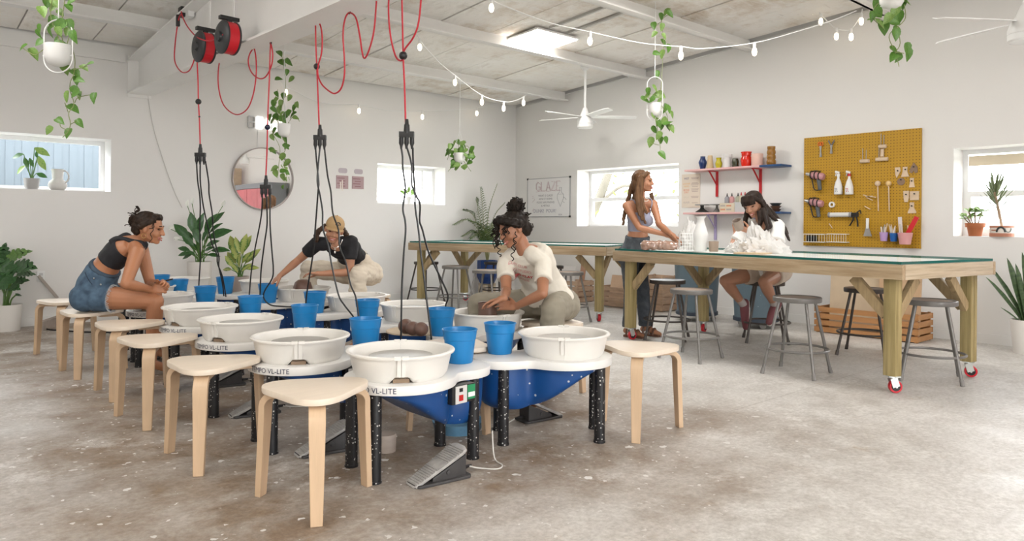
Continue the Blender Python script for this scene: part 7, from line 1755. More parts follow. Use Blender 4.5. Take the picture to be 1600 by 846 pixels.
hd2 = P(522, 360, D=depth(neck) - 0.05); R2 = frame(-FW * 0.90 + RT * 0.20 - UP * 0.22, UP * 0.95 + RT * 0.22)
rc(F.mb, neck + V(0, 0, -0.02), hd2 - R2 @ V(0, 0.02, 0.05), 0.05, 0.047); head_shape(F.mb, hd2, R2)
hand(F.mb, wrR, (-RT * 0.75 - UP * 0.65 - FW * 0.1), -UP * 0.4 + RT * 0.5 + FW * .3, 1, 0.35, 0.10)
hand(F.mb, wrL, (-RT * 0.95 + UP * 0.06 - FW * 0.15), -UP * 0.75 - FW * 0.1 , -1, 0.45, 0.08)
fuse('body', F.mb, mSK2, F.o, F.base, 0.0055, 2)
mb = MB(); F.torso(spine, r2, sH, 0.32, 0.955, 0.011, mb)
for sh_, el in ((shR, elR), (shL, elL)): rc(mb, neck.lerp(sh_, 0.35), sh_, 0.062, 0.068); mb.tube([sh_, sh_.lerp(el, 0.55)], [0.066, 0.064], 18)
fuse('tee', mb, mTEE, F.o, F.base, 0.007, 2, 0.006, 12)
mb = MB(); F.torso(spine, r2, sH, 0.0, 0.40, 0.016, mb)
for hp, kn, an in ((hpR, knR, anR), (hpL, knL, anL)): rc(mb, hp, kn, 0.115, 0.082); mb.tube([kn, an], [0.080, 0.085], 18); mb.ball(kn, 0.08, 14, 10); mb.ball(hp - f2 * 0.05, 0.12, 16, 12)
fuse('trousers', mb, mCRM, F.o, F.base, 0.008, 2, 0.012, 10, (1, 1, 2.2))
face(F.o, F.base, hd2, R2, mHR2, LIP1, 0.9, 1.0, True)
H = lambda x, y, z: hd2 + R2 @ V(x, y, z)
# cap: dome, brim, button, black mark
mb = MB(); mb.ball(H(0, -0.014, 0.050), 1, 26, 18, (0.087, 0.106, 0.086), R2)
cp_ = fuse('cap', mb, mCAP, F.o, F.base, 0.006, 1, cut=[(H(0, 0, 0.040), -(R2 @ V(0, 0.12, 1)).normalized())])
br = []
for k in range(13):
    a = pi * k / 12; br.append((0.082 * cos(a), 0.055 + 0.085 * sin(a) ** 0.9))
mb = MB(); vs = []
for th in (0, 0.005):
    for (x, y) in br: vs.append(H(x, y, 0.050 - 0.9 * x * x * 3 - 0.22 * (y - 0.05) - th))
    for (x, y) in br: vs.append(H(x * 0.98, 0.055 - abs(x) * 0.3, 0.047 - 2.7 * x * x - th))
n = len(br); fs = [(i, i + 1, n + i + 1, n + i) for i in range(n - 1)] + [(2 * n + n + i, 2 * n + n + i + 1, 2 * n + i + 1, 2 * n + i) for i in range(n - 1)] + [(i, 2 * n + i, 2 * n + i + 1, i + 1) for i in range(n - 1)]
mk('brim', MB().add(vs, fs), mCAP, cp_, off=F.base, smooth=60)
mk('button', MB().ball(H(0, -0.014, 0.137), 0.008, 8, 6), mCAP, cp_, off=F.base)
def capw(x, z): y = -0.014 + 0.107 * sqrt(max(0, 1 - (x / 0.087) ** 2 - ((z - 0.05) / 0.086) ** 2)); return H(x, y + 0.002, z)
mk('black_emblem', MB().tube([capw(-0.022 + 0.020 * cos(pi - pi * k / 10), 0.074 + 0.022 * sin(pi * k / 10)) for k in range(11)], 0.0055, 6).tube([capw(-0.030, 0.076), capw(-0.014, 0.079)], 0.004, 6), mBLACK, cp_, off=F.base)
mb = MB(); r = random.Random(21)
for s in (1, -1):
    for k in range(16):
        a0_ = H(s * (0.076 + 0.006 * r.random()), -0.03 - 0.06 * r.random(), 0.02 - 0.01 * r.random()); e = H(s * (0.115 + 0.03 * r.random()), -0.01 - 0.07 * r.random(), -0.12 - 0.05 * r.random())
        locks(mb, [[a0_, a0_.lerp(e, 0.5) + R2 @ V(s * 0.034, 0, 0), e]], 0.019, 0.010, 7, 0.009, k)
mb.ball(H(0, -0.075, 0.0), 1, 18, 12, (0.08, 0.05, 0.06), R2)
fuse('hair', mb, mHR2, F.o, F.base, 0.0055, 1, 0.004, 50)
nk = [neck + RT * (0.055 * cos(pi + pi * k / 10)) + UP * (-0.075 * sin(pi * k / 10) + 0.045) - FW * (0.06 + 0.05 * sin(pi * k / 10)) for k in range(11)]
mk('necklace', MB().tube(nk, 0.0025, 5).ball(nk[5] - UP * 0.012, 0.009, 8, 6).ball(nk[5] - UP * 0.04, 0.010, 8, 6, (1, .5, 1.4)), M('silver', (0.7, 0.68, 0.64), 0.25, 0.9), F.o, off=F.base)

# ------------------------------------------------------------------ curly-haired woman in printed tee
mSK3 = skinmat('skin_brown', (0.40, 0.18, 0.10)); mHR3 = hairmat('hair_black_curl', (0.022, 0.014, 0.010), (0.006, 0.004, 0.003))
mTEEW = M('cream_tee_cotton', (0.74, 0.69, 0.60), 0.8, bump=(45, 0.1)); mOLV = M('olive_grey_trousers', (0.30, 0.27, 0.21), 0.85, noise=(9, .12))
F = Fig((-4.93, -5.98, 0.0), 'curly-haired woman in a printed cream tee shaping a clay pot', mSK3, mHR3, LIP1); F.fs = 1
f3 = V(-0.97, -0.22, 0).normalized(); r3 = f3.cross(RG)
pel = P(858, 476, D=5.27); neck = solve(819, 388, pel, 0.52, -1)
sH = (-RT * 0.90 + FW * 0.44 + UP * 0.02).normalized()
spine = [pel + V(0, 0, -0.03) - f3 * 0.01, pel.lerp(neck, 0.33) - f3 * 0.035 + V(0, 0, 0.0), pel.lerp(neck, 0.70) - f3 * 0.02 + V(0, 0, 0.0), neck]
F.torso(spine, r3, sH)
hpR = pel + r3 * 0.095; hpL = pel - r3 * 0.095
knL = hpL + (f3 * 0.85 - r3 * 0.42).normalized() * 0.45 + V(0, 0, 0.02); knR = hpR + (f3 * 0.75 + r3 * 0.6).normalized() * 0.45
anL = V(knL.x - 0.02, knL.y + 0.02, 0.10); anR = V(knR.x - 0.02, knR.y, 0.10)
for hp, kn, an in ((hpR, knR, anR), (hpL, knL, anL)): F.leg(hp, kn, an, an + f3 * 0.17 + V(0, 0, -0.065), 1.0); F.mb.ball(hp - f3 * 0.05, 0.108, 16, 12)
shL = P(849, 411, D=depth(neck) - 0.09); shR = P(790, 407, D=depth(neck) + 0.10)
elL = solve(848, 459, shL, 0.275, -1); wrL = solve(806, 479, elL, 0.24, 1)
elR = solve(791, 455, shR, 0.265, -1); wrR = solve(786, 467, elR, 0.20, -1)
F.arm(shR, elR, wrR, 0.95); F.arm(shL, elL, wrL, 0.95)
rc(F.mb, neck + V(0, 0, -0.01), shR, 0.045, 0.045); rc(F.mb, neck + V(0, 0, -0.01), shL, 0.045, 0.045)
hd3 = P(801, 359, D=depth(neck) - 0.04); R3 = frame(-RT * 0.80 - FW * 0.46 - UP * 0.30, UP * 0.95 - RT * 0.25)
rc(F.mb, neck + V(0, 0, -0.02), hd3 - R3 @ V(0, 0.03, 0.05), 0.052, 0.048); head_shape(F.mb, hd3, R3, 1.02)
pot3 = V(-5.43, -5.83, 0.57)
hand(F.mb, wrL, (-RT * 0.93 + UP * 0.22 + (pot3 - wrL).normalized() * 0.4), (pot3 - wrL).normalized() * 0.7 + FW * 0.5 + UP * -0.2, -1, 0.30, 0.12)
hand(F.mb, wrR, (-RT * 0.5 + UP * 0.02 - FW * 0.3 + (pot3 - wrR).normalized() * 0.5), -UP * 0.8 - FW * 0.1, 1, 0.35, 0.12)
fuse('body', F.mb, mSK3, F.o, F.base, 0.0055, 2)
mb = MB(); F.torso(spine, r3, sH, 0.16, 0.95, 0.018, mb, wmul=1.06)
for sh_, el in ((shR, elR), (shL, elL)): rc(mb, neck.lerp(sh_, 0.38), sh_, 0.058, 0.060); mb.tube([sh_, sh_.lerp(el, 0.60)], [0.060, 0.063], 18)
mb.ball(neck - f3 * 0.055 + V(0, 0, -0.065), 0.085, 16, 12); rc(mb, neck - f3 * 0.05 + V(0, 0, -0.05), shL - f3 * 0.01, 0.065, 0.058); rc(mb, neck - f3 * 0.05 + V(0, 0, -0.05), shR - f3 * 0.01, 0.065, 0.055)
tee = fuse('tee', mb, mTEEW, F.o, F.base, 0.007, 2, 0.009, 10)
# print on the chest: find the front of the tee by casting from the camera side
def on_mesh(o, px, py, base):
    from mathutils.bvhtree import BVHTree
    if 'bvh' not in CACHE or CACHE.get('o') is not o:
        CACHE['bvh'] = BVHTree.FromPolygons([v.co.copy() for v in o.data.vertices], [p.vertices[:] for p in o.data.polygons]); CACHE['o'] = o
    d = (P(px, py, D=1.0) - CAM).normalized(); h = CACHE['bvh'].ray_cast(CAM - base, d)
    return (h[0] + h[1] * 0.003) if h[0] is not None else None
CACHE = {}
def wrapped_text(body, size, mat, o, base, c0, ux, uy, name='lettering', nd=None):
    """lettering laid on the garment: flat text projected along the surface normal at its middle"""
    from mathutils.bvhtree import BVHTree
    me = text_mesh(body, size, mat, name, bold=0.0012); bv = BVHTree.FromPolygons([v.co.copy() for v in o.data.vertices], [p.vertices[:] for p in o.data.polygons])
    n = ux.cross(uy).normalized()
    for v in me.vertices:
        q = c0 + ux * v.co.x + uy * v.co.y; h = bv.ray_cast(q + n * 0.05, -n, 0.1)
        v.co = (h[0] + n * 0.004) if h[0] is not None else q - n * 0.05
    return link(name, me, o)
mPRT = M('red_print', (0.55, 0.05, 0.06), 0.8); mPRT2 = M('faded_pink_print', (0.68, 0.42, 0.38), 0.8)
ch = on_mesh(tee, 810, 428, F.base); 
if ch is not None:
    from mathutils.bvhtree import BVHTree
    nn = CACHE['bvh'].find_nearest(ch)[1]; nn = (nn + (CAM - F.base - ch).normalized() * 0.8).normalized()
    ux = (RT - nn * RT.dot(nn)).normalized(); uy = nn.cross(ux)
    wrapped_text('HUMBLED CLAY', 0.031, mPRT, tee, F.base, ch, ux, uy)
    for k, (t, dy) in enumerate((('STUDIO STUDIO', 0.042), ('CLAY CLUB', 0.08), ('HAND MADE', -0.040))): wrapped_text(t, 0.028, mPRT2, tee, F.base, ch + uy * dy, ux, uy)
mb = MB(); F.torso(spine, r3, sH, 0.0, 0.22, 0.016, mb)
for hp, kn, an in ((hpR, knR, anR), (hpL, knL, anL)): rc(mb, hp, kn, 0.118, 0.086); mb.tube([kn, an], [0.082, 0.08], 18); mb.ball(kn, 0.084, 14, 10); mb.ball(hp - f3 * 0.05, 0.122, 16, 12)
fuse('trousers', mb, mOLV, F.o, F.base, 0.008, 2, 0.009, 9, (1, 1, 1.5))
face(F.o, F.base, hd3, R3, mHR3, LIP1, 0.75, 1.02, True)
H = lambda x, y, z: hd3 + R3 @ (V(x, y, z) * 1.02)
mb = MB(); mb.ball(H(0, -0.035, 0.042), 1, 22, 16, (0.094, 0.098, 0.092), R3); mb.ball(H(0, -0.08, -0.02), 1, 18, 12, (0.078, 0.055, 0.06), R3)
for s in (1, -1): limb(mb, [H(0.03 * s, 0.075, 0.085), H(0.075 * s, 0.045, 0.06), H(0.092 * s, -0.01, 0.025)], [0.030, 0.032, 0.03])
mb.ball(H(0, 0.055, 0.093), 1, 14, 10, (0.06, 0.04, 0.03), R3)
hr = fuse('hair', mb, mHR3, F.o, F.base, 0.006, 1, 0.008, 40)
mb = MB(); r = random.Random(5); bc = H(0.0, -0.075, 0.165)
bc = P(806, 322, D=depth(hd3) + 0.03)
for k in range(90):
    d = V(r.gauss(0, 1), r.gauss(0, 1), r.gauss(0, 1)).normalized(); st = bc + d * 0.028; e = bc + d * r.uniform(0.055, 0.075); mb.tube(curl(st, e + V(0, 0, -0.01), R3, 1.1, 0.014, 0.003, 12), 0.0042, 5)
mb.ball(bc, 0.052, 14, 10)
for k in range(20):
    s = r.choice((1, 1, -1)); a0_ = H(s * (0.055 + 0.03 * r.random()), 0.06 * r.random() + 0.02, 0.08 - 0.03 * r.random()); e = a0_ + R3 @ V(s * 0.012, 0.01 + 0.02 * r.random(), 0) + V(0, 0, -r.uniform(0.05, 0.16)); mb.tube(curl(a0_, e, R3, r.uniform(1.5, 3), 0.010, 0.003, 26), 0.0036, 5)
for (x0_, y0_, x1_, y1_) in ((774, 350, 778, 380), (777, 375, 781, 402), (803, 372, 800, 408), (806, 362, 803, 392)):
    a0_ = P(x0_, y0_, D=depth(hd3) - 0.09); e = P(x1_, y1_, D=depth(hd3) - 0.10); mb.tube(curl(a0_, e, R3, 3, 0.011, 0.003, 36), 0.0034, 5)
for k in range(24):
    a0_ = H(r.uniform(-.07, .07), -0.10, r.uniform(-.03, .08)); mb.tube(curl(a0_, a0_ + R3 @ V(r.uniform(-.02, .02), -0.03, r.uniform(-.03, .03)), R3, 1.2, 0.012, .003, 12), 0.004, 5)
mk('curls', mb, mHR3, hr, off=F.base)['kind'] = 'stuff'
mk('watch_strap', MB().tube([wrR.lerp(elR, 0.12) + (V(cos(a), sin(a), 0)) * 0.029 for a in [2 * pi * k / 14 for k in range(14)]], 0.008, 6, closed=True), mBLACK, F.o, off=F.base)

# ------------------------------------------------------------------ standing woman in lilac top and jeans
mSK4 = skinmat('skin_warm', (0.48, 0.22, 0.12)); mHR4 = hairmat('hair_honey_brown', (0.20, 0.105, 0.05), (0.075, 0.036, 0.018))
mLIL = M('lilac_grey_top', (0.33, 0.34, 0.44), 0.75, bump=(60, 0.08)); mJN = M('faded_black_jeans', (0.10, 0.115, 0.135), 0.8, noise=(10, 0.5), col2=(0.03, 0.036, 0.045)); mSND = M('brown_sandal', (0.13, 0.055, 0.03), 0.5)
g = P(996, 525, z=0.0)
F = Fig((g.x, g.y, 0.0), 'standing woman in a lilac tank top and jeans, reaching over the table', mSK4, mHR4, LIP1, 0.92); F.fs = 1
D4 = depth(g); f4 = (RT * 0.80 - FW * 0.60); f4.z = 0; f4.normalize(); r4 = f4.cross(RG)
f4t = (RT * 0.55 - FW * 0.83); f4t.z = 0; f4t.normalize(); r4t = f4t.cross(RG)
pel = P(990, 398, D=D4); neck = P(1001, 315, D=D4 - 0.10)
spine = [pel + V(0, 0, -0.05), pel.lerp(neck, 0.34) + f4 * 0.02, pel.lerp(neck, 0.70) - f4 * 0.005, neck]
F.torso(spine, r4, r4t)
hpR = pel + r4 * 0.088 + V(0, 0, -0.03); hpL = pel - r4 * 0.088 + V(0, 0, -0.03)
anR = P(982, 519, D=D4 - 0.08); anR.z = 0.085; anL = P(1008, 519, D=D4 + 0.05); anL.z = 0.085
knR = hpR.lerp(anR, 0.50) + f4 * 0.02; knL = hpL.lerp(anL, 0.50) + f4 * 0.02
toR = anR + (f4 * 0.16) + V(0, 0, -0.06); toL = anL + (f4 * 0.17) + V(0, 0, -0.06)
F.leg(hpR, knR, anR, toR, 0.95); F.leg(hpL, knL, anL, toL, 0.95)
for q in (hpR, hpL): F.mb.ball(q - f4 * 0.045 + V(0, 0, 0.02), 0.098, 16, 12)
shR = P(979, 322, D=depth(neck) - 0.03); shL = P(1021, 319, D=depth(neck) + 0.02)
elR = solve(999, 356, shR, 0.285, -1); wrR = solve(1040, 367, elR, 0.255, -1); elL = solve(1030, 351, shL, 0.27, -1); wrL = solve(1050, 367, elL, 0.235, -1)
F.arm(shR, elR, wrR, 0.92); F.arm(shL, elL, wrL, 0.90)
rc(F.mb, neck + V(0, 0, -0.01), shR, 0.048, 0.048); rc(F.mb, neck + V(0, 0, -0.01), shL, 0.048, 0.048)
for s in (1, -1): F.mb.ball(spine[2] + f4t * 0.075 + r4t * 0.062 * s + V(0, 0, -0.03), 0.058, 14, 10)
hd4 = P(1005, 284, D=depth(neck) - 0.02); R4 = frame(RT * 0.93 - FW * 0.30 + UP * 0.02, UP)
rc(F.mb, neck + V(0, 0, -0.02), hd4 - R4 @ V(0, 0.03, 0.05), 0.048, 0.045); head_shape(F.mb, hd4, R4, 1.03)
hand(F.mb, wrR, RT * 0.85 - UP * 0.45 - FW * 0.2, -FW * 0.2 - UP * 0.8, -1, 0.4, 0.10)
hand(F.mb, wrL, RT * 0.8 - UP * 0.5 - FW * 0.3, -RT * 0.3 - UP * 0.8, -1, 0.5, 0.10)
fuse('body', F.mb, mSK4, F.o, F.base, 0.0055, 2)
mb = MB(); F.torso(spine, r4, r4t, 0.43, 0.78, 0.008, mb)
for s in (1, -1):
    mb.ball(spine[2] + f4t * 0.075 + r4t * 0.062 * s + V(0, 0, -0.03), 0.067, 14, 10)
    sh_ = shR if s > 0 else shL; mid = neck.lerp(sh_, 0.62) + V(0, 0, 0.047)
    mb.tube(catmull([spine[2] + f4t * 0.10 + r4t * 0.075 * s + V(0, 0, 0.02), neck.lerp(sh_, 0.62) + f4t * 0.052 + V(0, 0, 0.01), mid, neck.lerp(sh_, 0.6) - f4t * 0.06, spine[2] - f4t * 0.085 + r4t * 0.07 * s], 6), 0.0085, 8)
fuse('tank_top', mb, mLIL, F.o, F.base, 0.006, 2)
mb = MB(); F.torso(spine, r4, r4t, 0.0, 0.335, 0.012, mb)
for hp, kn, an in ((hpR, knR, anR), (hpL, knL, anL)): limb(mb, [hp, kn], [0.104, 0.074]); mb.tube([kn, an + V(0, 0, 0.02)], [0.072, 0.070], 18); mb.ball(hp - f4 * 0.045 + V(0, 0, 0.02), 0.110, 16, 12)
jn = fuse('jeans', mb, mJN, F.o, F.base, 0.007, 2, 0.005, 14)
mb = MB(); F.torso(spine, r4, r4t, 0.30, 0.345, 0.016, mb, 4); fuse('waistband', mb, mJN, jn, F.base, 0.007, 1)
for an, to in ((anR, toR), (anL, toL)):
    d = (to - an); d.z = 0; d.normalize(); sd = V(-d.y, d.x, 0); c = V(an.x, an.y, 0) + d * 0.055
    sn = mk('sandal', MB().prism([(0.13, 0.02), (0.12, 0.04), (0.03, 0.046), (-0.10, 0.036), (-0.115, 0.0), (-0.10, -0.036), (0.03, -0.046), (0.12, -0.04), (0.13, -0.02)], 0.0, 0.022, Matrix.Translation(c) @ Matrix.Rotation(atan2(d.y, d.x), 4, 'Z')), mSND, F.o, off=F.base, bevel=0.004)
    mb = MB()
    for (x, h, w) in ((0.055, 0.062, 0.046), (0.01, 0.075, 0.046), (-0.06, 0.09, 0.043)): mb.tube([c + d * x + sd * w * cos(pi * k / 10) + V(0, 0, 0.02 + h * sin(pi * k / 10)) for k in range(11)], 0.011, 6)
    mk('strap', mb, mSND, sn, off=F.base)
face(F.o, F.base, hd4, R4, mHR4, LIP1, 0.8, 1.03, True)
H = lambda x, y, z: hd4 + R4 @ (V(x, y, z) * 1.03)
mb = MB(); mb.ball(H(0, -0.030, 0.040), 1, 22, 16, (0.086, 0.094, 0.088), R4); mb.ball(H(0, -0.075, -0.03), 1, 18, 12, (0.078, 0.052, 0.10), R4)
r = random.Random(31)
hp_ = [[(992, 272), (984, 300), (975, 330), (972, 345)], [(995, 268), (987, 290), (980, 315), (974, 338)], [(997, 272), (992, 295), (988, 318), (984, 332)], [(1000, 276), (996, 300), (998, 322), (1003, 345)], [(1002, 274), (1000, 300), (1002, 325), (1008, 350)], [(999, 280), (994, 305), (996, 325), (1000, 338)], [(1003, 280), (1001, 302), (1004, 318), (1010, 335)], [(990, 280), (982, 310), (976, 335), (973, 352)],
       [(1016, 302), (1018, 308), (1019, 313), (1018, 318)], [(996, 290), (990, 312), (986, 328), (982, 336)]]
for i, pth in enumerate(hp_):
    for q in range(2):
        front = i in (3, 4, 5, 6)
        dd = (-0.115 if front else 0.02) + 0.03 * q
        locks(mb, [[P(x + 1.2 * q, y, D=depth(hd4) + dd - (0.05 * k / 3 if front else 0)) for k, (x, y) in enumerate(pth)]], 0.022, 0.009, 8, 0.003, i)
limb(mb, [H(0.05, 0.05, 0.085), H(0.082, 0.02, 0.05), H(0.086, -0.03, 0.0), H(0.08, -0.05, -0.08)], [0.022, 0.024, 0.026, 0.024]); limb(mb, [H(-0.05, 0.05, 0.085), H(-0.082, 0.02, 0.05), H(-0.086, -0.03, 0.0), H(-0.08, -0.05, -0.09)], [0.022, 0.024, 0.026, 0.024])
fuse('hair', mb, mHR4, F.o, F.base, 0.006, 1, 0.004, 60, (1, 1, 0.2))
nk = [neck + r4t * (0.058 * cos(pi * k / 10)) + f4t * (0.045 + 0.035 * sin(pi * k / 10)) + V(0, 0, 0.035 - 0.035 * sin(pi * k / 10)) for k in range(11)]
mk('necklace', MB().tube(nk, 0.004, 6), M('pearl', (0.75, 0.70, 0.62), 0.3), F.o, off=F.base); mk('earring', MB().ball(H(0.086, -0.004, -0.038), 0.007, 8, 6), M('pearl', (0.75, 0.70, 0.62)), F.o, off=F.base)

# ------------------------------------------------------------------ seated woman with a fringe, white tee
mSK5 = skinmat('skin_peach', (0.47, 0.235, 0.145)); mHR5 = hairmat('hair_espresso', (0.035, 0.020, 0.014), (0.012, 0.007, 0.005))
mTW = M('white_tee_cotton', (0.80, 0.79, 0.77), 0.8, bump=(45, 0.08)); mSHOE = M('plum_suede', (0.19, 0.060, 0.068), 0.8); mSOLE = M('white_sole', (0.66, 0.62, 0.58), 0.6)
F = Fig((-1.70, -5.86, 0.0), 'seated woman with dark fringe and white tee looking at a clay cup', mSK5, mHR5, LIP1); F.fs = 1
f5 = V(-0.93, -0.30, 0).normalized(); r5 = f5.cross(RG)
pel = P(1203, 424, D=7.42); neck = solve(1194, 352, pel, 0.52, -1)
spine = [pel + V(0, 0, -0.03), pel.lerp(neck, 0.34) - f5 * 0.02, pel.lerp(neck, 0.70) - f5 * 0.02, neck]
sH = (r5 + V(0, 0, 0)).normalized()
F.torso(spine, r5, sH)
hpR = pel + r5 * 0.095; hpL = pel - r5 * 0.095
knR = solve(1133, 439, hpR, 0.44, -1); anR = solve(1162, 477, knR, 0.40, 1); toR = solve(1165, 507, anR, 0.19, -1)
knL = solve(1194, 441, hpL, 0.43, -1); anL = solve(1211, 478, knL, 0.39, 1); toL = solve(1203, 500, anL, 0.18, -1)
F.leg(hpR, knR, anR, toR, 1.05); F.leg(hpL, knL, anL, toL, 1.05)
for q in (hpR, hpL): F.mb.ball(q - f5 * 0.05, 0.108, 16, 12)
shL = P(1214, 353, D=depth(neck) - 0.06); shR = P(1174, 354, D=depth(neck) + 0.06)
elL = solve(1212, 386, shL, 0.27, -1); wrL = solve(1171, 362, elL, 0.25, -1); elR = solve(1146, 385, shR, 0.28, -1); wrR = solve(1150, 364, elR, 0.20, 1)
F.arm(shR, elR, wrR, 1.05); F.arm(shL, elL, wrL, 1.05)
rc(F.mb, neck, shR, 0.055, 0.057); rc(F.mb, neck, shL, 0.055, 0.057)
for s in (1, -1): F.mb.ball(spine[2] + f5 * 0.085 + r5 * 0.07 * s + V(0, 0, -0.03), 0.066, 14, 10)
hd5 = P(1177, 320, D=depth(neck) - 0.08); R5 = frame(-RT * 0.66 - FW * 0.62 - UP * 0.36, UP - RT * 0.25)
rc(F.mb, neck + V(0, 0, -0.02), hd5 - R5 @ V(0, 0.03, 0.05), 0.052, 0.048); head_shape(F.mb, hd5, R5, 1.05)
cupc = (P(1153.5, 352, D=depth(wrL) - 0.02))
hand(F.mb, wrL, -RT * 0.85 + UP * 0.35, FW * 0.3 + UP * 0.5 + (cupc - wrL) * 0.5, -1, 0.65, 0.08)
hand(F.mb, wrR, UP * 0.85 - RT * 0.05 + FW * 0.1, (cupc - wrR).normalized() * 0.6 + RT * 0.5 - FW * 0.2, 1, 0.55, 0.10)
fuse('body', F.mb, mSK5, F.o, F.base, 0.0055, 2)
mb = MB(); F.torso(spine, r5, sH, 0.05, 0.95, 0.020, mb, wmul=1.05)
for sh_, el in ((shR, elR), (shL, elL)): rc(mb, neck.lerp(sh_, 0.38), sh_, 0.066, 0.074); mb.tube([sh_, sh_.lerp(el, 0.78)], [0.076, 0.084], 18)
for s in (1, -1): mb.ball(spine[2] + f5 * 0.085 + r5 * 0.07 * s + V(0, 0, -0.03), 0.082, 14, 10)
fuse('tee', mb, mTW, F.o, F.base, 0.007, 2, 0.008, 11)
mb = MB(); F.torso(spine, r5, sH, 0.0, 0.2, 0.014, mb)
for hp, kn in ((hpR, knR), (hpL, knL)): mb.tube([hp, hp.lerp(kn, 0.45)], [0.116, 0.104], 20); mb.ball(hp - f5 * 0.05, 0.118, 16, 12)
fuse('shorts', mb, M('beige_shorts', (0.62, 0.52, 0.42), 0.85), F.o, F.base, 0.008, 2, 0.006, 12)
for an, kn, to in ((anR, knR, toR), (anL, knL, toL)):
    mb = MB(); rc(mb, an.lerp(kn, 0.22), an, 0.043, 0.040); fuse('sock', mb, M('grey_sock', (0.50, 0.45, 0.43), 0.9), F.o, F.base, 0.006, 1)
    d = (to - an).normalized(); dn = (an - kn).normalized(); hl = an + dn * 0.035 - d * 0.045
    mb = MB(); limb(mb, [hl, an + dn * 0.012 + d * 0.02, an.lerp(to, 0.6), to + d * 0.03], [0.044, 0.048, 0.043, 0.033])
    so = fuse('shoe', mb, mSHOE, F.o, F.base, 0.006, 1)
    up = (dn - d * dn.dot(d)).normalized(); mb = MB(); limb(mb, [hl + up * 0.030, an.lerp(to, 0.35) + up * 0.042, to + d * 0.03 + up * 0.020], [0.034, 0.037, 0.031]); fuse('sole', mb, mSOLE, so, F.base, 0.006, 1)
face(F.o, F.base, hd5, R5, mHR5, LIP1, 0.8, 1.05, True)
H = lambda x, y, z: hd5 + R5 @ (V(x, y, z) * 1.05)
mb = MB(); mb.ball(H(0, -0.030, 0.042), 1, 22, 16, (0.092, 0.100, 0.090), R5); mb.ball(H(0, -0.078, -0.03), 1, 18, 12, (0.085, 0.055, 0.10), R5)
for k in range(9):
    x = -0.062 + 0.0155 * k; limb(mb, [H(x * 0.8, 0.055, 0.098), H(x, 0.086 - 5 * x * x, 0.060), H(x * 1.05, 0.094 - 6 * x * x, 0.026)], [0.017, 0.0135, 0.009], 8)
for s in (1, -1): limb(mb, [H(0.062 * s, 0.04, 0.07), H(0.088 * s, 0.010, 0.02), H(0.088 * s, -0.02, -0.06), H(0.082 * s, -0.02, -0.12)], [0.022, 0.018, 0.020, 0.020])
hp_ = [([(1196, 325), (1205, 338), (1218, 350), (1229, 368), (1232, 376)], -0.02), ([(1194, 320), (1208, 334), (1222, 350), (1230, 365)], 0.03), ([(1190, 325), (1196, 345), (1198, 356), (1192, 362)], -0.12), ([(1192, 330), (1200, 345), (1203, 353), (1197, 358)], -0.10), ([(1186, 330), (1187, 345), (1186, 352), (1188, 356)], -0.12), ([(1168, 328), (1164, 342), (1165, 355), (1169, 366)], 0.04), ([(1198, 330), (1210, 342), (1222, 356)], 0.0)]
for i, (pth, dd) in enumerate(hp_):
    for q in range(3): locks(mb, [[P(x + 1.0 * q, y + 0.6 * q, D=depth(hd5) + dd + 0.015 * q) for (x, y) in pth]], 0.024, 0.008, 8, 0.002, i)
fuse('hair', mb, mHR5, F.o, F.base, 0.006, 1, 0.003, 60, (1, 1, 0.2))
# cup held by the seated woman
ax = (UP * 0.85 - RT * 0.42 - FW * 0.32).normalized(); sx_ = ax.orthogonal().normalized(); Rc = Matrix((sx_, ax.cross(sx_), ax)).transposed()
mGRC = M('raw_grey_clay', (0.36, 0.29, 0.24), 0.75, noise=(9, .12))
o = mk('clay_cup', MB().lathe([(0, -0.05), (0.040, -0.05), (0.044, -0.045), (0.046, 0.055), (0.042, 0.055), (0.040, -0.035), (0, -0.038)], n=28, R=Rc), mGRC, smooth=50); o.location = cupc
tag(o, 'grey clay cup held up by the seated woman with the fringe', 'cup')
# ------------------------------------------------------------------ things on the near table
ZT = 0.9525
def on_t(px, py): p = P(px, py, z=ZT); return V(p.x, p.y, ZT)
c = on_t(1094.5, 393); Dv = depth(c); pxm = Dv / FPX
single('tall_vase', MB().lathe([(r * pxm, h * pxm) for r, h in ((0, 0), (8.5, 0), (9.3, 1.5), (10.3, 14), (11.2, 22), (11.4, 27), (9.6, 33), (6.5, 44), (5.2, 49), (5.6, 52), (8.0, 53.5), (8.0, 54.5), (4.8, 52), (4, 40), (0, 38))], c=c, n=32), mPOTW, c, 'tall white bottle-shaped vase on the near table', 'vase', smooth=60)
c = on_t(1115, 393.5); pxm = depth(c) / FPX
single('clay_tumbler', MB().lathe([(r * pxm, h * pxm) for r, h in ((0, 0), (6.3, 0), (7.0, 1), (7.7, 16), (7.0, 16.2), (6.2, 2), (0, 2))], c=c, n=28), M('beige_clay', (0.42, 0.32, 0.25), 0.75, noise=(8, .1)), c, 'plain beige clay cup standing on the near table', 'cup', smooth=50)
# bag of clay in clear plastic
c = on_t(1031, 391); mb = MB(); 
ud = RT; pxm = depth(c) / FPX
for (a, h, r) in ((-22, 7, 8), (-12, 7.5, 8.5), (-2, 7.5, 8.5), (9, 7, 8), (18, 6.5, 7.5), (24, 6, 6.5)): mb.ball(c + ud * a * pxm + V(0, 0, h * pxm), r * pxm, 14, 10, (1.0, 1.2, 0.95))
mCB2 = M('plastic_wrapped_clay', (0.42, 0.25, 0.18), 0.12, noise=(7, 0.35), spec=0.9, bump=(9, 0.5), coat=0.8)
o = thing('clay_bag', c, 'block of pink-brown clay in a crumpled clear plastic bag', 'clay bag')
fuse('clay', mb, mCB2, o, c, 0.008, 1, 0.012, 16, cut=[(c, V(0, 0, -1))])
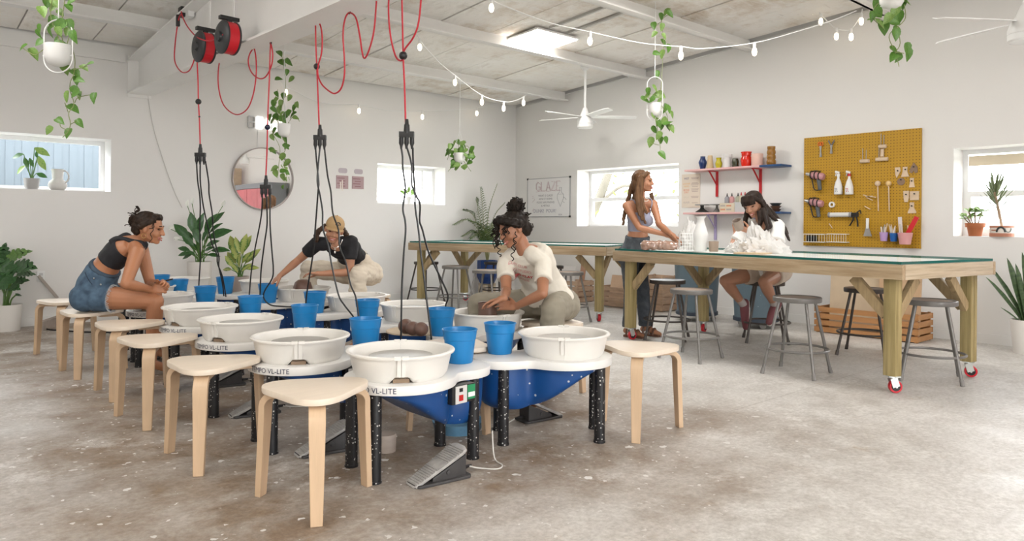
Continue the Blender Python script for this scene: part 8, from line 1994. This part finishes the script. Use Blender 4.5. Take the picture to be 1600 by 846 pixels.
# crumpled plastic sheets, wire rack behind the vase, board with scraps
mFILM = M('milky_plastic', (0.80, 0.79, 0.77), 0.25, bump=(10, 0.4))
def film_material():
    mt = M('milky_film', (0.84, 0.83, 0.81), 0.22, spec=0.6); b = mt.node_tree.nodes['Principled BSDF']; b.inputs['Alpha'].default_value = 0.78; return mt
def crumple(name, c, sx, sy, sz, seed, label, lean=0.0):
    """a crumpled sheet: creased shell with sharp folds"""
    mb = MB().ball((0, 0, 0), 1, 64, 40); off = V(seed * 3.7, seed, -seed)
    for v in mb.v:
        u = v.normalized(); n1 = 1 - abs(mnoise.noise(u * 1.9 + off)) * 1.6; n2 = 1 - abs(mnoise.noise(u * 4.2 + off)) * 1.8; n3 = 1 - abs(mnoise.noise(u * 9 - off)) * 1.8
        k = 0.42 + 0.34 * n1 + 0.20 * n2 + 0.08 * n3
        z = max(0.0, u.z * k * sz * (0.9 + 0.5 * mnoise.noise(u * 1.3 - off)))
        v.xyz = RT * (u.x * k * sx * (1 - 0.35 * z / sz) + lean * z) + FW * (u.y * k * sy * (1 - 0.3 * z / sz)) + V(0, 0, z + 0.001)
    o = thing(name, c, label, 'plastic sheet'); mk('film', mb, film_material(), o, smooth=28, weld=1e-6); return o
c = on_t(1078, 390.6) ; crumple('plastic_bag', c, 0.19, 0.10, 0.34, 4, 'pale crumpled plastic bags behind the wire rack and tall vase')
c = on_t(1156, 395); crumple('plastic_sheet', c, 0.17, 0.10, 0.15, 6, 'white crumpled plastic under the held clay cup')
c = on_t(1196, 396.5); crumple('plastic_sheet', c, 0.27, 0.11, 0.26, 9, 'white crumpled plastic by the seated woman left elbow', -0.35)
c = on_t(1072, 393); o = thing('wire_rack', c, 'white wire rack on the near table left of the tall vase', 'rack'); mb = MB()
for i in range(6): mb.tube([RT * (-0.06 + 0.024 * i), RT * (-0.06 + 0.024 * i) + V(0, 0, 0.17)], 0.003, 5)
for i in range(6): mb.tube([RT * -0.06 + V(0, 0, 0.01 + 0.032 * i), RT * 0.06 + V(0, 0, 0.01 + 0.032 * i)], 0.003, 5)
for s in (-1, 1): mb.tube([RT * (0.06 * s), RT * (0.06 * s) + FW * 0.10], 0.003, 5).tube([RT * (0.06 * s) + V(0, 0, .17), RT * (0.06 * s) + FW * 0.10], 0.003, 5)
mk('wires', mb, mWHITEP, o)
c = on_t(1180, 396.5); single('ware_board', MB().prism(arc_outline(0.50, 0.28, 0.05), ZT + 0.0005, ZT + 0.012, Matrix.Translation((c.x, c.y, 0)) @ Matrix.Rotation(0.3, 4, 'Z')), M('tan_ware_board', (0.62, 0.45, 0.28), 0.6), c, 'tan board under the plastic on the near table', 'board', smooth=0)
